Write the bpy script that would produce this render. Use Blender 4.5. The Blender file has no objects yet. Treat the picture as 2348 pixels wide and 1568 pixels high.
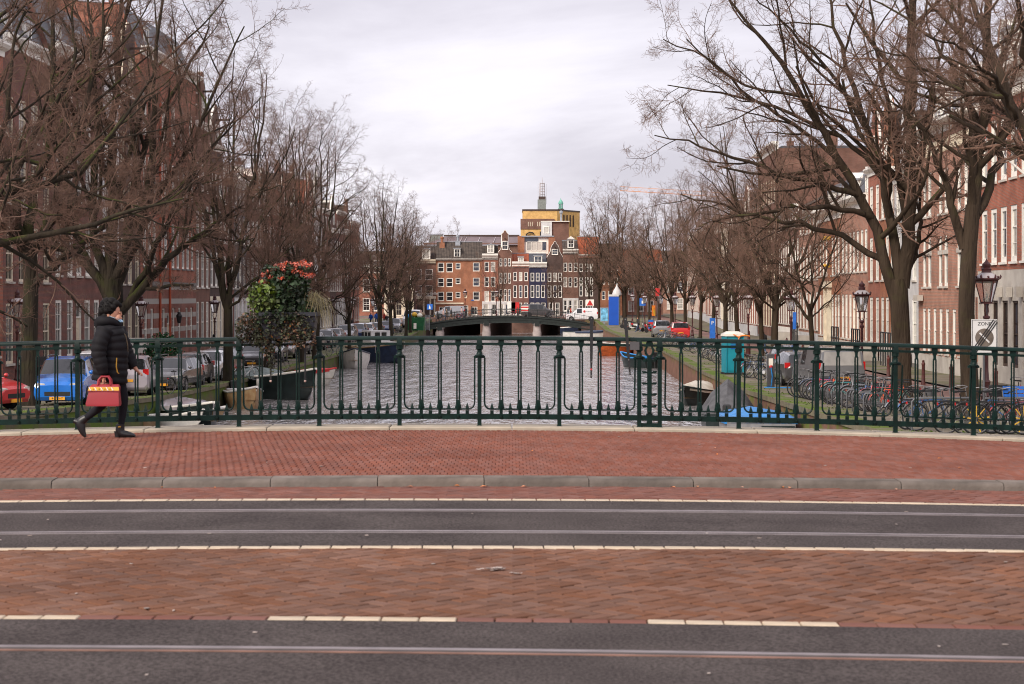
import bpy, math, random
import numpy as np
from mathutils import Vector, Matrix

# ------------------------------------------------------------------ camera, sky, light
R = math.radians
PI = math.pi
rnd = random.Random(11)
SC = bpy.context.scene
COL = SC.collection
F, CX, HY, EYE = 4340.0, 1173.5, 680.0, 1.63      # focal length and horizon in units of a 2347 px wide picture
TH = math.atan((1290 - CX) / F)                   # canal axis against the view axis

cam_d = bpy.data.cameras.new('camera')
cam = bpy.data.objects.new('camera', cam_d)
COL.objects.link(cam)
cam.location = (0, 0, EYE)
cam.rotation_euler = (PI / 2, 0, 0)
cam_d.sensor_width = 36
cam_d.lens = F / 2347 * 36
cam_d.shift_y = -(783.8 - HY) / 2347
cam_d.clip_start = .2
cam_d.clip_end = 6000
cam_d.dof.use_dof = True
cam_d.dof.focus_distance = 110
cam_d.dof.aperture_fstop = 6.3
SC.camera = cam

SUN_EL, SUN_AZ = 35, 218                          # degrees, azimuth clockwise from the view direction
world = bpy.data.worlds.new('World')
SC.world = world
world.use_nodes = True
nt = world.node_tree
nt.nodes.clear()
N = nt.nodes.new
L = nt.links.new
out = N('ShaderNodeOutputWorld')
bg = N('ShaderNodeBackground')
L(bg.outputs[0], out.inputs[0])
tc = N('ShaderNodeTexCoord')
sep = N('ShaderNodeSeparateXYZ')
L(tc.outputs['Generated'], sep.inputs[0])
zp = N('ShaderNodeMath'); zp.operation = 'MAXIMUM'; zp.inputs[1].default_value = 0
L(sep.outputs[2], zp.inputs[0])
zo = N('ShaderNodeMath'); zo.operation = 'ADD'; zo.inputs[1].default_value = .11
L(zp.outputs[0], zo.inputs[0])
dv = N('ShaderNodeVectorMath'); dv.operation = 'DIVIDE'
L(tc.outputs['Generated'], dv.inputs[0])
cz = N('ShaderNodeCombineXYZ')
for i in range(3):
    L(zo.outputs[0], cz.inputs[i])
L(cz.outputs[0], dv.inputs[1])
mp = N('ShaderNodeMapping')
mp.inputs['Scale'].default_value = (.62, .50, 0)
mp.inputs['Location'].default_value = (3.1, 1.55, 0)
mp.inputs['Rotation'].default_value = (0, 0, R(-24))
L(dv.outputs[0], mp.inputs[0])
n1 = N('ShaderNodeTexNoise'); n1.inputs['Scale'].default_value = .9; n1.inputs['Detail'].default_value = 7
n1.inputs['Roughness'].default_value = .58; n1.inputs['Distortion'].default_value = .35
L(mp.outputs[0], n1.inputs['Vector'])
cr = N('ShaderNodeValToRGB')
cr.color_ramp.interpolation = 'EASE'
cr.color_ramp.elements[0].position = .34; cr.color_ramp.elements[0].color = (.575, .545, .615, 1)
cr.color_ramp.elements[1].position = .66; cr.color_ramp.elements[1].color = (.87, .835, .905, 1)
L(n1.outputs[0], cr.inputs[0])
ov = N('ShaderNodeMath'); ov.operation = 'MULTIPLY_ADD'; ov.inputs[1].default_value = .45; ov.inputs[2].default_value = 1.0
L(zp.outputs[0], ov.inputs[0])                    # overcast sky: brighter overhead than at the horizon
mul = N('ShaderNodeVectorMath'); mul.operation = 'SCALE'
L(cr.outputs[0], mul.inputs[0]); L(ov.outputs[0], mul.inputs['Scale'])
sky = N('ShaderNodeTexSky')
sky.sky_type = 'NISHITA'; sky.sun_disc = False
sky.sun_elevation = R(SUN_EL); sky.sun_rotation = R(SUN_AZ)
sks = N('ShaderNodeVectorMath'); sks.operation = 'SCALE'; sks.inputs['Scale'].default_value = .08
L(sky.outputs[0], sks.inputs[0])
mix = N('ShaderNodeMix'); mix.data_type = 'RGBA'; mix.inputs[0].default_value = .92
L(sks.outputs[0], mix.inputs[6]); L(mul.outputs[0], mix.inputs[7])
L(mix.outputs[2], bg.inputs[0])
bg.inputs[1].default_value = 1.0

sun_d = bpy.data.lights.new('sun', 'SUN')
sun_d.energy = 3.3; sun_d.angle = R(24); sun_d.color = (1, .90, .79)
sun = bpy.data.objects.new('sun', sun_d)
COL.objects.link(sun)
sd = Vector((math.sin(R(SUN_AZ)) * math.cos(R(SUN_EL)), math.cos(R(SUN_AZ)) * math.cos(R(SUN_EL)), math.sin(R(SUN_EL))))
sun.rotation_euler = sd.to_track_quat('Z', 'Y').to_euler()
SC.view_settings.view_transform = 'Standard'
SC.view_settings.look = 'None'
SC.view_settings.exposure = 0.27
SC.view_settings.gamma = 1.0
SC.cycles.filter_width = 1.05
SC.view_settings.use_curve_mapping = False

# ------------------------------------------------------------------ places
def P(x, y, Y):
    """the point at distance Y that the photograph shows at (x, y)"""
    return Vector(((x - CX) / F * Y, Y, EYE - (y - HY) / F * Y))

def C(u, v, z=0.0):
    """canal coordinates: u across (right bank +), v along"""
    c, s = math.cos(TH), math.sin(TH)
    return Vector((u * c + v * s, -u * s + v * c, z))

def lerp_tab(tab, v):
    if v <= tab[0][0]:
        return tab[0][1]
    for (a, b), (c, d) in zip(tab, tab[1:]):
        if v <= c:
            return b + (d - b) * (v - a) / (c - a)
    return tab[-1][1]

QZ_T = [(24, -.30), (32, -.95), (46, -1.63), (54, -1.78), (77, -2.2), (100, -2.37), (232, -2.37), (262, -1.75), (300, -1.6)]
QL_T = [(20, -16.1), (66, -16.4), (90, -16.7), (120, -16.8), (145, -16.9), (213, -17.2), (263, -19.0), (300, -20)]
QD_T = [(50, 0), (85, -.33), (225, -.33), (262, 0)]
QR_T = [(20, 7.9), (66, 7.65), (142, 7.5), (183, 6.3), (263, 4.6), (340, 2.0)]
def qz(v, u=1): return lerp_tab(QZ_T, v) + (lerp_tab(QD_T, v) if u < 0 else 0)
def ql(v): return lerp_tab(QL_T, v)
def qr(v): return lerp_tab(QR_T, v)
WATER = -3.77
def zg(X, Y, base=0.0):
    k = .0017 if Y < 17.5 else .0017 + .0010 * min(1, (Y - 17.5) / 5.6)
    return base - .0057 * X - k * X * X

# ------------------------------------------------------------------ materials
MATS = {}
def _mat(name):
    m = bpy.data.materials.new(name)
    m.use_nodes = True
    MATS[name] = m
    n = m.node_tree
    return m, n, n.nodes['Principled BSDF']

def mat(name, col, rough=.6, metal=0.0, var=.18, scale=3.0, bump=0.0, bscale=None, spec=.5, col2=None, coat=0.0, rand=0.0, alpha=None, trans=0.0, emit=0.0, detail=5, speck=0.0, sscale=60):
    """plain surface: colour drifting with noise, optional relief, optional difference from piece to piece"""
    m, n, b = _mat(name)
    k = n.links.new
    t = n.nodes.new('ShaderNodeTexCoord')
    no = n.nodes.new('ShaderNodeTexNoise')
    no.inputs['Scale'].default_value = scale; no.inputs['Detail'].default_value = detail
    k(t.outputs['Object'], no.inputs['Vector'])
    mx = n.nodes.new('ShaderNodeMix'); mx.data_type = 'RGBA'
    c2 = col2 if col2 else tuple(min(1, c * (1 + var)) for c in col)
    c1 = col if col2 else tuple(c * (1 - var) for c in col)
    mx.inputs[6].default_value = (*c1, 1); mx.inputs[7].default_value = (*c2, 1)
    rp = n.nodes.new('ShaderNodeValToRGB')
    rp.color_ramp.elements[0].position = .36; rp.color_ramp.elements[1].position = .64
    k(no.outputs[0], rp.inputs[0]); k(rp.outputs[0], mx.inputs[0])
    colout = mx.outputs[2]
    if speck:
        ns = n.nodes.new('ShaderNodeTexNoise'); ns.inputs['Scale'].default_value = sscale; ns.inputs['Detail'].default_value = 3
        k(t.outputs['Object'], ns.inputs['Vector'])
        ms = n.nodes.new('ShaderNodeMapRange'); ms.inputs[1].default_value = .35; ms.inputs[2].default_value = .65; ms.inputs[3].default_value = 1 - speck; ms.inputs[4].default_value = 1 + speck
        k(ns.outputs[0], ms.inputs[0])
        vs_ = n.nodes.new('ShaderNodeVectorMath'); vs_.operation = 'SCALE'; k(colout, vs_.inputs[0]); k(ms.outputs[0], vs_.inputs['Scale'])
        colout = vs_.outputs[0]
    if rand:
        oi = n.nodes.new('ShaderNodeObjectInfo'); gi = n.nodes.new('ShaderNodeNewGeometry')
        ad = n.nodes.new('ShaderNodeMath'); ad.operation = 'ADD'
        k(oi.outputs['Random'], ad.inputs[0]); k(gi.outputs['Random Per Island'], ad.inputs[1])
        fr = n.nodes.new('ShaderNodeMath'); fr.operation = 'FRACT'; k(ad.outputs[0], fr.inputs[0])
        mr = n.nodes.new('ShaderNodeMapRange'); mr.inputs[3].default_value = 1 - rand; mr.inputs[4].default_value = 1 + rand
        k(fr.outputs[0], mr.inputs[0])
        hs = n.nodes.new('ShaderNodeHueSaturation'); k(colout, hs.inputs['Color']); k(mr.outputs[0], hs.inputs['Value'])
        f2 = n.nodes.new('ShaderNodeMath'); f2.operation = 'MULTIPLY_ADD'; f2.inputs[1].default_value = 7.31; f2.inputs[2].default_value = .13
        k(fr.outputs[0], f2.inputs[0])
        f3 = n.nodes.new('ShaderNodeMath'); f3.operation = 'FRACT'; k(f2.outputs[0], f3.inputs[0])
        m2 = n.nodes.new('ShaderNodeMapRange'); m2.inputs[3].default_value = 1 - rand * .9; m2.inputs[4].default_value = 1 + rand * .6
        k(f3.outputs[0], m2.inputs[0]); k(m2.outputs[0], hs.inputs['Saturation'])
        colout = hs.outputs[0]
    k(colout, b.inputs['Base Color'])
    b.inputs['Roughness'].default_value = rough
    b.inputs['Metallic'].default_value = metal
    b.inputs['Specular IOR Level'].default_value = spec
    if coat:
        b.inputs['Coat Weight'].default_value = coat; b.inputs['Coat Roughness'].default_value = .08
    if trans:
        b.inputs['Transmission Weight'].default_value = trans
    if alpha is not None:
        b.inputs['Alpha'].default_value = alpha
    if emit:
        b.inputs['Emission Color'].default_value = (*col, 1); b.inputs['Emission Strength'].default_value = emit
    if bump:
        nb = n.nodes.new('ShaderNodeTexNoise'); nb.inputs['Scale'].default_value = bscale or scale * 8; nb.inputs['Detail'].default_value = 6
        k(t.outputs['Object'], nb.inputs['Vector'])
        bp = n.nodes.new('ShaderNodeBump'); bp.inputs['Strength'].default_value = 1.0; bp.inputs['Distance'].default_value = bump
        k(nb.outputs[0], bp.inputs['Height']); k(bp.outputs[0], b.inputs['Normal'])
    return m

def brick_mat(name, c1, c2, mortar, bw=.22, bh=.062, ms=.011, rough=.85, stripes=None):
    """masonry courses: x+y runs along either face of a wall, z up"""
    m, n, b = _mat(name)
    k = n.links.new
    t = n.nodes.new('ShaderNodeTexCoord')
    s = n.nodes.new('ShaderNodeSeparateXYZ'); k(t.outputs['Object'], s.inputs[0])
    ad = n.nodes.new('ShaderNodeMath'); ad.operation = 'ADD'; k(s.outputs[0], ad.inputs[0]); k(s.outputs[1], ad.inputs[1])
    cb = n.nodes.new('ShaderNodeCombineXYZ'); k(ad.outputs[0], cb.inputs[0]); k(s.outputs[2], cb.inputs[1])
    br = n.nodes.new('ShaderNodeTexBrick')
    br.inputs['Scale'].default_value = 1; br.inputs['Brick Width'].default_value = bw; br.inputs['Row Height'].default_value = bh
    br.inputs['Mortar Size'].default_value = ms; br.inputs['Mortar Smooth'].default_value = .3
    br.inputs['Color1'].default_value = (*c1, 1); br.inputs['Color2'].default_value = (*c2, 1); br.inputs['Mortar'].default_value = (*mortar, 1)
    k(cb.outputs[0], br.inputs['Vector'])
    no = n.nodes.new('ShaderNodeTexNoise'); no.inputs['Scale'].default_value = .9; no.inputs['Detail'].default_value = 6
    k(t.outputs['Object'], no.inputs['Vector'])
    mr = n.nodes.new('ShaderNodeMapRange'); mr.inputs[1].default_value = .3; mr.inputs[2].default_value = .7; mr.inputs[3].default_value = .72; mr.inputs[4].default_value = 1.22
    k(no.outputs[0], mr.inputs[0])
    ml = n.nodes.new('ShaderNodeVectorMath'); ml.operation = 'SCALE'; k(br.outputs[0], ml.inputs[0]); k(mr.outputs[0], ml.inputs['Scale'])
    co = ml.outputs[0]
    if stripes:
        per, frac, sc = stripes
        dvv = n.nodes.new('ShaderNodeMath'); dvv.operation = 'DIVIDE'; dvv.inputs[1].default_value = per; k(s.outputs[2], dvv.inputs[0])
        fr = n.nodes.new('ShaderNodeMath'); fr.operation = 'FRACT'; k(dvv.outputs[0], fr.inputs[0])
        lt = n.nodes.new('ShaderNodeMath'); lt.operation = 'LESS_THAN'; lt.inputs[1].default_value = frac; k(fr.outputs[0], lt.inputs[0])
        mx = n.nodes.new('ShaderNodeMix'); mx.data_type = 'RGBA'; k(lt.outputs[0], mx.inputs[0]); k(co, mx.inputs[6]); mx.inputs[7].default_value = (*sc, 1)
        co = mx.outputs[2]
    k(co, b.inputs['Base Color'])
    b.inputs['Roughness'].default_value = rough; b.inputs['Specular IOR Level'].default_value = .25
    bp = n.nodes.new('ShaderNodeBump'); bp.inputs['Distance'].default_value = .012; bp.invert = True
    k(br.outputs['Fac'], bp.inputs['Height']); k(bp.outputs[0], b.inputs['Normal'])
    return m

def tile_mat(name, c1, c2):
    """pantiles: rolls across, courses down the slope"""
    m = mat(name, c1, .8, var=.25, scale=1.7, col2=c2, rand=.12, spec=.2)
    n = m.node_tree; k = n.links.new; b = n.nodes['Principled BSDF']
    t = n.nodes.new('ShaderNodeTexCoord')
    s = n.nodes.new('ShaderNodeSeparateXYZ'); k(t.outputs['Object'], s.inputs[0])
    def saw(o, per, fn):
        d = n.nodes.new('ShaderNodeMath'); d.operation = 'MULTIPLY'; d.inputs[1].default_value = 1 / per; k(o, d.inputs[0])
        f = n.nodes.new('ShaderNodeMath'); f.operation = fn; k(d.outputs[0], f.inputs[0]); return f.outputs[0]
    a = saw(s.outputs[2], .26, 'FRACT')
    ad = n.nodes.new('ShaderNodeMath'); ad.operation = 'ADD'; k(s.outputs[0], ad.inputs[0]); k(s.outputs[1], ad.inputs[1])
    c = saw(s.outputs[0], .25 / (2 * PI), 'SINE')
    sm = n.nodes.new('ShaderNodeMath'); sm.operation = 'MULTIPLY_ADD'; sm.inputs[1].default_value = -.8; k(a, sm.inputs[0]); k(c, sm.inputs[2])
    bp = n.nodes.new('ShaderNodeBump'); bp.inputs['Distance'].default_value = .035; k(sm.outputs[0], bp.inputs['Height']); k(bp.outputs[0], b.inputs['Normal'])
    return m

def moss_mat(name, col, col2, moss, amt, scale=1.2, bump=.02, bscale=14, up=True, zmoss=None, rough=.9):
    """stone, bark or brick with moss where it lies up, or above a level zmoss"""
    m = mat(name, col, rough, col2=col2, scale=scale * 2, bump=bump, bscale=bscale, spec=.2)
    n = m.node_tree; k = n.links.new; b = n.nodes['Principled BSDF']
    base = b.inputs['Base Color'].links[0].from_socket
    t = n.nodes.new('ShaderNodeTexCoord')
    no = n.nodes.new('ShaderNodeTexNoise'); no.inputs['Scale'].default_value = scale; no.inputs['Detail'].default_value = 7
    k(t.outputs['Object'], no.inputs['Vector'])
    g = n.nodes.new('ShaderNodeNewGeometry'); s = n.nodes.new('ShaderNodeSeparateXYZ')
    if zmoss is None:
        k(g.outputs['Normal'], s.inputs[0]); src = s.outputs[2]
        mr = n.nodes.new('ShaderNodeMapRange'); mr.inputs[1].default_value = -.2; mr.inputs[2].default_value = .9; k(src, mr.inputs[0])
    else:
        k(t.outputs['Object'], s.inputs[0]); src = s.outputs[2]
        mr = n.nodes.new('ShaderNodeMapRange'); mr.inputs[1].default_value = zmoss[0]; mr.inputs[2].default_value = zmoss[1]; k(src, mr.inputs[0])
    ml = n.nodes.new('ShaderNodeMath'); ml.operation = 'MULTIPLY'; k(mr.outputs[0], ml.inputs[0])
    r2 = n.nodes.new('ShaderNodeMapRange'); r2.inputs[1].default_value = .62 - amt * .3; r2.inputs[2].default_value = .72 - amt * .2; k(no.outputs[0], r2.inputs[0])
    k(r2.outputs[0], ml.inputs[1])
    mx = n.nodes.new('ShaderNodeMix'); mx.data_type = 'RGBA'; k(ml.outputs[0], mx.inputs[0]); k(base, mx.inputs[6]); mx.inputs[7].default_value = (*moss, 1)
    k(mx.outputs[2], b.inputs['Base Color'])
    return m

# ------------------------------------------------------------------ mesh builder
class MB:
    def __init__(s):
        s.v, s.f, s.mi, s.m, s.M = [], [], [], 0, None
    def add(s, vs, fs):
        o = len(s.v)
        if s.M is not None:
            vs = [s.M @ Vector(p) for p in vs]
        s.v.extend(tuple(p) for p in vs)
        for f in fs:
            s.f.append(tuple(i + o for i in f)); s.mi.append(s.m)
        return s
    def box(s, x0, x1, y0, y1, z0, z1, ch=0):
        if ch:
            vs = [(x, y, z0) for x, y in ((x0, y0), (x1, y0), (x1, y1), (x0, y1))]
            vs += [(x, y, z1 - ch) for x, y in ((x0, y0), (x1, y0), (x1, y1), (x0, y1))]
            vs += [(x, y, z1) for x, y in ((x0 + ch, y0 + ch), (x1 - ch, y0 + ch), (x1 - ch, y1 - ch), (x0 + ch, y1 - ch))]
            fs = [(3, 2, 1, 0), (8, 9, 10, 11)]
            for b in (0, 4):
                for i in range(4):
                    j = (i + 1) % 4
                    fs.append((b + i, b + j, b + 4 + j, b + 4 + i))
            return s.add(vs, fs)
        vs = [(x0, y0, z0), (x1, y0, z0), (x1, y1, z0), (x0, y1, z0), (x0, y0, z1), (x1, y0, z1), (x1, y1, z1), (x0, y1, z1)]
        return s.add(vs, [(3, 2, 1, 0), (4, 5, 6, 7), (0, 1, 5, 4), (1, 2, 6, 5), (2, 3, 7, 6), (3, 0, 4, 7)])
    def quad(s, a, b, c, d):
        return s.add([a, b, c, d], [(0, 1, 2, 3)])
    def tube(s, pts, r, n=6, cap=True):
        pts = [Vector(p) for p in pts]
        K = len(pts)
        rr = [r] * K if not hasattr(r, '__len__') else list(r)
        vs, fs = [], []
        prev = None
        for i, p in enumerate(pts):
            t = (pts[min(i + 1, K - 1)] - pts[max(i - 1, 0)])
            t = t.normalized() if t.length > 1e-9 else Vector((0, 0, 1))
            if prev is None:
                a = t.orthogonal().normalized()
                if abs(t.z) < .99:
                    a = t.cross(Vector((0, 0, 1))).normalized()
            else:
                a = prev - t * prev.dot(t)
                a = a.normalized() if a.length > 1e-6 else t.orthogonal().normalized()
            prev = a
            b = t.cross(a)
            for j in range(n):
                w = 2 * PI * (j + .5) / n
                vs.append(p + (a * math.cos(w) + b * math.sin(w)) * rr[i])
        for i in range(K - 1):
            for j in range(n):
                q = (j + 1) % n
                fs.append((i * n + j, i * n + q, (i + 1) * n + q, (i + 1) * n + j))
        if cap:
            fs.append(tuple(reversed(range(n)))); fs.append(tuple((K - 1) * n + j for j in range(n)))
        return s.add(vs, fs)
    def lathe(s, prof, n=12, c=(0, 0, 0), ax='z', ph=0.0):
        vs, fs = [], []
        for r, z in prof:
            for j in range(n):
                w = 2 * PI * j / n + ph
                a, b = r * math.cos(w), r * math.sin(w)
                vs.append({'z': (c[0] + a, c[1] + b, c[2] + z), 'y': (c[0] + a, c[1] + z, c[2] - b), 'x': (c[0] + z, c[1] + a, c[2] + b)}[ax])
        for i in range(len(prof) - 1):
            for j in range(n):
                q = (j + 1) % n
                fs.append((i * n + j, i * n + q, (i + 1) * n + q, (i + 1) * n + j))
        if prof[0][0] > 1e-4: fs.append(tuple(reversed(range(n))))
        if prof[-1][0] > 1e-4: fs.append(tuple((len(prof) - 1) * n + j for j in range(n)))
        return s.add(vs, fs)
    def prism(s, poly, y0, y1):
        """outline in (x, z) drawn counter-clockwise seen from -y, extruded along y"""
        k = len(poly)
        vs = [(x, y0, z) for x, z in poly] + [(x, y1, z) for x, z in poly]
        fs = [tuple(range(k)), tuple(reversed(range(k, 2 * k)))]
        for i in range(k):
            j = (i + 1) % k
            fs.append((j, i, k + i, k + j))
        return s.add(vs, fs)
    def loft(s, rings, cap=True, closed=True):
        k = len(rings[0])
        vs = [p for r in rings for p in r]
        fs = []
        for i in range(len(rings) - 1):
            for j in range(k if closed else k - 1):
                q = (j + 1) % k
                fs.append((i * k + j, i * k + q, (i + 1) * k + q, (i + 1) * k + j))
        if cap:
            fs.append(tuple(reversed(range(k)))); fs.append(tuple((len(rings) - 1) * k + j for j in range(k)))
        return s.add(vs, fs)
    def blob(s, c, r, n=8, m=5):
        if not hasattr(r, '__len__'): r = (r, r, r)
        vs, fs = [], []
        for i in range(m + 1):
            a = PI * i / m
            for j in range(n):
                w = 2 * PI * j / n
                vs.append((c[0] + r[0] * math.sin(a) * math.cos(w), c[1] + r[1] * math.sin(a) * math.sin(w), c[2] - r[2] * math.cos(a)))
        for i in range(m):
            for j in range(n):
                q = (j + 1) % n
                fs.append((i * n + j, i * n + q, (i + 1) * n + q, (i + 1) * n + j))
        return s.add(vs, fs)
    def mesh(s, name, mats, smooth=None):
        me = bpy.data.meshes.new(name)
        me.from_pydata(s.v, [], s.f)
        for m in (mats if isinstance(mats, (list, tuple)) else [mats]):
            me.materials.append(MATS[m] if isinstance(m, str) else m)
        if isinstance(mats, (list, tuple)) and len(mats) > 1:
            me.polygons.foreach_set('material_index', s.mi)
        if smooth is not None:
            me.polygons.foreach_set('use_smooth', [True] * len(me.polygons))
            if smooth < 179:
                me.set_sharp_from_angle(angle=R(smooth))
        me.update()
        return me
    def build(s, name, mats, parent=None, smooth=None, loc=None, rz=None):
        return obj(name, s.mesh(name, mats, smooth), parent, loc, rz)

def obj(name, me, parent=None, loc=None, rz=None):
    o = bpy.data.objects.new(name, me)
    COL.objects.link(o)
    if parent is not None: o.parent = parent
    if loc is not None: o.location = loc
    if rz is not None: o.rotation_euler = (0, 0, rz)
    return o

def tag(o, label=None, cat=None, group=None, kind=None):
    if label: o['label'] = label
    if cat: o['category'] = cat
    if group: o['group'] = group
    if kind: o['kind'] = kind
    return o

def thing(name, label, cat, loc=(0, 0, 0), rz=0.0, group=None, kind=None):
    o = bpy.data.objects.new(name, None)
    o.empty_display_size = .2
    COL.objects.link(o)
    o.location = loc; o.rotation_euler = (0, 0, rz)
    return tag(o, label, cat, group, kind)

KIDS = {}
def copy_tree(o, parent=None, loc=None, rz=None, label=None, group=None, swap=None):
    c = o.copy()
    COL.objects.link(c)
    c.parent = parent
    if loc is not None: c.location = loc
    if rz is not None: c.rotation_euler = (0, 0, rz)
    if label: c['label'] = label
    if group: c['group'] = group
    if swap and c.type == 'MESH':
        for sl in c.material_slots:
            if sl.material and sl.material.name in swap:
                new = MATS[swap[sl.material.name]]
                sl.link = 'OBJECT'; sl.material = new
    for ch in KIDS.get(o.name) or list(o.children):
        copy_tree(ch, c, swap=swap)
    return c

def kids(root):
    """remember a prototype's tree once so that copying stays fast"""
    def rec(o):
        KIDS[o.name] = list(o.children)
        for ch in KIDS[o.name]: rec(ch)
    rec(root)
    return root

_txt = {}
def text_mesh(s, size, mat_name, thick=.004, align='CENTER'):
    key = (s, size, mat_name, thick)
    if key not in _txt:
        cu = bpy.data.curves.new('text', 'FONT')
        cu.body = s; cu.size = size; cu.extrude = thick / 2; cu.align_x = align; cu.align_y = 'CENTER'; cu.resolution_u = 3
        o = bpy.data.objects.new('text', cu)
        COL.objects.link(o)
        dg = bpy.context.evaluated_depsgraph_get()
        me = bpy.data.meshes.new_from_object(o.evaluated_get(dg))
        bpy.data.objects.remove(o); bpy.data.curves.remove(cu)
        me.transform(Matrix.Rotation(PI / 2, 4, 'X'))       # upright, facing -y
        me.materials.clear(); me.materials.append(MATS[mat_name])
        _txt[key] = me
    return _txt[key]

# ------------------------------------------------------------------ the palette
mat('asphalt', (.060, .050, .048), 1, scale=1.3, bump=.010, bscale=120, spec=.08, col2=(.083, .070, .066), detail=14, speck=.42, sscale=55)
mat('sand_bed', (.075, .055, .045), .95, var=.2, scale=6)
mat('paver', (.165, .064, .045), .95, col2=(.212, .085, .060), scale=1.0, rand=.11, bump=.002, bscale=60, spec=.08)
mat('paver_road', (.126, .062, .041), .95, col2=(.172, .086, .056), scale=1.1, rand=.16, bump=.003, bscale=50, spec=.08)
mat('paver_purple', (.148, .066, .051), .95, col2=(.185, .082, .063), scale=1.6, rand=.12, bump=.002, bscale=60, spec=.08)
mat('white_brick', (.46, .37, .265), .8, var=.14, scale=7, bump=.002, rand=.07)
mat('kerb_stone', (.095, .079, .067), .95, col2=(.185, .155, .133), scale=2.4, bump=.006, bscale=40, rand=.12, spec=.1)
mat('edge_stone', (.36, .31, .24), .95, var=.15, scale=3, bump=.003, bscale=50)
mat('rail_steel', (.24, .205, .205), .5, metal=.5, var=.15, scale=5)
mat('rail_rust', (.22, .12, .09), .7, metal=.2, var=.3, scale=3)
mat('groove_shade', (.03, .027, .027), .9)
mat('green_iron', (.0013, .0125, .0098), .46, var=.35, scale=9, spec=.22, bump=.0012, bscale=90)
mat('black_iron', (.012, .013, .014), .45, var=.3, scale=8)
mat('white', (.80, .77, .70), .6, var=.08, scale=2)
mat('cream', (.66, .58, .44), .65, var=.1, scale=2)
mat('grey_white', (.55, .54, .53), .7, var=.12, scale=1.5)
mat('stone', (.42, .38, .33), .85, col2=(.54, .50, .44), scale=1.2, bump=.01, bscale=9)
mat('dark_stone', (.17, .155, .145), .85, var=.2, scale=1.2)
mat('wood_dark', (.05, .028, .02), .5, var=.3, scale=5)
mat('door_green', (.012, .04, .03), .4)
mat('door_green2', (.01, .10, .035), .5)
mat('gum', (.34, .28, .245), .9, var=.15, rand=.3, spec=.1)
mat('blind', (.50, .47, .42), .7, var=.12, scale=2)
brick_mat('brick_red', (.42, .13, .075), (.35, .10, .06), (.26, .18, .14))
brick_mat('brick_salmon', (.46, .215, .145), (.39, .175, .118), (.32, .24, .19), bh=.075, ms=.014)
brick_mat('brick_brown', (.235, .10, .07), (.185, .078, .057), (.17, .125, .10))
brick_mat('brick_purple', (.26, .10, .075), (.205, .078, .06), (.15, .11, .10))
brick_mat('brick_dark', (.105, .058, .048), (.08, .045, .040), (.10, .08, .07))
brick_mat('brick_orange', (.42, .15, .072), (.36, .12, .06), (.30, .19, .13))
brick_mat('brick_blue', (.030, .034, .075), (.024, .027, .062), (.05, .05, .09))
brick_mat('brick_grey', (.13, .125, .13), (.10, .098, .105), (.16, .155, .155))
brick_mat('brick_striped', (.27, .075, .048), (.22, .06, .04), (.24, .17, .14), stripes=(.95, .36, (.40, .37, .34)))
brick_mat('brick_yellow', (.84, .50, .16), (.78, .45, .14), (.50, .36, .18))
brick_mat('quay_brick', (.19, .085, .058), (.14, .062, .045), (.14, .11, .09))
tile_mat('tile_dark', (.050, .040, .034), (.090, .070, .056))
tile_mat('tile_orange', (.42, .10, .035), (.34, .075, .03))
mat('slate', (.055, .058, .068), .55, var=.25, scale=3, rand=.1)
mat('roof_purple', (.15, .115, .12), .6, var=.12, scale=.7)
mat('zinc', (.33, .35, .38), .45, metal=.5, var=.15)
mat('copper_green', (.13, .36, .28), .7, var=.2)
mat('tower_grey', (.20, .215, .20), .8, var=.15)
mat('mast_steel', (.55, .50, .50), .5, metal=.3)
mat('orange_pipe', (.42, .075, .03), .5)
mat('crane_orange', (.62, .28, .13), .5)
mat('plain_red', (.55, .03, .03), .4)
mat('plain_blue', (.02, .13, .50), .45)
mat('poster_blue', (.15, .42, .62), .5, var=.5, scale=2)
mat('hoard_blue', (.006, .075, .44), .5, var=.06, scale=1)
mat('plain_yellow', (.62, .36, .03), .5)
mat('plain_orange', (.75, .20, .02), .5)
mat('teal_plastic', (.008, .23, .30), .42, var=.08, scale=2)
mat('white_plastic', (.70, .66, .58), .5, var=.06)
mat('tarp_blue', (.012, .19, .50), .5, var=.2, scale=3, bump=.03, bscale=6)
mat('tarp_grey', (.075, .075, .08), .75, var=.25, scale=3, bump=.03, bscale=5)
mat('tarp_teal', (.13, .16, .155), .75, var=.25, scale=3, bump=.04, bscale=6)
mat('tarp_white', (.55, .51, .44), .7, col2=(.42, .38, .30), scale=1.6, bump=.04, bscale=4)
mat('hull_dark', (.010, .018, .018), .35, var=.3)
mat('hull_blue', (.018, .030, .065), .45, var=.25)
mat('hull_white', (.60, .58, .54), .5, var=.1)
mat('hull_orange', (.62, .13, .025), .5, col2=(.42, .09, .02), scale=5)
mat('hull_red', (.55, .045, .045), .45)
mat('hull_grey', (.20, .20, .205), .5, var=.2)
mat('varnish', (.30, .17, .08), .5, col2=(.38, .27, .15), scale=4)
mat('rubber', (.012, .012, .013), .85)
mat('chrome', (.20, .195, .195), .45, metal=.7)
mat('alloy', (.42, .42, .43), .4, metal=.7)
mat('headlight', (.55, .54, .5), .15, var=.3, scale=6, coat=1)
mat('taillight', (.45, .012, .012), .2, coat=1)
mat('plate', (.80, .36, .02), .5)
mat('ink', (.012, .012, .013), .6)
mat('brown_red_iron', (.060, .014, .014), .5, var=.3, scale=8)
mat('bollard_red', (.085, .022, .018), .6, var=.3, scale=6)
mat('planter_navy', (.010, .012, .020), .5, var=.2)
mat('leaf_dark', (.014, .034, .010), .55, rand=.45, var=.2)
mat('leaf_bush', (.016, .085, .020), .55, rand=.4, var=.2)
mat('leaf_light', (.085, .125, .024), .55, rand=.4, var=.25)
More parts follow.
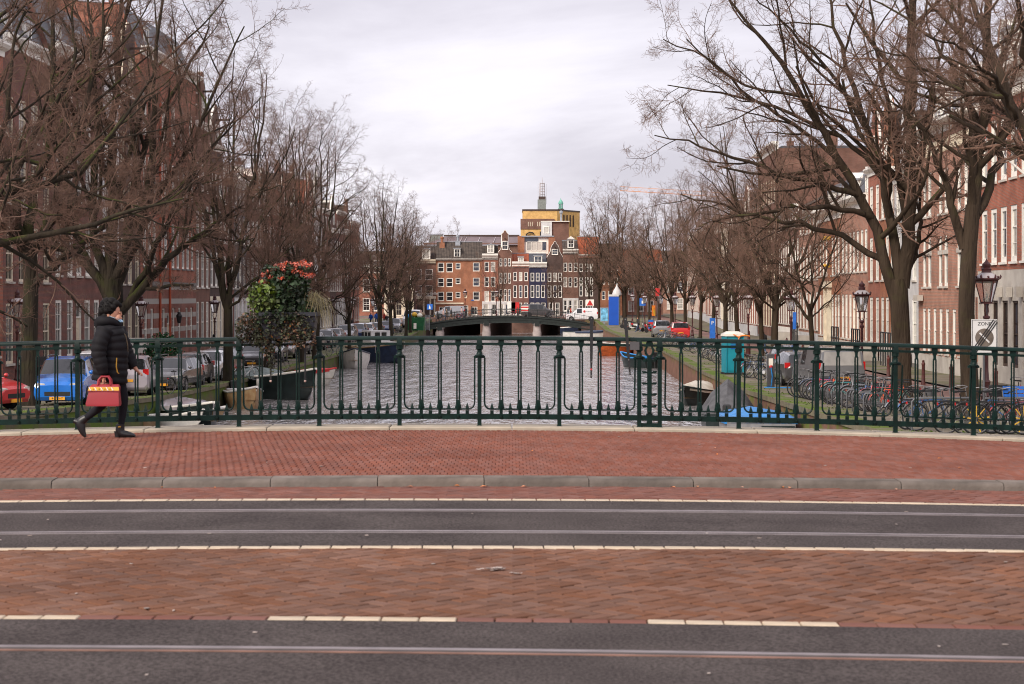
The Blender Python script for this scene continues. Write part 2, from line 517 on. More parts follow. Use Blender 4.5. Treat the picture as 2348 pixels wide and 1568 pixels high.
mat('leaf_brown', (.11, .055, .028), .75, rand=.55, var=.3)
mat('leaf_ivy', (.035, .040, .018), .65, rand=.5, var=.3)
mat('leaf_red', (.46, .115, .078), .9, spec=.1, rand=.3, var=.2)
mat('leaf_straw', (.15, .13, .065), .8, rand=.4, var=.2)
mat('leaf_fallen', (.55, .17, .035), .7, rand=.4)
mat('stem', (.08, .05, .03), .8)
mat('concrete', (.30, .27, .25), .85, var=.2, scale=2)
mat('pier_stone', (.30, .25, .235), .9, col2=(.40, .34, .32), scale=1.5, bump=.03, bscale=4)
mat('dark_iron', (.008, .014, .012), .6, var=.3)  # even greenish black of the bridge ironwork
mat('bank_steel', (.11, .11, .115), .5, metal=.5)
mat('skin', (.52, .26, .17), .55, var=.06)
mat('hair', (.006, .005, .005), .7, var=.3, scale=30, spec=.2)
mat('puffer', (.006, .0055, .0075), .75, spec=.25, var=.25, scale=6)
mat('leggings', (.012, .012, .016), .85, spec=.2, var=.2)
mat('boot', (.014, .014, .016), .4, var=.3)
mat('bag_red', (.28, .018, .028), .55, var=.08)
mat('bag_red_light', (.34, .03, .04), .5, var=.08)
mat('mask_blue', (.42, .62, .78), .7)
mat('gold', (.65, .36, .06), .35, metal=.6)
mat('trouser_blue', (.06, .09, .16), .8)
mat('trouser_tan', (.20, .14, .09), .8)
mat('coat_black', (.018, .018, .02), .7)
mat('coat_blue', (.015, .13, .55), .6)
mat('coat_pink', (.50, .34, .30), .7)
mat('coat_brown', (.10, .07, .04), .7)
mat('coat_red', (.5, .05, .03), .7)
mat('car_blue', (.012, .15, .55), .28, var=.05, coat=1)
mat('car_red', (.52, .028, .030), .3, var=.05, coat=1)
mat('car_white', (.68, .68, .69), .3, var=.04, coat=1)
mat('car_grey', (.095, .092, .095), .3, var=.08, metal=.4, coat=1)
mat('car_mid', (.20, .20, .205), .32, metal=.4, var=.06, coat=1)
mat('car_black', (.016, .017, .022), .25, var=.1, coat=1)
mat('car_silver', (.34, .34, .35), .3, metal=.6, var=.05, coat=1)
mat('car_lilac', (.40, .36, .40), .35, metal=.3, var=.06, coat=1)
mat('car_taupe', (.16, .145, .14), .3, metal=.4, var=.06, coat=1)
mat('car_dblue', (.018, .04, .12), .28, var=.1, coat=1)
for nme, c in (('bike_black', (.014, .014, .016)), ('bike_white', (.60, .60, .58)), ('bike_blue', (.02, .10, .28)), ('bike_red', (.45, .02, .03)),
               ('bike_green', (.015, .07, .05)), ('bike_grey', (.17, .18, .20)), ('bike_orange', (.62, .10, .02)), ('bike_teal', (.03, .25, .25))):
    mat(nme, c, .35, var=.1, coat=.5)

def glass_mat(name, col, rough=.06, var=.5, scale=.35):
    m = mat(name, col, rough, var=var, scale=scale, spec=.8)
    n = m.node_tree; k = n.links.new; b = n.nodes['Principled BSDF']
    t = n.nodes.new('ShaderNodeTexCoord'); nb = n.nodes.new('ShaderNodeTexNoise'); nb.inputs['Scale'].default_value = 1.4
    k(t.outputs['Object'], nb.inputs['Vector'])
    bp = n.nodes.new('ShaderNodeBump'); bp.inputs['Distance'].default_value = .02; k(nb.outputs[0], bp.inputs['Height']); k(bp.outputs[0], b.inputs['Normal'])
    return m
glass_mat('glass', (.022, .022, .024))
glass_mat('glass_blue', (.05, .06, .085))
glass_mat('glass_curtain_sky', (.34, .32, .29), .12, .25, 1.2)  # pale panes: curtains in houses, painted sky reflection on the grey van
glass_mat('car_glass', (.020, .022, .024), .04)
mat('lamp_dome', (.42, .38, .38), .4, var=.1)
mat('lamp_glass', (.75, .73, .70), .12, trans=.9, var=.05, spec=.5)

moss_mat('bark', (.019, .015, .011), (.042, .032, .022), (.060, .075, .010), .42, scale=1.3, bump=.03, bscale=11)
moss_mat('bark_brown', (.030, .020, .013), (.055, .038, .025), (.070, .075, .018), .25, scale=1.3, bump=.035, bscale=11)
for q in ('bark', 'bark_brown'):                      # bark furrows run up the stem
    n_ = MATS[q].node_tree
    for no_ in [x for x in n_.nodes if x.type == 'TEX_NOISE' and x.inputs['Scale'].default_value > 2]:
        mp_ = n_.nodes.new('ShaderNodeMapping'); mp_.inputs['Scale'].default_value = (1, 1, .16)
        src_ = no_.inputs['Vector'].links[0].from_socket
        n_.links.new(src_, mp_.inputs[0]); n_.links.new(mp_.outputs[0], no_.inputs['Vector'])
    for x in n_.nodes:
        if x.type == 'BUMP': x.inputs['Distance'].default_value = .09
mat('twig', (.13, .072, .050), .85, var=.3, scale=1.0)
mat('twig_brown', (.155, .088, .060), .85, var=.3, scale=1.0)
moss_mat('quay_paving', (.135, .115, .085), (.20, .17, .13), (.085, .105, .022), .36, scale=.55, bump=.015, bscale=9)
moss_mat('quay_wall_moss', (.085, .062, .045), (.135, .095, .065), (.075, .115, .012), .95, scale=.8, bump=.03, bscale=6, zmoss=(-3.75, -2.95))
moss_mat('quay_cap', (.14, .115, .085), (.20, .165, .12), (.085, .125, .014), 1.0, scale=.7, bump=.02, bscale=10)
mat('moss_tuft', (.06, .095, .016), 1, spec=.05, rand=.35, var=.3, scale=3)
mat('street_brick', (.19, .105, .085), .9, var=.2, scale=.6, bump=.01, bscale=20)

def water_mat():
    m, n, b = _mat('water')
    k = n.links.new
    b.inputs['Base Color'].default_value = (.30, .28, .275, 1)
    b.inputs['Roughness'].default_value = .09; b.inputs['IOR'].default_value = 2.0; b.inputs['Specular IOR Level'].default_value = .5
    t = n.nodes.new('ShaderNodeTexCoord')
    def noise(sx, sy, sc, det):
        mp = n.nodes.new('ShaderNodeMapping'); mp.inputs['Scale'].default_value = (sx, sy, 1); k(t.outputs['Object'], mp.inputs[0])
        no = n.nodes.new('ShaderNodeTexNoise'); no.inputs['Scale'].default_value = sc; no.inputs['Detail'].default_value = det; no.inputs['Roughness'].default_value = .6
        k(mp.outputs[0], no.inputs['Vector']); return no.outputs[0]
    a = noise(1.0, .30, 3.6, 2); c = noise(.6, .15, 1.3, 2)
    s = n.nodes.new('ShaderNodeMath'); s.operation = 'MULTIPLY_ADD'; s.inputs[1].default_value = 2.2; k(c, s.inputs[0]); k(a, s.inputs[2])
    bp = n.nodes.new('ShaderNodeBump'); bp.inputs['Distance'].default_value = .22; bp.inputs['Strength'].default_value = 1.0
    k(s.outputs[0], bp.inputs['Height']); k(bp.outputs[0], b.inputs['Normal'])
water_mat()

# ------------------------------------------------------------------ the near bridge: road, tracks, pavement
LN = {'kerb_front': (16.98, .040), 'white1': (15.86, .0195), 'rail1': (15.04, .0206), 'rail2': (13.67, .0177), 'white2': (12.855, .0288),
      'brickend': (9.896, -.0285), 'rail3': (9.055, -.0326), 'rail4': (7.66, -.0326)}
def ly(n, X, d=0.0):
    a, t = LN[n]
    return a + t * X + d
ZR = -.07
def sheet(name, ya, yb, mat_name, x0=-16, x1=14, dz=0.0, ny=6, base=ZR):
    m = MB()
    nx = 40
    vs, fs = [], []
    for i in range(nx + 1):
        X = x0 + (x1 - x0) * i / nx
        for j in range(ny + 1):
            Y = ya(X) + (yb(X) - ya(X)) * j / ny
            vs.append((X, Y, zg(X, Y, base) + dz))
    for i in range(nx):
        for j in range(ny):
            a = i * (ny + 1) + j
            fs.append((a, a + ny + 1, a + ny + 2, a + 1))
    m.add(vs, fs)
    return m.build(name, mat_name)

tag(sheet('roadbed', lambda X: -6, lambda X: 23.7, 'sand_bed', dz=-.022, ny=30), kind='structure')
road = tag(sheet('road', lambda X: -5.9, lambda X: ly('brickend', X), 'asphalt', ny=16), kind='structure')
tag(sheet('tram_lane', lambda X: ly('white2', X, .06), lambda X: ly('white1', X, -.06), 'asphalt'), kind='structure')

def paver_mesh(name, l, w, matn, h=.05, ch=.005):
    return MB().box(-l / 2, l / 2, -w / 2, w / 2, -h, 0, ch).mesh(name, matn)

def lay(parent, field, spots, l, w, matn, nind, key, gap=.006, ylim=None, zb=ZR):
    """spots: (X, Y, angle); the nind spots that show largest become bricks of their own, the rest one field"""
    spots = sorted(spots, key=key)
    me = paver_mesh('brick', l - gap, w - gap, matn)
    fm = MB()
    half = [(l - gap) / 2, (w - gap) / 2]
    done = 0
    for X, Y, a in spots:
        ca, sa = math.cos(a), math.sin(a)
        ex = abs(half[0] * sa) + abs(half[1] * ca)
        lo, hi = ylim(X)
        if Y + ex < lo or Y - ex > hi: continue
        tilt = rnd.gauss(0, .004)
        z = zg(X, Y, zb) + rnd.uniform(-.003, .002)
        if done < nind and Y - ex > lo and Y + ex < hi:
            o = obj('brick', me, parent, (X, Y, z)); o.rotation_euler = (rnd.gauss(0, .006), tilt, a)
            done += 1
            continue
        n0 = len(fm.v)
        fm.M = Matrix.Translation((X, Y, z)) @ Matrix.Rotation(a, 4, 'Z') @ Matrix.Rotation(tilt, 4, 'Y')
        fm.box(-half[0], half[0], -half[1], half[1], -.03, 0, .005)
        if Y - ex < lo or Y + ex > hi:
            for i in range(n0, len(fm.v)):
                q = fm.v[i]; fm.v[i] = (q[0], min(max(q[1], lo), hi), q[2])
    fm.M = None
    o = fm.build(field, matn, parent)
    tag(o, kind='stuff')

def herring(x0, x1, y0, y1, W=.1):
    c = math.cos(PI / 4)
    out = []
    n = int((max(abs(x0), abs(x1)) + y1) / W / c) + 6
    cx, cy = (x0 + x1) / 2, (y0 + y1) / 2
    n = int(math.hypot(x1 - x0, y1 - y0) / 2 / W) + 4
    for j in range(-n, n):
        for i in range(-n, n):
            q = (i + j) % 4
            if q == 0: a, b, ang = i + 1, j + .5, 0
            elif q == 2: a, b, ang = i + .5, j + 1, PI / 2
            else: continue
            X = cx + (a - b) * W * c; Y = cy + (a + b) * W * c
            if x0 < X < x1 and y0 - .2 < Y < y1 + .2:
                out.append((X, Y, ang + PI / 4))
    return out

strip = thing('brick_strip', None, None, kind='structure')
lay(strip, 'brick_field', herring(-5.6, 5.6, 9.7, 13.1), .2, .1, 'paver_road', 300, lambda s: abs(s[0]) * .9 + abs(s[1] - 11.0) * 1.6, gap=.015,
    ylim=lambda X: (ly('brickend', X, .115), ly('white2', X, -.062)))
gutter = thing('gutter_strip', None, None, kind='structure')
lay(gutter, 'brick_field', herring(-8, 8, 15.6, 17.4), .2, .1, 'paver_purple', 160, lambda s: abs(s[0]), gap=.012,
    ylim=lambda X: (ly('white1', X, .065), ly('kerb_front', X, -.01)))

def course(name, line, off, x0, x1, matn, l, w, pick=None, brick='white_brick', stag=0.0):
    t = thing(name, None, None, kind='structure')
    me = paver_mesh(brick, l - .008, w, matn)
    a, tt = LN[line]
    n = int((x1 - x0) / l)
    for i in range(n):
        X = x0 + (i + .5) * l + stag
        if pick and not pick(X): continue
        Y = ly(line, X, off)
        o = obj(brick, me, t, (X, Y, zg(X, Y, ZR) + rnd.uniform(.001, .004)))
        o.rotation_euler = (0, .0057 + .0034 * X, math.atan(tt) + rnd.gauss(0, .006))
    return t
course('edge_line', 'white1', 0, -8.2, 8.2, 'white_brick', .205, .11)
course('lane_line', 'white2', 0, -7.2, 7.2, 'white_brick', .206, .11)
dash = [(-99, -2.28), (-1.29, -.318), (.745, 1.748), (2.78, 3.78), (4.8, 5.8), (-5.4, -4.35), (-3.33, -2.33)]
isdash = lambda X: any(a < X < b for a, b in dash[1:])
course('dashed_line', 'brickend', .055, -6.49, 6.5, 'white_brick', .2, .105, isdash)
course('brick_border', 'brickend', .055, -6.49, 6.5, 'paver_purple', .2, .1, lambda X: not isdash(X), 'border_brick')

def tram_rail(line, label, rusty=False):
    t = thing('tram_rail', label, 'tram rail', (0, ly(line, 0), 0), 0)
    def strip_(name, d0, d1, z0, z1, matn):
        m = MB(); nx = 44; vs, fs = [], []
        for i in range(nx + 1):
            X = -13 + 26 * i / nx
            for d, z in ((d0, z0), (d0, z1), (d1, z1), (d1, z0)):
                Y = ly(line, X, d)
                vs.append((X, Y - ly(line, 0), zg(X, Y, ZR) + z))
        for i in range(nx):
            for q in range(3):
                a = i * 4 + q
                fs.append((a, a + 4, a + 5, a + 1))
        m.add(vs, fs)
        return m.build(name, matn, t)
    strip_('rail_head', .005, .055, -.03, .007, 'rail_steel')
    strip_('groove_shade', -.040, .005, -.03, .0025, 'groove_shade')  # flat dark strip: the shade inside the rail groove is painted
    strip_('guard_lip', -.062, -.040, -.03, .0055, 'rail_rust' if rusty else 'rail_steel')
tram_rail('rail1', 'thin steel tram rail nearest the kerb of the bridge pavement')
tram_rail('rail2', 'thin steel tram rail beside the unbroken white brick line and brown brick strip')
tram_rail('rail3', 'broad shiny steel tram rail in the foreground asphalt', True)
tram_rail('rail4', 'steel tram rail at the very bottom edge of the road')

# kerb
kerb = thing('kerb', None, None, kind='structure')
prof = [(0, -.09), (0, .03), (.012, .052), (.04, .066), (.285, .070), (.285, -.09)]
km = MB().loft([[(x, y, z) for y, z in prof] for x in (-.4975, .4975)]).mesh('kerb_stone', 'kerb_stone', 40)
kx = [((x - CX) / F * 17.1) for x in (-600, -357, -112, 135, 383, 626, 868, 1110, 1349, 1588, 1828, 2067, 2305, 2545, 2785)]
for a, b in zip(kx, kx[1:]):
    X = (a + b) / 2
    o = obj('kerb_stone', km, kerb, (X, ly('kerb_front', X), zg(X, 17.1, ZR) + rnd.uniform(-.004, .004)))
    o.rotation_euler = (0, .0057 + .0034 * X, math.atan(.04)); o.scale = ((b - a) * .998, 1, 1)

# pavement
walk = thing('sidewalk', None, None, kind='structure')
wsp = []
Y = 17.2; r_ = 0
while Y < 23.15:
    off = (r_ % 2) * .0335
    X = -8.3
    while X < 8.3:
        yy = Y + .045 * X * max(0, 1 - (Y - 17.2) / 5.9)
        wsp.append((X + off, yy + .1, PI / 2 + .02)); X += .067
    Y += .2; r_ += 1
lay(walk, 'brick_field', wsp, .2, .067, 'paver', 300, lambda s: (ly('kerb_front', s[0], 0) + 0, ) and (s[1] - ly('kerb_front', s[0])) * 3 + abs(s[0]) * .3,
    gap=.005, ylim=lambda X: (ly('kerb_front', X, .30), 23.13), zb=0.0)

edge = thing('edge_stones', None, None, kind='structure')
em = MB().box(-.745, .745, 0, .62, -.25, .035, .012).mesh('edge_stone', 'edge_stone')
for i in range(-9, 9):
    X = (i + .5) * 1.5
    o = obj('edge_stone', em, edge, (X, 23.15, zg(X, 23.3))); o.rotation_euler = (0, .0057 + .0054 * X, 0)

deck = MB()
deck.box(-16.2, 8.2, 2.0, 23.60, -1.3, -.62)
for X0 in range(-16, 8, 2):
    deck.box(X0, X0 + 2, 23.2, 23.68, -1.35, zg(X0 + 1, 23.3) - .27)
tag(deck.build('bridge_deck', 'dark_iron'), kind='structure')
ab = MB().box(-40, -16.3, -6, 24.1, -5, -1.0).box(8.3, 34, -6, 24.1, -5, -1.0)
tag(ab.build('bridge_abutment', 'quay_brick'), kind='structure')

# fallen leaves by the kerb and on the pavement
lm = MB().add([(-.03, 0, .004), (0, -.02, .012), (.035, 0, .004), (0, .022, .010)], [(0, 1, 2), (0, 2, 3)]).mesh('fallen_leaf', 'leaf_fallen')
for i in range(26):
    X = rnd.uniform(-5, 5)
    if i < 14: Y, z = ly('kerb_front', X, rnd.uniform(-.12, -.02)), ZR
    else: Y, z = rnd.uniform(17.5, 23), 0
    o = obj('fallen_leaf', lm, None, (X, Y, zg(X, Y, z) + .006), rnd.uniform(0, 6)); o.scale = (rnd.uniform(.5, 1.2),) * 3
    tag(o, 'small orange fallen leaf on the brick gutter by the kerb' if i < 14 else 'small orange fallen leaf lying on the red brick pavement', 'leaf', 'leaves in the gutter' if i < 14 else 'leaves on the pavement')
gm = MB().lathe([(.0, .003), (.03, .003), (.028, .0)], 9).mesh('gum_spot', 'gum')
for i in range(44):
    X = rnd.uniform(-4.6, 4.6); Y = rnd.choice([rnd.uniform(17.6, 22.9), rnd.uniform(13, 15.5), rnd.uniform(9.9, 12.5), rnd.uniform(8, 9.8)])
    zz = zg(X, Y, 0 if Y > 17.3 else ZR) + .003
    o = obj('gum_spot', gm, walk if Y > 17.3 else strip, (X, Y, zz)); o.scale = (rnd.uniform(.2, .6), rnd.uniform(.3, .9), 1)
gl = MB()
for (X, Y, a, s) in ((-.12, 11.75, .2, 1.0), (.03, 11.6, -.3, .5)):
    gl.M = Matrix.Translation((X, Y, zg(X, Y, ZR) + .005)) @ Matrix.Rotation(a, 4, 'Z') @ Matrix.Scale(s, 4)
    for q in range(26):
        a0 = rnd.uniform(0, 6.3); r0 = rnd.random() ** .6
        gl.lathe([(0, .002), (rnd.uniform(.006, .022), .002), (.005, 0)], 7, (r0 * .10 * math.cos(a0), r0 * .035 * math.sin(a0) + .12 * r0 * .1 * math.cos(a0), q * .0005))
gl.M = None
gl.build('paint_smear', 'gum', strip)

# ------------------------------------------------------------------ the railing
RY = 23.42
S = F / RY
posts = [(x - CX) / S for x in (-376, -191, -6, 178, 362, 548, 732, 916, 1099, 1282, 1465, 1512, 1693, 1872, 2052, 2231, 2410, 2590)]
RAILZ = lambda X: zg(X, RY) + .035
rail = thing('railing', 'dark green cast iron bridge railing with paired balusters and spikes', 'railing', (0, RY, 0))
def along(name, z, sec, matn='green_iron'):
    m = MB(); rings = []
    xs = np.linspace(posts[0], posts[-1], 60)
    for X in xs:
        rings.append([(X, y, RAILZ(X) + z + q) for y, q in sec])
    m.loft(rings)
    return m.build(name, matn, rail, 50)
along('handrail', 1.0, [(-.035, .062), (-.037, .085), (-.026, .101), (0, .107), (.026, .101), (.037, .085), (.035, .062), (.0, .054)])
along('lower_rail', .995, [(-.02, -.0), (-.02, .030), (.02, .030), (.02, 0)][::-1])
along('bottom_beam', .08, [(-.025, 0), (-.025, .066), (.025, .066), (.025, 0)][::-1])

pm = MB()
pm.box(-.025, .025, -.03, .03, -.02, .93)
pm.lathe([(.052, .855), (.052, .872), (.04, .88), (.035, .905), (.028, .915), (.030, .935), (.045, .945), (.047, .985), (.038, .99)], 8)
pm.loft([[(-.036, -.04, .99), (.036, -.04, .99), (.036, .04, .99), (-.036, .04, .99)], [(-.028, -.04, 1.075), (.028, -.04, 1.075), (.028, .03, 1.075), (-.028, .03, 1.075)], [(-.02, -.03, 1.09), (.02, -.03, 1.09), (.02, .03, 1.09), (-.02, .03, 1.09)]])
pm.box(-.072, .072, -.014, .014, .835, .862).box(-.06, .06, -.012, .012, .862, .872)
pm.box(-.034, .034, -.036, .036, -.02, .005)
post_me = pm.mesh('post', 'green_iron', 40)
bm_ = MB()
bm_.box(-.036, .036, -.013, .013, 1.022, 1.062)
bm_.loft([[(-w, -.012, z), (w, -.012, z), (w, .012, z), (-w, .012, z)] for w, z in ((.030, 1.0), (.017, .97), (.015, .935), (.025, .915))])
for s in (-1, 1):
    bm_.tube([(s * .009, 0, .93), (s * .0155, 0, .905), (s * .0155, 0, .32)], .0105, 6)
bm_.loft([[(w * math.cos(a + t), w * .8 * math.sin(a + t), z) for a in (0, PI / 2, PI, 3 * PI / 2)] for w, z, t in ((.034, .32, .6), (.04, .29, .8), (.036, .255, 1.2), (.04, .225, 1.5), (.032, .20, 1.7))])
bm_.box(-.02, .02, -.012, .012, .10, .205)
bm_.lathe([(0, -.048), (.014, -.046), (.022, -.034), (.024, -.024)], 8, (0, 0, .112), 'y')
bal_me = bm_.mesh('baluster', 'green_iron', 45)
sm = MB()
sm.loft([[(-.022, -.012, .215), (.022, -.012, .215), (.022, .012, .215), (-.022, .012, .215)], [(-.002, -.002, .285), (.002, -.002, .285), (.002, .002, .285), (-.002, .002, .285)]])
sm.box(-.022, .022, -.010, .010, .145, .19)
spike_me = sm.mesh('spike', 'green_iron')
def urod(w):
    pts = [(.06, 0, .84), (.06, 0, .29)]
    for i in range(1, 6):
        a = PI * .5 * i / 5
        pts.append((.06 + .075 * (1 - math.cos(a)), 0, .29 - .085 * math.sin(a)))
    pts += [(w - p[0], 0, p[2]) for p in pts[::-1]]
    return MB().tube(pts, .0115, 6).mesh('curved_rod', 'green_iron', 60)
rod_cache = {}
for i, X in enumerate(posts):
    sl = .0057 + .0054 * X
    obj('post', post_me, rail, (X, 0, RAILZ(X)))
    if i + 1 == len(posts): break
    w = posts[i + 1] - X
    if w < .4: continue
    key = round(w, 3)
    if key not in rod_cache: rod_cache[key] = urod(w)
    o = obj('curved_rod', rod_cache[key], rail, (X, 0, RAILZ(X))); o.rotation_euler = (0, .0057 + .0054 * (X + w / 2), 0)
    for q in (.272, .504, .733):
        obj('baluster', bal_me, rail, (X + q * w, 0, RAILZ(X + q * w)))
    for q in (.156, .386, .615, .847):
        obj('spike', spike_me, rail, (X + q * w, 0, RAILZ(X + q * w)))
# the ornament column between the twin posts
ox = (posts[10] + posts[11]) / 2
om = MB()
om.box(-.118, .118, -.02, .02, .0, .045).box(-.10, .10, -.018, .018, .02, .05)
om.loft([[(-w, -.022, z), (w, -.022, z), (w, .022, z), (-w, .022, z)] for w, z in ((.034, .05), (.022, .14), (.028, .2), (.028, .86), (.040, .89))])
for s in (-1, 1):
    om.tube([(s * .03, 0, .17), (s * .038, -.005, .12), (s * .03, -.01, .09)], .009, 5)
    om.tube([(s * .012, 0, .87), (s * .042, 0, .91), (s * .05, 0, .95), (s * .034, 0, .985), (s * .03, 0, 1.05)], [.013, .016, .016, .013, .012], 6)
    for z in (.255, .40, .535, .675, .82):
        om.loft([[(s * x, -r, z + dz - r), (s * x, r, z + dz - r), (s * x, r, z + dz + r), (s * x, -r, z + dz + r)] for x, r, dz in ((.025, .008, 0), (.05, .015, .004), (.078, .016, .004), (.092, .006, .012))])
om.lathe([(.02, -.03), (.026, -.02), (.0, -.04)], 8, (0, 0, .19), 'y')
om.box(-.03, .03, -.015, .015, 1.0, 1.055)
orn = om.build('ornament', 'green_iron', rail, 40, (ox, 0, RAILZ(ox)))
tag(orn, 'spiked ornament column between twin posts')
obj('name_plate', MB().box(-.06, .06, -.004, .004, -.05, .05).mesh('name_plate', 'car_grey'), rail, ((1450 - CX) / S + .02, -.05, RAILZ(1.3) + 1.0))

# the empty planter brackets: two black bars hung on the handrail
def bracket(xt, yt, xb, yb, label):
    a = P(xt, yt, RY - .06); b = P(xb, yb, RY - .06)
    t = thing('planter_bracket', label, 'bracket', b)
    d = a - b
    w = .017
    m = MB(); m.loft([[tuple(d * s + Vector((x * k, y, 0))) for x, y in ((-w, -.008), (w, -.008), (w, .008), (-w, .008))] for s, k in ((0, .6), (.2, .7), (.35, 1), (1, 1.25))])
    m.build('bar', 'black_iron', t)
    for s in (.03, .26, .97):
        bo = MB().lathe([(0, -.008), (.006, -.006), (.008, 0)], 7, (0, 0, 0), 'y').build('bolt', 'chrome', t)
        bo.location = d * s + Vector((0, -.008, 0))
    MB().lathe([(0, -.006), (.011, -.005), (.012, 0)], 8, (0, 0, 0), 'y').build('sticker', 'plain_red' if xt == xb + 1 else 'ink', t, None, d * .14 + Vector((0, -.0085, 0)))
bracket(1356, 726, 1355, 866, 'upright black iron bar hooked over the green handrail, left of the leaning one')
bracket(1433, 728, 1444, 859, 'leaning black iron bar hooked over the handrail beside the ornament column')

# ------------------------------------------------------------------ flower box on the railing
def leaves(mb, n, cen, ext, size, rng, hang=0.0, shape=None, flat=.35):
    for _ in range(n):
        while True:
            q = [rng.uniform(-1, 1) for _ in range(3)]
            if q[0] ** 2 + q[1] ** 2 + q[2] ** 2 <= 1: break
        if shape and rng.random() < .6:
            k = 1 / max(.35, math.sqrt(q[0] ** 2 + q[1] ** 2 + q[2] ** 2)); q = [a * min(k, 1.0 / .6) * .8 for a in q]
        c = Vector((cen[0] + q[0] * ext[0], cen[1] + q[1] * ext[1], cen[2] + q[2] * ext[2]))
        d = Vector((rng.gauss(0, 1), rng.gauss(0, 1), rng.gauss(.25 - hang, .6))).normalized()
        s = size * rng.uniform(.6, 1.3)
        b = d.cross(Vector((rng.gauss(0, 1), rng.gauss(0, 1), rng.gauss(0, 1)))).normalized() * s * flat
        mb.add([c - d * s * .5, c + b - d * s * .05, c + d * s * .5, c - b - d * s * .05], [(0, 1, 2, 3)])
plx = (664 - CX) / S
pz = RAILZ(plx) + 1.10
pl = thing('flower_box', 'dark navy planter on the railing with coral flowers, ivy and straw-coloured grass', 'planter', (plx, RY, pz))
bx = MB()
o_, i_ = .355, .325
bx.loft([[(-a, -b, z), (a, -b, z), (a, b, z), (-a, b, z)] for a, b, z in ((.30, .15, -.02), (.335, .185, .26), (.36, .205, .265), (.36, .205, .31), (.325, .17, .31), (.32, .165, .22))])
bx.build('box', 'planter_navy', pl, 30)
for s in (-.225, .20):
    bar = MB().tube([(s, -.1, .02), (s, -.085, -.05), (s, -.085, -.53)], [.016, .016, .011], 6).build('bracket_bar', 'black_iron', pl)
    MB().blob((s, -.085, -.54), .015).build('end_knob', 'coat_pink', bar, 180)
rl = random.Random(5)
m = MB(); leaves(m, 2200, (-.06, 0, .58), (.33, .24, .34), .06, rl, shape=1); leaves(m, 900, (-.06, -.03, .36), (.38, .24, .17), .06, rl); leaves(m, 420, (-.06, 0, .84), (.31, .2, .07), .045, rl); leaves(m, 260, (-.1, -.18, .25), (.3, .06, .14), .055, rl); m.build('shrub_leaves', 'leaf_dark', pl)
m = MB(); leaves(m, 620, (-.30, -.12, .48), (.22, .16, .24), .065, rl, shape=1, flat=.42); m.build('light_leaves', 'leaf_light', pl)
m = MB()
for i in range(62):
    a = rl.uniform(0, 2 * PI); r = math.sqrt(rl.random())
    c = (-.06 + r * .34 * math.cos(a), r * .2 * math.sin(a), .80 + .10 * (1 - r * r) + .16 * (r * math.cos(a)) * .6 - (.10 if r > .8 and rl.random() < .5 else 0) + rl.uniform(-.05, .03))
    leaves(m, 34, c, (.050, .050, .03), .022, rl, flat=.6)
fl = m.build('flower_heads', 'leaf_red', pl)
m = MB()
for i in range(40):
    a = rl.uniform(0, 2 * PI); r = math.sqrt(rl.random()) * .25
    m.tube([(-.05 + r * .3 * math.cos(a), r * .3 * math.sin(a), .25), (-.06 + r * math.cos(a), r * .7 * math.sin(a), .8)], .004, 3)
m.build('stems', 'stem', pl)
m = MB(); leaves(m, 620, (-.47, -.05, .10), (.20, .16, .22), .045, rl, hang=.6); leaves(m, 420, (-.24, -.14, .05), (.20, .10, .26), .045, rl, hang=.6); leaves(m, 120, (-.21, -.13, -.25), (.05, .05, .22), .04, rl, hang=.8); leaves(m, 520, (.10, -.20, .12), (.24, .05, .22), .04, rl, hang=.6); leaves(m, 200, (-.1, -.18, .27), (.3, .08, .08), .045, rl); m.build('ivy', 'leaf_ivy', pl)
m = MB(); leaves(m, 260, (-.50, -.05, .12), (.18, .16, .20), .04, rl, hang=.6); leaves(m, 170, (.10, -.20, .08), (.20, .05, .24), .04, rl, hang=.6); leaves(m, 110, (-.25, -.16, -.0), (.18, .08, .26), .04, rl, hang=.6); leaves(m, 40, (.30, -.18, .0), (.05, .05, .12), .04, rl, hang=.6); m.build('dry_leaves', 'leaf_brown', pl)
m = MB()
for i in range(60):
    x0 = rl.uniform(.16, .32); a = rl.uniform(-.5, .9); h = rl.uniform(.12, .30); rr = rl.uniform(.08, .24)
    y0 = rl.uniform(-.14, .1)
    m.tube([(x0, y0, .28), (x0 + rr * .4 * math.cos(a), y0 + rr * .3 * math.sin(a * 3), .28 + h), (x0 + rr * math.cos(a), y0 + rr * .6 * math.sin(a * 3), .28 + h * .7), (x0 + rr * 1.25 * math.cos(a), y0 + rr * .8 * math.sin(a * 3), .28 - rl.uniform(0, .12))], [.003, .003, .003, .0015], 3, False)
m.build('straw_grass', 'leaf_straw', pl)

# ------------------------------------------------------------------ people
def skin_mesh(name, joints, edges, radii, sub=2):
    """one continuous surface grown around a skeleton"""
    me = bpy.data.meshes.new(name)
    me.from_pydata(joints, edges, [])
    o = bpy.data.objects.new(name, me)
    COL.objects.link(o)
    md = o.modifiers.new('skin', 'SKIN'); md.use_smooth_shade = True
    for i, sv in enumerate(me.skin_vertices[0].data):
        r = radii[i]
        sv.radius = (r, r) if not hasattr(r, '__len__') else r
        sv.use_root = (i == 0)
    if sub:
        s = o.modifiers.new('sub', 'SUBSURF'); s.levels = sub; s.render_levels = sub
    dg = bpy.context.evaluated_depsgraph_get()
    res = bpy.data.meshes.new_from_object(o.evaluated_get(dg))
    bpy.data.objects.remove(o); bpy.data.meshes.remove(me)
    res.name = name
    return res

def by_face(me, mats, fn):
    me.materials.clear()
    for m in mats: me.materials.append(MATS[m])
    for p in me.polygons:
        p.material_index = fn(p.center); p.use_smooth = True
    me.update()
    return me

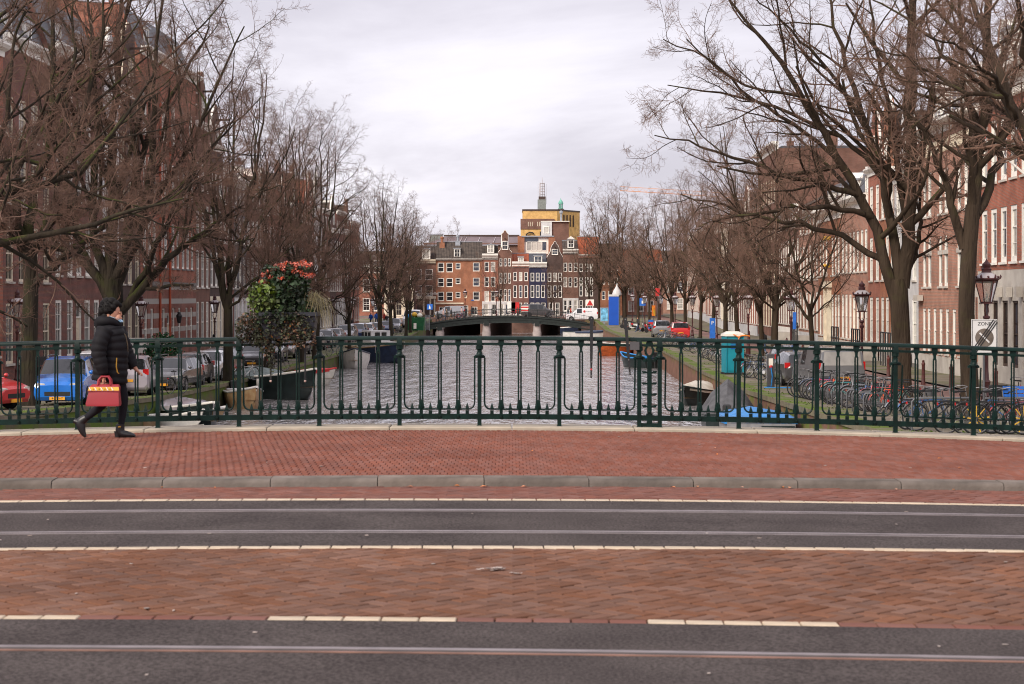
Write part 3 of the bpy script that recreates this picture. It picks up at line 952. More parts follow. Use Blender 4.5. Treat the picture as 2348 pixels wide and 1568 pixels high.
def ring(c, rx, ry, n=14, tilt=0.0, ax='z'):
    out_ = []
    for j in range(n):
        a = 2 * PI * j / n
        x, y, z = rx * math.cos(a), ry * math.sin(a), 0
        x, z = x * math.cos(tilt) + z * math.sin(tilt), -x * math.sin(tilt) + z * math.cos(tilt)
        out_.append((c[0] + x, c[1] + y, c[2] + z))
    return out_

def limb_rings(pts, rad, n=12, wave=0.0, per=.075):
    """rings round a centre line; wave puffs the quilted channels"""
    pts = [Vector(p) for p in pts]
    seg = [(b - a).length for a, b in zip(pts, pts[1:])]
    tot = sum(seg)
    steps = max(8, int(tot / .012)) if wave else 14
    rings = []
    for i in range(steps + 1):
        s = tot * i / steps
        k = 0; q = s
        while k < len(seg) - 1 and q > seg[k]:
            q -= seg[k]; k += 1
        f = min(1, q / seg[k])
        # smooth centre line (Catmull-Rom)
        p0, p1, p2, p3 = pts[max(k - 1, 0)], pts[k], pts[k + 1], pts[min(k + 2, len(pts) - 1)]
        c = .5 * ((2 * p1) + (p2 - p0) * f + (2 * p0 - 5 * p1 + 4 * p2 - p3) * f * f + (3 * p1 - p0 - 3 * p2 + p3) * f ** 3)
        t = (.5 * ((p2 - p0) + (2 * p0 - 5 * p1 + 4 * p2 - p3) * 2 * f + (3 * p1 - p0 - 3 * p2 + p3) * 3 * f * f)).normalized()
        r0, r1 = rad[k], rad[k + 1]
        if not hasattr(r0, '__len__'): r0 = (r0, r0)
        if not hasattr(r1, '__len__'): r1 = (r1, r1)
        rx, ry = r0[0] + (r1[0] - r0[0]) * f, r0[1] + (r1[1] - r0[1]) * f
        w = 1 + wave * (abs(math.sin(PI * s / per)) ** .6 - .6)
        wj = [1 + wave * .35 * math.sin(j * 1.9 + s * 31 + math.sin(s * 17 + j)) for j in range(n)]
        a = Vector((0, 1, 0)) - t * t.y
        a.normalize(); b = a.cross(t)
        rings.append([tuple(c + b * math.cos(2 * PI * j / n) * rx * w * wj[j] + a * math.sin(2 * PI * j / n) * ry * w * wj[j]) for j in range(n)])
    return rings

def main_person():
    Y0 = 22.25
    X0 = (282 - CX) / F * Y0
    z0 = EYE - (1003 - HY) / F * Y0
    t = thing('person', 'person in black puffer jacket striding along the pavement with a red handbag', 'person', (X0, Y0, z0))
    k = 1 / 853.0
    def q(x, y, d=0.0): return ((x - 590) * k, d, (1460 - y) * k)
    J = [q(470, 900), q(462, 700), q(455, 480), q(455, 340), q(470, 265, -.005), q(485, 200, -.005), q(480, 130, -.005),      # pelvis .. skull 0-6
         q(545, 905, .07), q(585, 1100, .075), q(560, 1330, .075), q(545, 1405, .075), q(640, 1435, .07), q(690, 1442, .07),     # far leg (standing) 7-12
         q(430, 910, -.07), q(425, 1105, -.07), q(215, 1275, -.07), q(150, 1310, -.07), q(195, 1395, -.07), q(225, 1440, -.07),  # near leg (trailing) 13-18
         q(440, 400, -.17), q(400, 600, -.22), q(430, 790, -.22), q(428, 850, -.21),                                              # near arm 19-22
         q(490, 400, .16), q(560, 600, .21), q(660, 745, .20), q(692, 795, .19)]                                                  # far arm 23-26
    Ed = [(0, 1), (1, 2), (2, 3), (3, 4), (4, 5), (5, 6), (0, 7), (7, 8), (8, 9), (9, 10), (10, 11), (11, 12), (0, 13), (13, 14), (14, 15), (15, 16), (16, 17), (17, 18),
          (2, 19), (19, 20), (20, 21), (21, 22), (2, 23), (23, 24), (24, 25), (25, 26)]
    Ra = [.12, .12, .13, .075, .058, .082, .078, .088, .06, .038, .042, .036, .025, .088, .062, .038, .042, .036, .022, .06, .045, .032, .026, .06, .045, .032, .026]
    for base, dirx in ((22, 0), (26, 1)):                                           # fingers and thumb
        bx, by, bz = J[base]
        for f in range(4):
            yy = by + (f - 1.5) * .017
            o_ = len(J)
            if dirx == 0:
                J += [(bx + .006, yy, bz - .05), (bx + .012, yy, bz - .085 + .006 * abs(f - 1)), (bx + .0, yy, bz - .105 + .008 * abs(f - 1))]
            else:
                J += [(bx + .04, yy, bz - .02), (bx + .068 - .006 * abs(f - 1), yy, bz - .04), (bx + .07 - .008 * abs(f - 1), yy, bz - .062)]
            Ed += [(base, o_), (o_, o_ + 1), (o_ + 1, o_ + 2)]; Ra += [.0095, .0085, .007]
        o_ = len(J); s = -1 if dirx == 0 else 1
        J += [(bx + .02, by + s * .012, bz - .02), (bx + .035, by + s * .01, bz - .055)]
        Ed += [(base, o_), (o_, o_ + 1)]; Ra += [.0105, .008]
    me = skin_mesh('body', J, Ed, Ra, 2)
    def which(c):
        if c.z > 1.30: return 0
        if (c - Vector(J[22])).length < .14 and c.z < J[22][2] + .02: return 0
        if (c - Vector(J[26])).length < .12 and c.x > J[26][0] - .03: return 0
        return 1
    body = obj('body', by_face(me, ['skin', 'leggings'], which), t)
    # head shape: face, ear, nose over the skull of the body
    hd = MB()
    hd.blob(q(485, 195, -.005), (.088, .072, .112), 16, 12)
    hd.blob(q(540, 255, -.005), (.042, .048, .052), 12, 8)
    hd.loft([ring(q(566, 205, -.005), .008, .008, 8), ring(q(574, 230, -.005), .011, .013, 8), ring(q(566, 241, -.005), .006, .009, 8)])
    for s in (-1, 1): hd.blob(q(566, 205, -.005 + s * .028), (.012, .016, .010), 8, 6)
    hd.blob(q(573, 262, -.005), (.014, .024, .008), 8, 6)
    hd.blob(q(452, 232, -.076), (.022, .010, .034), 10, 8); hd.blob(q(452, 232, .068), (.022, .010, .034), 10, 8)
    head = hd.build('face', 'skin', body, 180)
    ey = MB()
    for s in (-1, 1):
        ey.blob(q(572, 204, -.005 + s * .029), (.008, .012, .004), 8, 5); ey.blob(q(569, 186, -.005 + s * .028), (.008, .018, .004), 8, 5)
    ey.build('eyes_and_brows', 'hair', head, 180)
    hr = MB()
    hr.blob(q(452, 165, -.005), (.112, .100, .108), 18, 12)
    for a, b, d, r in ((520, 118, -.03, .052), (548, 135, .02, .036), (400, 190, -.04, .062), (385, 225, 0, .06), (420, 240, -.05, .05), (430, 105, .0, .066), (480, 98, -.02, .060), (498, 150, -.062, .046), (400, 120, .03, .06), (520, 150, .055, .045), (440, 195, .06, .06), (440, 185, -.07, .05)):
        hr.blob(q(a, b, d), (r, r * .95, r * .9), 12, 8)
    rh = random.Random(3)
    for i in range(260):
        a = rh.uniform(0, 2 * PI); e = rh.uniform(-.2, 1.3)
        d = Vector((math.cos(a) * math.cos(e), math.sin(a) * math.cos(e), math.sin(e)))
        c = Vector(q(452, 168, -.005)) + Vector((d.x * .112, d.y * .1, d.z * .105))
        if c.x > q(525, 0)[0] and c.z < q(0, 150)[2]: continue
        hr.tube([c, c + d * .022 + Vector((0, 0, -.008))], [.006, .001], 3)
    hr.build('hair', 'hair', t, 180)
    mk = MB()
    mk.loft([[tuple(Vector(q(x, y, d))) for d in (-.058, -.035, -.012, .012, .035, .05)] for x, y in ((530, 256), (552, 266), (572, 280), (584, 290), (574, 304), (535, 300))], cap=False, closed=False)
    mk.loft([[tuple(Vector(q(x + (18 if abs(d) < .04 else 0), y, d * 1.06))) for d in (-.060, -.042, -.015, .015, .042, .055)] for x, y in ((515, 252), (550, 280), (572, 300), (540, 308))], cap=False, closed=False)
    mk.tube([q(520, 262, -.06), q(455, 235, -.08)], .003, 4)
    mk.build('face_mask', 'mask_blue', t, 60)
    # the puffer jacket: quilted trunk, sleeves, hood, collar
    jk = MB()
    jk.loft(limb_rings([q(452, 900), q(462, 820), q(470, 700), q(478, 560), q(462, 430), q(450, 340), q(465, 290)],
                       [(.205, .17), (.205, .175), (.195, .18), (.19, .19), (.175, .20), (.145, .15), (.085, .085)], 20, .075, .075))
    jk.build('jacket', 'puffer', t, 180)
    for pts, nm in (([q(445, 375, -.15), q(400, 500, -.215), q(392, 620, -.235), q(420, 740, -.235), q(432, 815, -.22)], 'sleeve'), ([q(500, 375, .15), q(550, 520, .21), q(585, 620, .22), q(630, 700, .21), q(668, 765, .20)], 'sleeve')):
        MB().loft(limb_rings(pts, [.10, .095, .085, .072, .055], 14, .11, .07)).build(nm, 'puffer', t, 180)
    hb = MB()
    hb.loft(limb_rings([q(560, 335, -.0), q(475, 290, -.10), q(395, 300, -.09), q(368, 315, 0), q(395, 300, .09), q(475, 290, .10), q(565, 335, .0)], [.035, .05, .075, .085, .075, .05, .035], 12))
    hb.blob(q(392, 340, 0), (.09, .12, .075), 14, 10)
    hb.loft([ring(q(495, 360, 0), .095, .095, 14, .25), ring(q(498, 320, 0), .075, .078, 14, .3), ring(q(500, 300, 0), .068, .07, 14, .3)])
    hb.build('hood', 'puffer', t, 180)
    zp_ = MB(); zp_.tube([q(578, 380, -.03), q(622, 440, -.035), q(640, 520, -.035), q(645, 600, -.03)], [.006, .008, .007, .004], 5); zp_.build('collar_trim', 'coat_brown', t)
    pk = MB(); pk.tube([q(560, 655, -.185), q(556, 740, -.19), q(566, 800, -.18), q(578, 812, -.17)], .007, 5); pk.build('pocket_zip', 'gold', t)
    # boots
    for ank, toe, heel, up, nm in ((q(553, 1350, .075), q(700, 1445, .07), q(512, 1400, .075), None, 0), (q(190, 1290, -.07), q(228, 1448, -.07), q(125, 1290, -.07), None, 1)):
        bt = MB()
        if nm == 0:
            bt.loft(limb_rings([q(552, 1330, .075), q(548, 1400, .075), q(580, 1425, .073), q(660, 1437, .07), q(700, 1445, .07)], [(.05, .048), (.055, .045), (.045, .046), (.03, .042), (.012, .025)], 14))
            bt.loft([ring(q(520, 1400, .075), .04, .035, 10), ring(q(522, 1462, .075), .03, .03, 10)])
            bt.loft([ring(q(655, 1455, .07), .065, .04, 12), ring(q(655, 1462, .07), .065, .04, 12)])
        else:
            bt.loft(limb_rings([q(235, 1255, -.07), q(180, 1300, -.07), q(185, 1340, -.07), q(200, 1400, -.07), q(228, 1450, -.07)], [(.042, .042), (.058, .045), (.05, .045), (.036, .04), (.013, .022)], 14))
            bt.tube([q(150, 1300, -.07), q(112, 1286, -.07)], [.036, .027], 10)
        bt.build('boot', 'boot', t, 60)
    MB().tube([q(540, 1355, .03), q(560, 1352, .02)], .01, 6).build('buckle', 'gold', t)
    # the handbag is held: a thing of its own
    hx, hy, hz = q(405, 1130, -.27)
    bag = thing('handbag', 'red leather handbag with gold patterned band carried by the walking person', 'handbag', (X0 + hx + .062, Y0 + hy, z0 + hz))
    def b(x, y): return ((x - 405) * k, (1130 - y) * k)
    bm2 = MB()
    secs = [(233, 552, 1128, .075), (228, 556, 1105, .078), (255, 548, 985, .05), (258, 552, 940, .045), (285, 540, 915, .03)]
    bm2.loft([[(b(x0, y)[0], -d, b(x0, y)[1]), ((b(x0, y)[0] + b(x1, y)[0]) / 2, -d * 1.15, b(x0, y)[1]), (b(x1, y)[0], -d, b(x1, y)[1]), (b(x1, y)[0], d, b(x1, y)[1]), ((b(x0, y)[0] + b(x1, y)[0]) / 2, d * 1.1, b(x0, y)[1]), (b(x0, y)[0], d, b(x0, y)[1])] for x0, x1, y, d in secs])
    bm2.build('bag_body', 'bag_red', bag, 70)
    fl_ = MB(); fl_.loft([[(b(x0, y)[0], -d, b(x0, y)[1]), (b(x1, y)[0], -d, b(x1, y)[1]), (b(x1, y)[0], -d + .006, b(x1, y)[1]), (b(x0, y)[0], -d + .006, b(x0, y)[1])] for x0, x1, y, d in ((246, 556, 982, .066), (262, 548, 935, .058))])
    fl_.build('flap', 'bag_red_light', bag)
    bd = MB(); bd.loft([[(b(x0, y)[0], -d, b(x0, y)[1]), (b(x1, y)[0], -d, b(x1, y)[1]), (b(x1, y)[0], -d + .004, b(x1, y)[1]), (b(x0, y)[0], -d + .004, b(x0, y)[1])] for x0, x1, y, d in ((250, 556, 974, .069), (260, 552, 940, .062))])
    band = bd.build('patterned_band', 'gold', bag)
    st = MB()
    for x in (270, 325, 385, 440, 490):
        st.prism([(b(x - 14, 0)[0], b(0, 941)[1]), (b(x - 4, 0)[0], b(0, 941)[1]), (b(x + 14, 0)[0], b(0, 973)[1]), (b(x + 4, 0)[0], b(0, 973)[1])][::-1], -.0735, -.071)
    st.build('white_stripes', 'white', band)
    dz = MB()
    for x in (300, 357, 412, 462): dz.lathe([(0, -.002), (.010, -.002), (.012, 0)], 8, (b(x, 0)[0], -.072, b(0, 957)[1]), 'y')
    dz.build('studs', 'plain_yellow', band)
    for d in (-.035, .035):
        MB().tube([(*b(340, 925)[:1], d, b(0, 925)[1]), (b(348, 0)[0], d, b(0, 870)[1]), (b(375, 0)[0], d * .8, b(0, 838)[1]), (b(440, 0)[0], d * .8, b(0, 838)[1]), (b(462, 0)[0], d, b(0, 870)[1]), (b(468, 0)[0], d, b(0, 925)[1])], .0125, 6).build('handle', 'bag_red', bag, 60)
main_person()

def far_person(loc, rz, top, bottom, label, h=1.72, stride=.3, hair='hair', sit=False, group=None):
    """a walking figure for the far streets"""
    s = h / 1.75
    J = [(0, 0, .92), (0, 0, 1.15), (.02, 0, 1.38), (.02, 0, 1.50), (.03, 0, 1.62), (.03, 0, 1.70),
         (.0, .1, .88), (stride * .55 if not sit else .35, .1, .50 if not sit else .75), (stride * .9 if not sit else .38, .1, .08 if not sit else .3), (stride * .9 + .16, .1, .04 if not sit else .25),
         (0, -.1, .88), (-stride * .1 if not sit else .35, -.1, .48 if not sit else .7), (-stride * .9 if not sit else .3, -.1, .12 if not sit else .25), (-stride * .9 + .14, -.1, .03 if not sit else .2),
         (.0, .2, 1.38), (-.06, .26, 1.12), (.10, .27, .92), (0, -.2, 1.38), (.02, -.26, 1.12), (.22, -.24, .98)]
    Ed = [(0, 1), (1, 2), (2, 3), (3, 4), (4, 5), (0, 6), (6, 7), (7, 8), (8, 9), (0, 10), (10, 11), (11, 12), (12, 13), (2, 14), (14, 15), (15, 16), (2, 17), (17, 18), (18, 19)]
    Ra = [.16, .17, .19, .075, .105, .085, .11, .075, .055, .045, .11, .075, .055, .045, .09, .065, .05, .09, .065, .05]
    me = skin_mesh('person', [tuple(a * s for a in j) for j in J], Ed, [r * s for r in Ra], 1)
    def which(c):
        c = c / s
        if c.z > 1.5: return 0 if c.z < 1.66 and c.x > .02 else 3
        if c.z > .86 or abs(c.y) > .22: return 1
        return 2
    by_face(me, ['skin', top, bottom, hair], which)
    o = obj('person', me, None, loc, rz)
    tag(o, label, 'person', group)
    return o

# ------------------------------------------------------------------ water, quays, streets
wm = MB().quad((-60, 24, WATER), (60, 24, WATER), (140, 900, WATER), (-140, 900, WATER))
tag(wm.build('water', 'water'), kind='structure')
VS = [24, 28, 32, 39, 46, 54, 65, 77, 88, 100, 120, 142, 165, 183, 198, 213, 232, 247, 263, 282]
def bank(side):
    f = ql if side < 0 else qr
    out_u = -75 if side < 0 else 75
    s = -1 if side < 0 else 1
    vs = VS if side < 0 else VS + [310, 340, 400]
    def strip_(name, fa, fb, matn):
        m = MB()
        vv = [(fa(v), fb(v)) for v in vs]
        for i in range(len(vs) - 1):
            a, b = vv[i]; c, d = vv[i + 1]
            q = [C(a[0], vs[i], a[1]), C(b[0], vs[i], b[1]), C(d[0], vs[i + 1], d[1]), C(c[0], vs[i + 1], c[1])]
            if s > 0: q = [q[0], q[3], q[2], q[1]][::-1]
            m.quad(*(q if s > 0 else q[::-1]))
        return tag(m.build(name, matn), kind='structure')
    sd_ = 'left' if side < 0 else 'right'
    strip_('quay_wall_' + sd_, lambda v: (f(v), qz(v, s) - .12), lambda v: (f(v) - s * .1, WATER - .4), 'quay_wall_moss' if side < 0 else 'quay_brick_moss')
    strip_('quay_edge_face_' + sd_, lambda v: (f(v) - s * .06, qz(v, s) + .02), lambda v: (f(v) - s * .06, qz(v, s) - .16), 'quay_cap')
    strip_('quay_edge_' + sd_, lambda v: (f(v) - s * .06, qz(v, s) + .02), lambda v: (f(v) + s * .55, qz(v, s) + .02), 'quay_cap')
    strip_('quay_' + sd_, lambda v: (f(v) + s * .55, qz(v, s)), lambda v: ((-20.5 if s < 0 else 14.2), qz(v, s)), 'quay_paving')
    strip_('street_' + sd_, lambda v: ((-20.5 if s < 0 else 14.2), qz(v, s) - .02), lambda v: ((-23 if s < 0 else 16.4), qz(v, s) - .02), 'street_brick')
    strip_('pavement_' + sd_, lambda v: ((-23 if s < 0 else 16.4), qz(v, s) + .06), lambda v: (out_u, qz(v, s) + .06), 'quay_paving')
moss_mat('quay_brick_moss', (.135, .070, .050), (.20, .105, .072), (.10, .125, .02), .55, scale=.9, bump=.03, bscale=6, zmoss=(-2.95, -2.4))
bank(-1); bank(1)
# far ground beyond the second bridge, and land to the horizon
fg = MB()
fg.quad((-130, 283, -1.62), (6.4, 283, -1.62), (6.4, 330, -1.62), (-130, 330, -1.62))
fg.quad((6.4, 297, -1.62), (130, 297, -1.62), (130, 330, -1.62), (6.4, 330, -1.62))
tag(fg.build('far_street', 'street_brick'), kind='structure')
fw = MB().quad((-40, 283, WATER - .3), (6.4, 283, WATER - .3), (6.4, 283, -1.6), (-40, 283, -1.6)).quad((6.4, 283, WATER - .3), (6.4, 297, WATER - .3), (6.4, 297, -1.6), (6.4, 283, -1.6)).quad((6.4, 297, WATER - .3), (60, 297, WATER - .3), (60, 297, -1.6), (6.4, 297, -1.6))
tag(fw.build('far_quay_wall', 'quay_brick'), kind='structure')
gd = MB().quad((-3000, 330, -1.7), (3000, 330, -1.7), (3000, 4500, -1.7), (-3000, 4500, -1.7)).quad((-3000, -300, -5.2), (3000, -300, -5.2), (3000, 330, -5.2), (-3000, 330, -5.2))
tag(gd.build('ground', 'quay_paving'), kind='structure')

# moss and grass along the quay edges
gm_ = MB(); rg = random.Random(9)
for side, f, n in ((-1, ql, 1500), (1, qr, 1300)):
    for i in range(n):
        v = 40 + 150 * rg.random() ** 1.6
        u = f(v) + side * (rg.choice([.05, .3, .6, 1.0, 1.7]) + rg.gauss(0, .14))
        if math.sin(v * 1.3) + math.sin(v * .47 + u * 2) < .2: continue
        c = C(u, v, qz(v, side) + .01)
        h = rg.uniform(.02, .06); w = rg.uniform(.02, .06); a = rg.uniform(0, PI)
        gm_.add([c + Vector((-w * math.cos(a), -w * math.sin(a), 0)), c + Vector((w * math.cos(a), w * math.sin(a), 0)), c + Vector((rg.gauss(0, .03), rg.gauss(0, .03), h))], [(0, 1, 2)])
tag(gm_.build('quay_grass', 'moss_tuft'), 'low green moss and grass growing along the quay edges', 'grass', kind='stuff')

# ------------------------------------------------------------------ houses
def facade(mb, w, z0, z1, rects, y=0.0, rev=.22):
    rs = [(max(a, 0), min(b, w), max(c, z0), min(d, z1)) for a, b, c, d in rects if d > z0 and c < z1]
    xs = sorted({0, w, *[r[0] for r in rs], *[r[1] for r in rs]})
    zs = sorted({z0, z1, *[r[2] for r in rs], *[r[3] for r in rs]})
    for j in range(len(zs) - 1):
        zc = (zs[j] + zs[j + 1]) / 2
        run = None
        for i in range(len(xs)):
            solid = i < len(xs) - 1 and not any(r[0] < (xs[i] + xs[i + 1]) / 2 < r[1] and r[2] < zc < r[3] for r in rs)
            if solid and run is None: run = xs[i]
            if not solid and run is not None:
                mb.quad((run, y, zs[j]), (xs[i], y, zs[j]), (xs[i], y, zs[j + 1]), (run, y, zs[j + 1])); run = None
    for a, b, c, d in rs:
        mb.quad((a, y, c), (a, y, d), (a, y + rev, d), (a, y + rev, c)); mb.quad((b, y, c), (b, y + rev, c), (b, y + rev, d), (b, y, d))
        if d < z1 - 1e-6: mb.quad((a, y, d), (b, y, d), (b, y + rev, d), (a, y + rev, d))
        if c > z0 + 1e-6: mb.quad((a, y, c), (a, y + rev, c), (b, y + rev, c), (b, y, c))

WC = {}
def window_meshes(w, h, nx, nz, frame, fw, tr):
    key = (round(w, 2), round(h, 2), nx, nz, frame, fw, tr)
    if key not in WC:
        m = MB()
        m.box(0, fw, -.09, 0, 0, h); m.box(w - fw, w, -.09, 0, 0, h); m.box(fw, w - fw, -.085, 0, h - fw, h); m.box(fw, w - fw, -.085, 0, 0, fw * 1.2)
        if tr: m.box(fw, w - fw, -.07, -.005, h * tr - .035, h * tr + .035)
        for i in range(1, nx): m.box(w * i / nx - .014, w * i / nx + .014, -.055, -.01, fw, h - fw)
        for i in range(1, nz):
            if tr and abs(i / nz - tr) < .08: continue
            m.box(fw, w - fw, -.053, -.012, h * i / nz - .013, h * i / nz + .013)
        pane = MB().quad((fw * .8, -.02, fw), (w - fw * .8, -.02, fw), (w - fw * .8, -.02, h - fw * .8), (fw * .8, -.02, h - fw * .8))
        sill = MB().box(-.07, w + .07, -.20, 0, -.10, 0)
        WC[key] = (m.mesh('window', frame), {g: pane.mesh('pane', g) for g in ('glass', 'glass_blue', 'glass_curtain_sky', 'blind')}, {g: sill.mesh('sill', g) for g in ('stone', 'white', 'dark_stone')})
    return WC[key]
rw = random.Random(21)
def window(parent, x, z, w, h, nx=2, nz=4, frame='white', fw=.11, tr=.5, glass=None, sill='stone', y=.12):
    fm, pm_, sm_ = window_meshes(w, h, nx, nz, frame, fw, tr)
    o = obj('window', fm, parent, (x, y, z))
    g = glass or rw.choices(['glass', 'glass_blue', 'glass_curtain_sky', 'blind'], [8, 2.4, 1.2, .3])[0]
    obj('pane', pm_[g], o)
    if sill: obj('sill', sm_[sill], o)
    return o

def roof_side(t, w, d, h, hh, tm, wm, over=.25, front=None):
    """ridge along the street"""
    m = MB()
    r = d * .5 if front is None else front
    m.quad((-0, -over, h), (w, -over, h), (w, r, h + hh), (0, r, h + hh)); m.quad((0, r, h + hh), (w, r, h + hh), (w, d, h), (0, d, h))
    m.build('roof', tm, t)
    for x in (.01, w - .01): MB().add([(x, 0, h), (x, d, h), (x, r, h + hh - .03)], [(0, 1, 2)]).build('gable_end', wm, t)
    MB().box(0, w, r - .12, r + .12, h + hh - .02, h + hh + .09).build('ridge', 'zinc', t)

def dormer(t, x, z, w, h, y, d, frame='white', roofm='zinc', point=False):
    m = MB().box(x - w / 2, x + w / 2, y + .06, y + d, z, z + h)
    o = m.build('dormer', frame, t)
    MB().box(x - w / 2 - .1, x + w / 2 + .1, y - .12, y + d, z + h, z + h + .12).build('dormer_roof', roofm, o)
    if point: MB().prism([(x - w / 2 - .1, z + h + .12), (x + w / 2 + .1, z + h + .12), (x, z + h + .55)], y - .1, y + d).build('pediment', frame, o)
    f = MB(); f.box(x - w / 2, x - w / 2 + .12, y, y + .058, z, z + h).box(x + w / 2 - .12, x + w / 2, y, y + .058, z, z + h).box(x - w / 2 + .12, x + w / 2 - .12, y, y + .058, z + h - .12, z + h).box(x - w / 2 + .12, x + w / 2 - .12, y, y + .058, z, z + .12)
    f.box(x - .03, x + .03, y + .01, y + .05, z + .12, z + h - .12).box(x - w / 2 + .12, x - .03, y + .012, y + .048, z + h * .5 - .025, z + h * .5 + .025).box(x + .03, x + w / 2 - .12, y + .012, y + .048, z + h * .5 - .025, z + h * .5 + .025)
    f.build('dormer_frame', 'white', o)
    MB().quad((x - w / 2 + .1, y + .04, z + .1), (x + w / 2 - .1, y + .04, z + .1), (x + w / 2 - .1, y + .04, z + h - .1), (x - w / 2 + .1, y + .04, z + h - .1)).build('pane', rw.choice(['glass', 'glass_blue', 'glass_curtain_sky']), o)

GABLES = {
 'neck': [(0, 0), (1, 0), (1, .10), (.93, .15), (.84, .20), (.76, .32), (.73, .5), (.72, .80), (.76, .84), (.62, .90), (.56, .97), (.5, 1), (.44, .97), (.38, .90), (.24, .84), (.28, .80), (.27, .5), (.24, .32), (.16, .20), (.07, .15), (0, .10)],
 'bell': [(0, 0), (1, 0), (1, .06), (.96, .16), (.86, .28), (.78, .45), (.74, .66), (.66, .82), (.57, .90), (.55, 1), (.45, 1), (.43, .90), (.34, .82), (.26, .66), (.22, .45), (.14, .28), (.04, .16), (0, .06)],
 'step': [(0, 0), (1, 0), (1, .16), (.88, .16), (.88, .38), (.76, .38), (.76, .6), (.64, .6), (.64, .82), (.57, .82), (.57, 1), (.43, 1), (.43, .82), (.36, .82), (.36, .6), (.24, .6), (.24, .38), (.12, .38), (.12, .16), (0, .16)],
 'point': [(0, 0), (1, 0), (1, .05), (.56, .92), (.56, 1), (.44, 1), (.44, .92), (0, .05)],
}
def house(name, label, org, rz, w, h, wall='brick_brown', d=11, floors=(), base=None, cornice=('white', .55, .35), roof=None, dormers=(), chim=(), doors=(), trim='white', cat='house', group=None, sill='stone', extra=None):
    """local x along the front, -y towards the street. floors: (z, height, x centres, width, bars x, bars z, kwargs)"""
    t = thing(name, label, cat, org, rz, group)
    rects, wins = [], []
    for fl in floors:
        z, hh, xs, ww, nx, nz = fl[:6]
        kw = fl[6] if len(fl) > 6 else {}
        for x in xs:
            rects.append((x - ww / 2, x + ww / 2, z, z + hh)); wins.append((x - ww / 2, z, ww, hh, nx, nz, kw))
    for (x, z, ww, hh, dm) in doors:
        rects.append((x - ww / 2, x + ww / 2, z, z + hh))
    zb = base[0] if base else 0
    m = MB()
    facade(m, w, zb, h, rects)
    m.quad((.01, 0, 0), (.01, 0, h), (.01, d, h), (.01, d, 0)); m.quad((w - .01, 0, 0), (w - .01, d, 0), (w - .01, d, h), (w - .01, 0, h))
    m.quad((0, d, 0), (0, d, h), (w, d, h), (w, d, 0)); m.quad((0, 0, h), (w, 0, h), (w, d, h), (0, d, h))
    m.quad((0, .6, 0), (w, .6, 0), (w, .6, h), (0, .6, h))
    m.build('wall', wall, t)
    if base:
        b = MB(); facade(b, w, -.3, zb, rects, y=-.04, rev=.26); b.quad((0, -.04, zb), (w, -.04, zb), (w, 0, zb), (0, 0, zb)); b.build('base', base[1], t)
    else:
        MB().box(0, w, -.03, 0, -.3, .25).build('plinth', 'dark_stone', t)
    for x, z, ww, hh, nx, nz, kw in wins:
        kw = dict(kw); arch = kw.pop('arch', None); kw.setdefault('sill', sill); kw.setdefault('frame', trim)
        window(t, x, z, ww, hh, nx, nz, **kw)
        if arch:
            a = MB(); n = 8
            pts = [(x, z + hh), (x, z + hh - ww * .62)] + [(x + ww / 2 - ww / 2 * math.cos(PI * i / n), z + hh - ww * .62 + ww * .60 * math.sin(PI * i / n)) for i in range(n + 1)] + [(x + ww, z + hh)]
            k = len(pts) // 2
            a.prism(pts[::-1][::-1], .004, .17) if False else None
            for i in range(n):
                p0 = (x + ww / 2 - ww / 2 * math.cos(PI * i / n), z + hh - ww * .62 + ww * .60 * math.sin(PI * i / n)); p1 = (x + ww / 2 - ww / 2 * math.cos(PI * (i + 1) / n), z + hh - ww * .62 + ww * .60 * math.sin(PI * (i + 1) / n))
                a.add([(p0[0], .003, p0[1]), (p1[0], .003, p1[1]), (p1[0], .003, z + hh), (p0[0], .003, z + hh), (p0[0], .1, p0[1]), (p1[0], .1, p1[1])], [(0, 1, 2, 3), (0, 4, 5, 1)])
            a.build('window_arch', wall, t)
            if arch == 'band':
                MB().box(x - .12, x + ww + .12, -.03, .02, z + hh * .62, z + hh * .62 + .22).build('arch_band', 'stone', t)
    for (x, z, ww, hh, dm) in doors:
        do = MB().box(x - ww / 2 + .1, x + ww / 2 - .1, .14, .19, z, z + hh * .76)
        for i in (0, 1):
            for j in (0, 1):
                do.box(x - ww / 2 + .17 + i * (ww / 2 - .12), x - .04 + i * (ww / 2 - .12), .12, .14, z + .2 + j * hh * .36, z + .1 + (j + 1) * hh * .34)
        o = do.build('door', dm, t)
        fr = MB().box(x - ww / 2, x - ww / 2 + .1, .05, .2, z, z + hh).box(x + ww / 2 - .1, x + ww / 2, .05, .2, z, z + hh).box(x - ww / 2 + .1, x + ww / 2 - .1, .05, .2, z + hh - .1, z + hh).box(x - ww / 2 + .1, x + ww / 2 - .1, .06, .2, z + hh * .76, z + hh * .76 + .08)
        fr.build('door_frame', trim, o)
        MB().quad((x - ww / 2 + .1, .16, z + hh * .78), (x + ww / 2 - .1, .16, z + hh * .78), (x + ww / 2 - .1, .16, z + hh - .1), (x - ww / 2 + .1, .16, z + hh - .1)).build('fanlight', 'glass', o)
        if z > .3:
            st = MB(); n = int(z / .18)
            for i in range(n): st.box(x - .7, x + .7, -.3 - .28 * (n - i), -.045 if i == n - 1 else -.045, z * i / n, z * (i + 1) / n) if i == n - 1 else st.box(x - .7, x + .7, -.3 - .28 * (n - i), -.3 - .28 * (n - i) + .28, 0, z * (i + 1) / n)
            st.build('steps', 'stone', t)
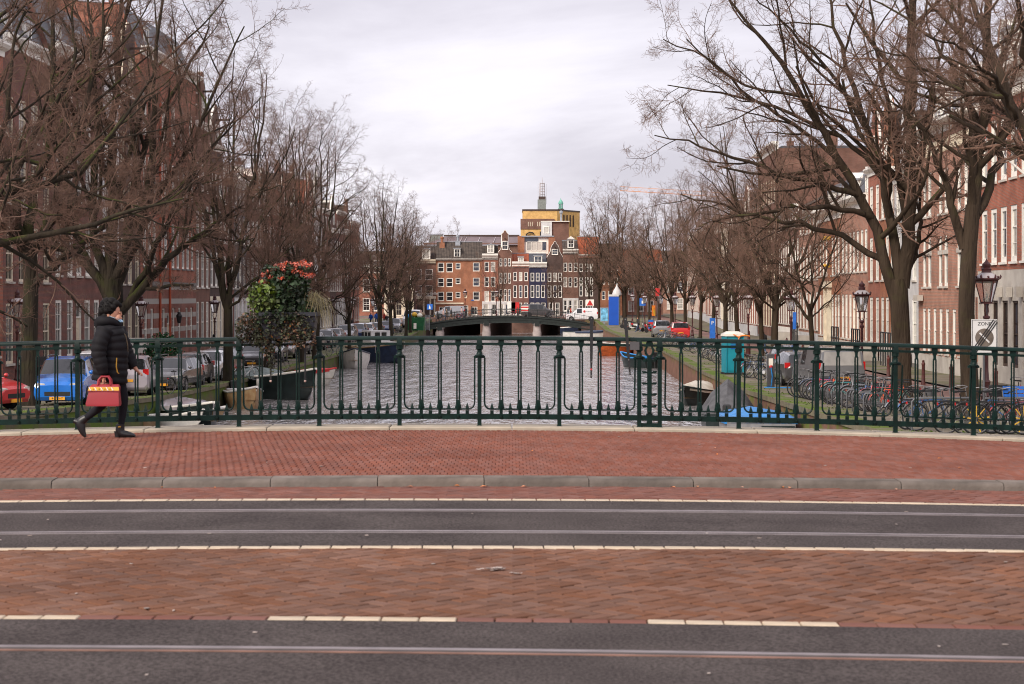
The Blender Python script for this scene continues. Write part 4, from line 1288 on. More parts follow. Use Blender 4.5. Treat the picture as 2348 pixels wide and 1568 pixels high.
    if cornice:
        cm, ch, cp = cornice
        MB().prism([(0, 0), (0, 0)], 0, 0) if False else None
        c = MB(); sec = [(0.02, h - ch * .1), (-.08, h - ch * .1), (-.10, h + ch * .25), (-cp * .7, h + ch * .4), (-cp, h + ch * .62), (-cp, h + ch * .8), (.02, h + ch * .8)]
        c.loft([[(x, y, z) for y, z in sec] for x in (.005, w - .005)])
        c.build('cornice', cm, t)
    if roof:
        k = roof[0]; hh = roof[1]; tm = roof[2]; h1 = h + .02
        if k == 'side': roof_side(t, w, d, h1, hh, tm, wall, front=roof[3] if len(roof) > 3 else None)
        elif k == 'mansard':
            r = MB(); y1 = hh * .42
            r.quad((0, .05, h1), (w, .05, h1), (w, y1, h1 + hh), (0, y1, h1 + hh)); r.quad((0, y1, h1 + hh), (w, y1, h1 + hh), (w, d * .6, h1 + hh + .5), (0, d * .6, h1 + hh + .5)); r.quad((0, d * .6, h1 + hh + .5), (w, d * .6, h1 + hh + .5), (w, d, h1 + hh), (0, d, h1 + hh))
            r.build('roof', tm, t)
            for x in (.012, w - .012): MB().add([(x, .05, h1 - .05), (x, d, h1 - .05), (x, d, h1 + hh), (x, d * .6, h1 + hh + .45), (x, y1, h1 + hh - .03)], [(0, 1, 2, 3, 4)]).build('party_wall', wall, t)
        elif k == 'flat':
            MB().box(.1, w - .1, .3, d, h1, h1 + .2).build('roof', tm, t)
        elif k == 'front':
            pts = [(.012 + x * (w - .024), h1 - .02 + z * hh) for x, z in GABLES[roof[3]]]
            MB().prism(pts, -.005, .34).build('gable', wall, t)
            e = MB()
            top = [p for p in pts[2:]]
            for a, b in zip(top, top[1:]):
                if abs(a[0] - b[0]) < .02 and roof[3] == 'step': continue
                e.tube([(a[0], .16, a[1]), (b[0], .16, b[1])], .11, 4)
            e.build('gable_coping', trim, t)
            r = MB(); zt = h1 + hh * .82
            r.quad((-.1, .3, h1), (w / 2, .3, zt), (w / 2, d, zt), (-.1, d, h1)); r.quad((w / 2, .3, zt), (w + .1, .3, h1), (w + .1, d, h1), (w / 2, d, zt))
            r.build('roof', tm, t)
            window(t, w / 2 - .5, h1 + hh * .2, 1.0, min(1.5, hh * .36), 2, 2, trim, sill=None, y=-.012)
            hb = MB().box(w / 2 - .06, w / 2 + .06, -1.0, 0, h1 + hh * .64, h1 + hh * .64 + .14); hb.build('hoist_beam', 'wood_dark', t)
    for dmr in dormers: dormer(t, *dmr)
    for (x, y, z, hh) in chim:
        c = MB().box(x - .45, x + .45, y - .3, y + .3, z, z + hh).box(x - .5, x + .5, y - .35, y + .35, z + hh, z + hh + .1)
        for i in (-1, 0, 1): c.lathe([(.1, 0), (.08, .35)], 8, (x + i * .28, y, z + hh + .1))
        c.build('chimney', wall if wall.startswith('brick') else 'brick_brown', t)
    if extra: extra(t)
    return t

def cols(w, n, m=.9):
    return [m + (w - 2 * m) * (i + .0) / max(1, n - 1) if n > 1 else w / 2 for i in range(n)]
def std(w, n, hs, z0=.9, ww=1.15, gap=1.05, nx=2, nz=4, kw=None, skip=()):
    """stacked storeys with heights hs"""
    z = z0; out_ = []
    m = w / n / 2
    for i, hh in enumerate(hs):
        xs = [m + (w - 2 * m) * j / max(1, n - 1) for j in range(n)]
        xs = [x for j, x in enumerate(xs) if (i, j) not in skip]
        out_.append((z, hh, xs, ww, nx, nz if hh > 1.6 else 2, kw or {}))
        z += hh + gap
    return out_
LRZ = PI / 2 - TH; RRZ = -PI / 2 - TH
LU, RU = -26.5, 19.5
def left_house(v0, v1, h, **k):
    lab = k.pop('label'); g = k.pop('g', .02)
    return house(k.pop('name', 'canal_house'), lab, C(LU, v0, qz((v0 + v1) / 2, -1) + .06), LRZ, v1 - v0 - g, h, **k)
def right_house(v0, v1, h, **k):
    lab = k.pop('label'); g = k.pop('g', .02)
    return house(k.pop('name', 'canal_house'), lab, C(RU, v1 - g, qz((v0 + v1) / 2) + .06), RRZ, v1 - v0 - g, h, **k)

# ------------------------------------------------------------------ left bank
W = lambda w, n, hs, **k: std(w, n, hs, **k)
left_house(74, 89, 15.5, wall='brick_red', label='red brick canal house at the left picture edge behind the nearest tree', floors=W(15, 7, [2.7, 2.7, 2.3, 2.0], z0=1.3), cornice=('white', .7, .45), roof=('mansard', 3.2, 'slate'), dormers=[(3, 15.7, 1.3, 1.6, .5, 2), (8, 15.7, 1.3, 1.6, .5, 2)])
left_house(89, 97.6, 16.2, wall='brick_purple', label='purple brick canal house with tall cream sash windows behind the first street lamp', floors=W(8.6, 4, [2.9, 2.7, 2.2, 1.9], z0=1.0, ww=1.25, kw={'frame': 'cream'}), cornice=('white', .7, .45), roof=('mansard', 3.4, 'slate'), dormers=[(2.5, 16.4, 1.3, 1.6, .5, 2), (6, 16.4, 1.3, 1.6, .5, 2)], trim='cream')
left_house(97.6, 108.4, 17, wall='brick_purple', label='brown-purple brick canal house with white windows, arched cream door and wall lantern', floors=[(1.0, 3.1, [1.3, 3.6, 7.3, 9.4], 1.25, 2, 4, {'fw': .16}), (5.4, 2.9, [1.3, 3.6, 5.5, 7.5, 9.5], 1.2, 2, 4, {'fw': .16}), (9.5, 2.4, [1.3, 3.6, 5.5, 7.5, 9.5], 1.2, 2, 4), (13.1, 2.0, [1.3, 3.6, 5.5, 7.5, 9.5], 1.2, 2, 2)], doors=[(5.5, .6, 1.3, 3.3, 'cream')], cornice=('white', .7, .45), roof=('mansard', 3.2, 'slate'), dormers=[(3, 17.2, 1.4, 1.7, .5, 2), (7.5, 17.2, 1.4, 1.7, .5, 2)], chim=[(1, 3, 20, 1.6)])
left_house(108.4, 112.4, 15.6, wall='grey_white', label='narrow white plastered canal house between purple brick and dark fronts', floors=W(4, 2, [3.0, 2.7, 2.3, 1.9], ww=1.1), roof=('front', 4.4, 'tile_dark', 'bell'))
left_house(112.4, 118.2, 16.5, wall='brick_dark', label='black-painted narrow canal house with cream window frames behind the walking person', floors=W(5.8, 3, [3.1, 2.8, 2.4, 1.9], ww=1.15, kw={'frame': 'cream'}), roof=('front', 4.5, 'tile_dark', 'neck'), trim='cream', chim=[(1, 5, 17, 2.5)])
def pipes(t):
    for x in (5.3, 8.4):
        MB().tube([(x, -.12, .4), (x, -.12, 19.5)], .075, 8).build('drainpipe', 'orange_pipe', t)
    MB().box(0, 17.7, -.12, 0.02, 5.0, 5.25).build('string_course', 'dark_stone', t)
    ln = MB().box(7.4, 8.2, -.9, -.8, 3.2, 3.25).lathe([(.12, 0), (.22, .5), (.05, .75)], 6, (7.8, -.85, 2.5)); ln.build('wall_lantern', 'ink', t)
left_house(118.2, 136, 19.6, wall='brick_red', label='tall red brick building with striped stone base and orange drainpipes', floors=[(.9, 2.6, [1.4, 3.2, 6.8, 10, 12, 14.5, 16.2], .95, 2, 3), (6.2, 3.0, [1.2, 2.6, 4, 6.2, 7.6, 10, 11.6, 13.4, 15, 16.6], .95, 2, 4, {'sill': 'dark_stone'}), (10.6, 2.6, [1.2, 2.6, 4, 6.2, 7.6, 10, 11.6, 13.4, 15, 16.6], .95, 2, 4, {'sill': 'dark_stone'}), (14.6, 2.6, [1.2, 4, 6.9, 10, 13, 16], 1.2, 2, 4)], base=(5.0, 'brick_striped'), doors=[(8.4, .2, 1.3, 2.9, 'cream')], cornice=('white', .6, .6), roof=('mansard', 3.0, 'slate'), dormers=[(4, 19.9, 1.5, 1.8, .5, 2, 'brick_red'), (13, 19.9, 1.5, 1.8, .5, 2, 'brick_red')], chim=[(9, 4, 22, 2)], extra=pipes)
left_house(136, 141.5, 16.6, wall='brick_brown', label='brown brick canal house with stepped gable next to the tall red building', floors=W(5.5, 3, [3.0, 2.7, 2.3, 2.0], ww=1.05), roof=('front', 4.2, 'tile_dark', 'step'))
left_house(141.5, 147, 15.4, wall='brick_dark', label='dark brick canal house with cream ground floor beside the third tree', floors=W(5.5, 3, [3.1, 2.6, 2.2, 1.7], ww=1.1, kw={'fw': .16}), base=(4.3, 'cream'), roof=('front', 3.6, 'tile_dark', 'bell'))
left_house(147, 152, 13.6, wall='brick_purple', label='purple brick canal house with white cornice left of the flower box', floors=W(5, 3, [3.0, 2.5, 2.0, 1.4], ww=1.0), cornice=('white', .8, .5), roof=('side', 2.2, 'tile_dark'))
left_house(152, 158, 13.2, wall='brick_grey', label='grey fronted canal house with white quoins behind the flower box', floors=W(6, 3, [3.0, 2.6, 2.1, 1.3], ww=1.1), base=(4.2, 'grey_white'), cornice=('white', .8, .5), roof=('side', 2.4, 'tile_dark'), dormers=[(3, 13.6, 1.3, 1.4, .9, 2)])
specs = [(158, 164.5, 13.6, 'brick_brown', 'side', 'brown brick canal house with dormer just right of the flower box'), (164.5, 170, 13.0, 'brick_dark', 'neck', 'very dark brick canal house with neck gable beyond the flower box'),
         (170, 177, 14.2, 'brick_red', 'side', 'warm red canal house front halfway along the left bank'), (177, 182.5, 13.5, 'brick_purple', 'bell', 'purple canal house with bell gable halfway along the left bank'),
         (182.5, 189, 14.5, 'brick_brown', 'step', 'brown canal house with pale stepped gable along the left bank'), (189, 195, 13.2, 'brick_dark', 'side', 'dark canal house with slate roof behind the fourth lamp'),
         (195, 201, 14.6, 'brick_red', 'point', 'red canal house with steep orange roof and pointed gable'), (201, 208, 15, 'grey_white', 'neck', 'white canal house with tall neck gable on the left bank'),
         (208, 215, 13.6, 'brick_brown', 'side', 'brown canal house with green awning shop on the left bank'), (215, 221, 13.2, 'brick_dark', 'bell', 'dark bell-gabled canal house near the end of the left bank'),
         (221, 229, 14, 'brick_purple', 'side', 'wide purple canal house near the end of the left bank'), (229, 236, 13.5, 'brick_brown', 'step', 'brown step-gabled house close to the far bridge on the left bank'), (236, 246, 13, 'brick_red', 'side', 'red house on the corner by the far bridge')]
for i, (a, b, h, wl, rf, lb) in enumerate(specs):
    w = b - a
    n = 3 if w < 7.5 else 4
    roof = ('side', 2.6, 'tile_orange' if i in (2, 6, 12) else 'tile_dark') if rf == 'side' else ('front', 4.2, 'tile_orange' if rf == 'point' else 'tile_dark', rf)
    left_house(a, b, h if rf == 'side' else h - 1.5, wall=wl, label=lb, floors=W(w, n, [3.0, 2.6, 2.2, 1.4 if rf == 'side' else 1.1], ww=1.15 if i % 2 else 1.3, nz=4), base=(4.1, ['cream', 'dark_stone', 'grey_white', 'wood_dark'][i % 4]) if i % 3 else None, roof=roof, dormers=[(w / 2, h + .4, 1.3, 1.4, .9, 2)] if rf == 'side' else (), chim=[(.8, 4, h + 1, 2.4)] if i % 2 else (), doors=[(w / 2, .5, 1.1, 2.9, 'door_green')] if i % 4 == 1 else ())

# ------------------------------------------------------------------ right bank
def flagpole(t):
    MB().tube([(15.5, -.1, 7.2), (13.9, -2.8, 10.0)], [.06, .04], 6).build('flagpole', 'white', t)
    MB().blob((13.85, -2.85, 10.05), .12).build('pole_knob', 'plain_red', t, 180)
    for x in np.arange(1.0, 24, 1.9):
        MB().box(x - .18, x + .18, -.34, -.06, 3.75, 4.2).build('stone_bracket', 'stone', t)
    dn = MB()
    for x in np.arange(.2, 24, .45): dn.box(x, x + .22, -.30, 0, 12.45, 12.75)
    tag(dn.build('cornice_brackets', 'white', t), kind='stuff')
right_house(65, 89.4, 12.9, wall='brick_red', label='red brick building on a pale stone base with flagpole at the right picture edge', base=(4.95, 'stone'), floors=[(.7, 2.9, [1.6 + i * 1.9 for i in range(12)], 1.15, 2, 3, {'frame': 'wood_dark', 'sill': None}), (5.3, 2.45, [1.2 + i * 1.9 for i in range(12)], 1.2, 1, 3, {'fw': .2, 'sill': 'white', 'tr': .62}), (8.95, 2.8, [1.2 + i * 1.9 for i in range(12)], 1.2, 1, 3, {'fw': .2, 'tr': .6})], cornice=('white', 1.0, .8), roof=('mansard', 3.4, 'slate'), dormers=[(3, 13.6, 1.9, 2.2, .5, 2, 'white', 'zinc', True), (9, 13.6, 1.9, 2.2, .5, 2, 'white', 'zinc', True), (15, 13.6, 1.9, 2.2, .5, 2, 'white', 'zinc', True), (21, 13.6, 1.9, 2.2, .5, 2, 'white', 'zinc', True)], extra=flagpole, d=13)
def corbels(t):
    c = MB(); e = MB()
    for x in np.arange(.25, 14.8, .5):
        c.box(x, x + .22, -.16, -.002, 11.35, 12.0)
    tag(c.build('corbel_table', 'cream', t), kind='stuff')
    MB().box(0.003, 14.97, -.19, .01, 12.0, 12.25).build('corbel_band', 'brick_brown', t)
    MB().box(.2, 1.5, -.34, -.045, 3.7, 4.0).build('shrine_ledge', 'stone', t)
    MB().tube([(14.7, -.15, .2), (14.7, -.15, 11.9)], .07, 8).build('drainpipe', 'white', t)
right_house(89.4, 104.4, 12.4, wall='brick_salmon', label='salmon brick building with pairs of round-arched windows between the two big trees', floors=[(1.0, 2.3, [1.6, 2.9, 4.5, 6.1, 7.7, 9.4, 11.0, 13.4], .8, 1, 2, {'fw': .15}), (4.45, 2.65, [1.7, 3.1, 6.0, 7.4, 10.6, 12.2], .95, 1, 3, {'fw': .15, 'arch': 'band', 'tr': .65}), (8.2, 2.3, [1.7, 3.1, 6.0, 7.4, 10.6, 12.2], .95, 1, 3, {'fw': .15, 'tr': .6})], base=(.85, 'stone'), cornice=('white', .6, .7), roof=('mansard', 3.0, 'slate'), dormers=[(3, 12.8, 1.9, 2.0, .4, 2, 'white', 'zinc', True), (8, 12.8, 2.6, 2.3, .4, 2, 'white', 'zinc', True), (12.5, 12.8, 1.6, 1.9, .4, 2, 'white', 'zinc', True)], extra=corbels, d=12)
right_house(104.4, 112, 10.6, wall='grey_white', label='white stone baroque house half hidden behind the forked tree', floors=W(7.6, 3, [2.7, 2.7, 2.0], z0=1.1, ww=1.25, kw={'fw': .15}), cornice=('white', .8, .6), roof=('front', 4.6, 'tile_dark', 'bell'))
right_house(112, 117, 11.2, wall='brick_orange', label='narrow orange brick house with white baroque gable left of the forked tree', floors=W(5, 3, [2.8, 2.7, 2.1], z0=1.1, ww=1.05, kw={'fw': .15}), base=(.9, 'white'), roof=('front', 4.8, 'tile_dark', 'neck'))
right_house(117, 121.5, 11.6, wall='brick_red', label='narrow red brick house with ornate white gable', floors=W(4.5, 2, [2.8, 2.7, 2.2], z0=1.1, ww=1.2, kw={'fw': .15}), roof=('front', 4.4, 'tile_dark', 'bell'))
right_house(121.5, 133.5, 9.8, wall='brick_salmon', label='low wide salmon brick house with white cornice and slate dormers on right bank', floors=[(1.1, 3.0, [1.0, 2.6, 4.4, 7.6, 9.4, 11.0], 1.1, 2, 4, {'fw': .15}), (5.6, 2.7, [1.0, 2.6, 4.4, 6.0, 7.6, 9.4, 11.0], 1.05, 2, 4, {'fw': .15})], doors=[(6.0, .7, 1.3, 3.2, 'cream')], base=(.9, 'stone'), cornice=('white', 1.0, .7), roof=('mansard', 2.8, 'slate'), dormers=[(3, 10.2, 1.6, 1.7, .4, 2, 'white', 'zinc', True), (9, 10.2, 1.6, 1.7, .4, 2, 'white', 'zinc', True)])
right_house(133.5, 145, 9.6, wall='brick_orange', label='orange brick house with tall white windows and gilded stone doorway', floors=[(1.1, 3.0, [1.0, 2.6, 4.2, 7.4, 9.0, 10.4], 1.1, 2, 4, {'fw': .15}), (5.5, 2.7, [1.0, 2.6, 4.2, 7.4, 9.0, 10.4], 1.05, 2, 4, {'fw': .15})], doors=[(5.8, .7, 1.4, 3.2, 'cream')], base=(.9, 'stone'), cornice=('white', 1.0, .7), roof=('mansard', 2.8, 'slate'), dormers=[(3, 10.0, 1.6, 1.7, .4, 2), (8.5, 10.0, 1.6, 1.7, .4, 2)],
            extra=lambda t: (MB().box(4.7, 5.0, -.3, -.002, .7, 4.6).box(6.6, 6.9, -.3, -.002, .7, 4.6).box(4.5, 7.1, -.4, -.004, 4.6, 5.1).build('door_surround', 'cream', t), MB().blob((4.85, -.2, 8.2), .2).blob((6.75, -.2, 8.2), .2).blob((4.85, -.2, 6.2), .16).blob((6.75, -.2, 6.2), .16).build('gilded_ornaments', 'plain_yellow', t, 180)))
right_house(145, 157, 10.2, wall='brick_salmon', label='brick house with evenly spaced white windows and grey stoop behind the green trees', floors=W(12, 6, [2.9, 2.7, 1.2], z0=1.4, ww=1.15, gap=1.0, kw={'fw': .16}), base=(1.1, 'grey_white'), cornice=('white', .8, .6), roof=('side', 2.6, 'tile_dark'))
right_house(157, 172, 11, wall='brick_brown', label='long purple brown house with close-set white windows on the right bank', floors=W(15, 9, [3.2, 3.0, 1.3], z0=1.6, ww=1.05, gap=1.0, kw={'fw': .16}), base=(1.3, 'white'), cornice=('white', .8, .6), roof=('side', 2.8, 'tile_dark'))
right_house(172, 190, 17.4, wall='brick_brown', label='tall brown house with blank side wall rising above its neighbours on the right', floors=W(18, 8, [3.0, 2.9, 2.6, 2.3], z0=1.2, ww=1.2, gap=1.0, kw={'frame': 'cream'}), trim='cream', cornice=('white', .8, .6), roof=('flat', 1, 'slate'), chim=[(2, 3, 17.4, 1.8), (11, 6, 17.4, 1.8)])
rs = [(190, 199, 12.5, 'brick_red', 'side', 'red house beyond the tall dark one on the right bank'), (199, 206, 13, 'brick_brown', 'neck', 'brown neck-gabled house far along the right bank'), (206, 216, 12, 'brick_purple', 'side', 'purple house far along the right bank'),
      (216, 223, 13, 'brick_dark', 'step', 'dark step-gabled house far along the right bank'), (223, 234, 12.4, 'cream', 'side', 'cream house front far along the right bank'), (234, 245, 13.5, 'brick_brown', 'side', 'brown house with orange roof far along the right bank'),
      (245, 258, 12.5, 'brick_red', 'side', 'red house beside the far bridge on the right bank'), (258, 274, 12, 'brick_red', 'side', 'red corner house past the far bridge on the right'), (274, 296, 11.5, 'brick_salmon', 'side', 'last pale brick house in the right bank row')]
for i, (a, b, h, wl, rf, lb) in enumerate(rs):
    w = b - a; n = max(3, int(w / 2.2))
    right_house(a, b, h if rf == 'side' else h - 1.2, wall=wl, label=lb, floors=W(w, n, [2.9, 2.7, 2.2, .9], z0=1.2, ww=1.15, gap=.95, kw={'fw': .15}), base=(1.0, 'grey_white'), roof=('side', 2.8, 'tile_orange' if i in (0, 5, 7) else 'tile_dark') if rf == 'side' else ('front', 4, 'tile_dark', rf), chim=[(1, 4, h + 1, 2)])

# ------------------------------------------------------------------ the houses that close the view
FY = 300.0; FS = F / FY; FZ = -1.6
def fx(x): return (x - CX) / FS
def fz(y): return EYE - (y - HY) / FS - FZ
def Z2(zx, zy): return 916.8 + .20824 * zx, 458.4 + .20824 * zy      # close-up of the far houses
def far_house(x0, x1, ytop, Yd=FY, **k):
    lab = k.pop('label'); nm = k.pop('name', 'canal_house')
    a, b = fx(x0) * Yd / FY, fx(x1) * Yd / FY
    h = EYE - (ytop - HY) / F * Yd - FZ
    return house(nm, lab, (a, Yd, FZ), 0, b - a - .02, h, **k)
def rows(x0, colz, rowz):
    """window columns and rows read off the close-up, in metres from the house corner"""
    o = fx(x0)
    return [(fz(Z2(0, zb)[1]), (zb - za) * .20824 / FS, [fx(Z2((a + b) / 2, 0)[0]) - o for a, b in colz], (colz[0][1] - colz[0][0]) * .20824 / FS, 1, 1, {'fw': .10, 'sill': None, 'tr': .5}) for za, zb in rowz]
def shopfront(t, w, cm='cream', sign=None):
    s = MB()
    for x in (0.05, w * .42, w * .72, w - .3): s.box(x, x + .25, -.10, -.003, 0, 2.9)
    s.box(-.05, w + .05, -.22, -.003, 2.9, 3.3)
    s.build('shop_frame', cm, t)
    if sign:
        o = obj('sign_lettering', text_mesh(sign, .62, 'white', .05), t, (w / 2, -.04, 3.75))
far_house(800, 880, 618, Yd=297, wall='brick_red', label='red house closing the end of the left bank street', floors=[(1.0 + 3.0 * i, 2.0, [1.0, 2.7, 4.4], 1.1, 2, 3) for i in range(3)], roof=('side', 3, 'tile_dark'))
far_house(1520, 1620, 612, Yd=335, wall='brick_salmon', label='pale brick house closing the end of the right bank street', floors=[(1.0 + 3.0 * i, 2.0, [1.2, 3.0, 4.8, 6.4], 1.1, 2, 3) for i in range(3)], roof=('side', 3, 'tile_dark'))
far_house(880, 948, 610, wall='brick_dark', label='dark house with cream shop front at the far left beyond the bridge', floors=[(5.0, 2.2, [.9, 2.3, 3.7], .95, 2, 3, {'fw': .12}), (.3, 3.6, [.9, 2.3, 3.7], 1.0, 2, 4, {'frame': 'cream'})], base=(4.6, 'cream'), roof=('side', 3, 'tile_dark'), Yd=292)
F1 = far_house(948, 999, 604, wall='brick_brown', label='brown corner house with script lettering over a cream shop front', floors=rows(948, [(160, 240), (280, 360)], [(760, 880), (940, 1060)]) + [(.2, 2.6, [.8, 2.2, 2.9], .62, 1, 2, {'frame': 'cream', 'sill': None, 'tr': .7})][:0], base=(3.3, 'wood_dark'), cornice=('cream', .8, .4), roof=('side', 2.9, 'tile_dark'), dormers=[(1.95, 9.2, 1.3, 1.6, .5, 2)], extra=lambda t: shopfront(t, 3.5, sign="'t Schuppie-Belle"))
F1e = None
def f2x(t):
    w = fx(1105) - fx(999)
    MB().box(-.05, w * .6, -.2, -.003, 2.05, 2.3).build('awning_board', 'cream', t)
    MB().box(4.55, 4.95, -.03, -.003, 3.0, 3.45).build('wall_plaque', 'cream', t)
    MB().box(5.6, 6.0, -.06, -.003, 2.6, 2.75).build('street_sign', 'plain_blue', t)
far_house(999, 1105, 597, wall='brick_orange', label='orange brick corner house with steep dark tiled roof and single dormer', floors=rows(999, [(415, 485), (512, 580)], [(690, 795), (860, 957), (1010, 1112)]) + rows(999, [(612, 665)], [(692, 762), (857, 925), (1012, 1080)]) + rows(999, [(802, 875)], [(688, 785), (855, 950), (1008, 1105)]) + [(.35, 1.3, [1.0, 2.6, 6.1], .95, 2, 2, {'fw': .1})], doors=[(4.75, 0, .75, 1.85, 'ink')], cornice=('white', .35, .3), roof=('side', 3.0, 'tile_dark', 3.4), dormers=[(3.35, 9.5, 1.0, 1.35, .5, 2)], extra=f2x)
far_house(1105, 1142, 594, wall='brick_red', label='red brick house with deep white cornice and pale shop base beside the orange one', floors=rows(1105, [(930, 980), (1000, 1047)], [(680, 790), (845, 957), (1000, 1117)]) + [(.3, 1.8, [.6, 1.9], .8, 2, 2)], base=(2.5, 'grey_white'), cornice=('white', 1.1, .5), roof=('side', 2.2, 'tile_dark', 2.4), dormers=[(1.35, 10.2, 1.1, 1.3, .5, 2)])
far_house(1142, 1173, 584, wall='brick_brown', label='brown brick house with scrolled white neck gable in the far row', floors=rows(1142, [(1095, 1125), (1140, 1175), (1190, 1215)], [(640, 730), (800, 920), (980, 1120)]) + [(.3, 1.8, [.5, 1.5], .8, 2, 2)], base=(2.5, 'grey_white'), cornice=None, roof=('front', 3.9, 'tile_dark', 'neck'))
far_house(1173.4, 1213, 611, wall='brick_purple', label='dark plum house with three windows per floor and orange roof', floors=rows(1173.4, [(1247, 1285), (1307, 1347), (1367, 1407)], [(792, 892), (938, 1078)]) + [(.3, 2.0, [.45, 1.3, 2.2], .6, 2, 2)], cornice=('white', 1.0, .4), roof=('side', 2.2, 'tile_orange'), dormers=[(1.4, 8.4, .9, 1.1, .5, 2)])
far_house(1213, 1254, 612, wall='brick_blue', label='blue painted house with white windows in the far row', floors=rows(1213, [(1437, 1477), (1495, 1535), (1552, 1594)], [(800, 895), (935, 1075)]) + [(.3, 2.0, [.5, 1.3], .6, 2, 2)], doors=[(2.2, 0, .75, 2.3, 'white')], cornice=('white', 1.0, .4), roof=('side', 2.2, 'slate'), dormers=[(1.4, 8.4, 1.3, 1.3, .5, 2, 'ink')])
far_house(1254, 1290, 592, wall='brick_dark', label='dark house with curved white gable and orange roof right of the blue one', floors=rows(1254, [(1625, 1665), (1690, 1725), (1745, 1780)], [(800, 900), (940, 1075)]) + [(.3, 2.0, [.6, 1.6], .7, 2, 2)], cornice=None, roof=('front', 2.6, 'tile_orange', 'bell'))
far_house(1290, 1326, 581, wall='brick_brown', label='brown house with pale stone ground floor pilasters in the far row', floors=rows(1290, [(1800, 1840), (1855, 1895), (1915, 1950)], [(690, 790), (850, 960), (1100, 1220)]), base=(3.0, 'grey_white'), cornice=('white', .9, .5), roof=('side', 2.2, 'tile_dark'), dormers=[(1.3, 11, 1.0, 1.3, .5, 2, 'white', 'zinc', True)])
far_house(1326, 1376, 590, wall='brick_dark', label='dark brown house with large orange roof at the right of the far row', floors=rows(1326, [(1975, 2010), (2035, 2075), (2090, 2125)], [(700, 790), (850, 930), (940, 1060), (1100, 1220)]), cornice=('white', .6, .4), roof=('side', 3.4, 'tile_orange'))
far_house(1376, 1430, 600, wall='brick_orange', label='red house at the far right end, mostly behind bare trees', floors=rows(1376, [(2220, 2260), (2290, 2330), (2360, 2400)], [(700, 790), (850, 930), (1000, 1100)]), cornice=('white', .6, .4), roof=('side', 3.0, 'tile_dark'))
far_house(1430, 1520, 606, Yd=312, wall='brick_salmon', label='wide pale brick house behind the blue hoarding at the far right', floors=[(2.8 * i + .8, 1.8, [1.2, 2.8, 4.4], 1.0, 2, 3) for i in range(3)], roof=('side', 2.6, 'tile_orange'))

# rooftop additions behind the far row
t = thing('rooftop_flat', 'white rooftop apartment with wide window between two brick chimneys', 'building', (fx(1197) * 1.03, 309, 0))
w = (1269 - 1197) / F * 309
zb, zt = EYE + (680 - 590) / F * 309, EYE + (680 - 543) / F * 309
MB().box(0, w, 0, 6, -1.7, zb + .6).build('lower_wall', 'brick_brown', t)
MB().box(.1, w - .1, .3, 6, zb + .6, zt).build('wall', 'white', t)
for i in range(4): window(t, .75 + i * .82, zb + 1.1, .76, 1.5, 1, 1, glass=['glass_curtain_sky', 'blind', 'blind', 'glass_blue'][i], sill=None, y=.29, fw=.06, tr=None)
for x in (-.75, w - .85): MB().box(x, x + 1.1, -.1, .9, -1.7, zt + .15).build('chimney', 'brick_orange', t)
MB().box(-.1, w + .1, -.2, 6.2, zt, zt + .2).build('roof', 'zinc', t)
MB().box(.3, 2.6, .2, .5, zt - .75, zt - .1).build('roof_terrace_glazing', 'glass_blue', t)
t = thing('rooftop_block', 'light grey rooftop cube with window and brown brick side', 'building', (fx(1241) * 1.06, 318, 0))
w1, w2 = (1265 - 1241) / F * 318, (1304 - 1265) / F * 318
zt = EYE + (680 - 508) / F * 318
MB().box(0, w1, 0, 5, -1.7, zt).build('front_wall', 'grey_white', t); MB().box(w1, w1 + w2, .3, 5.2, -1.7, zt - .05).build('brick_wall', 'brick_brown', t)
window(t, .35, zt - 2.0, .95, 1.2, 2, 1, glass='blind', sill=None, y=-.012, tr=None)
MB().box(-.08, w1 + w2 + .08, -.1, 5.3, zt, zt + .12).build('roof_edge', 'white', t)
MB().tube([(w1 + 1.6, 2, zt), (w1 + 1.6, 2, zt + 1.6)], .18, 8).lathe([(.3, 0), (.3, .3), (0, .5)], 10, (w1 + 1.6, 2, zt + 1.5)).build('flue', 'zinc', t)
# the yellow brick tower block
TY = 430.0; ts = F / TY
def tx(x): return (x - CX) / ts
def tz(y): return EYE - (y - HY) / ts
t = thing('yellow_building', 'yellow brick block with mast tower and small green cupola above the far roofs', 'building', (tx(1198), TY, -1.7))
w = tx(1277) - tx(1198); sdw = tx(1332) - tx(1277); h = tz(483) + 1.7
m = MB(); m.add([(0, 0, 0), (w, 0, 0), (w, 0, h), (0, 0, h), (w + sdw, 9, 0), (w + sdw, 9, h), (0, 12, 0), (0, 12, h)], [(0, 1, 2, 3), (1, 4, 5, 2), (3, 2, 5, 7), (6, 0, 3, 7), (4, 6, 7, 5)]); m.build('wall', 'brick_yellow', t)
m = MB(); m.loft([[(-.1, -.1, z), (w, -.15, z), (w + sdw + .1, 9, z), (-.1, 12, z)] for z in (h, h + .35)]); m.build('parapet', 'wood_dark', t)
z0 = tz(533) + 1.7 - .5; 
lw = MB().box(-.45, w * .9, -1.2, -.02, 0, tz(512) + 1.7); lw.build('front_block', 'brick_yellow', t)
bd_ = MB().box(-.5, w * .92, -1.3, -1.21, tz(525) + 1.7 - .1, tz(502) + 1.7).box(-.5, w * .92, -1.21, 0, tz(512) + 1.7, tz(502) + 1.7); bd_.build('dark_band', 'brick_brown', t)
sl = MB()
for x in (1.2, 1.65, 2.1, 3.3, 3.7, 4.1): sl.box(x, x + .12, -1.34, -1.3, tz(519) + 1.7, tz(509) + 1.7)
sl.build('slit_windows', 'cream', t)
sl = MB(); 
for i in range(4):
    f = .28 + i * .14; x, y = w + sdw * f, 9 * f
    sl.tube([(x + .1, y - .16, tz(518) + 1.7), (x + .1, y - .16, tz(491) + 1.7)], .14, 4)
sl.build('tall_slits', 'wood_dark', t)
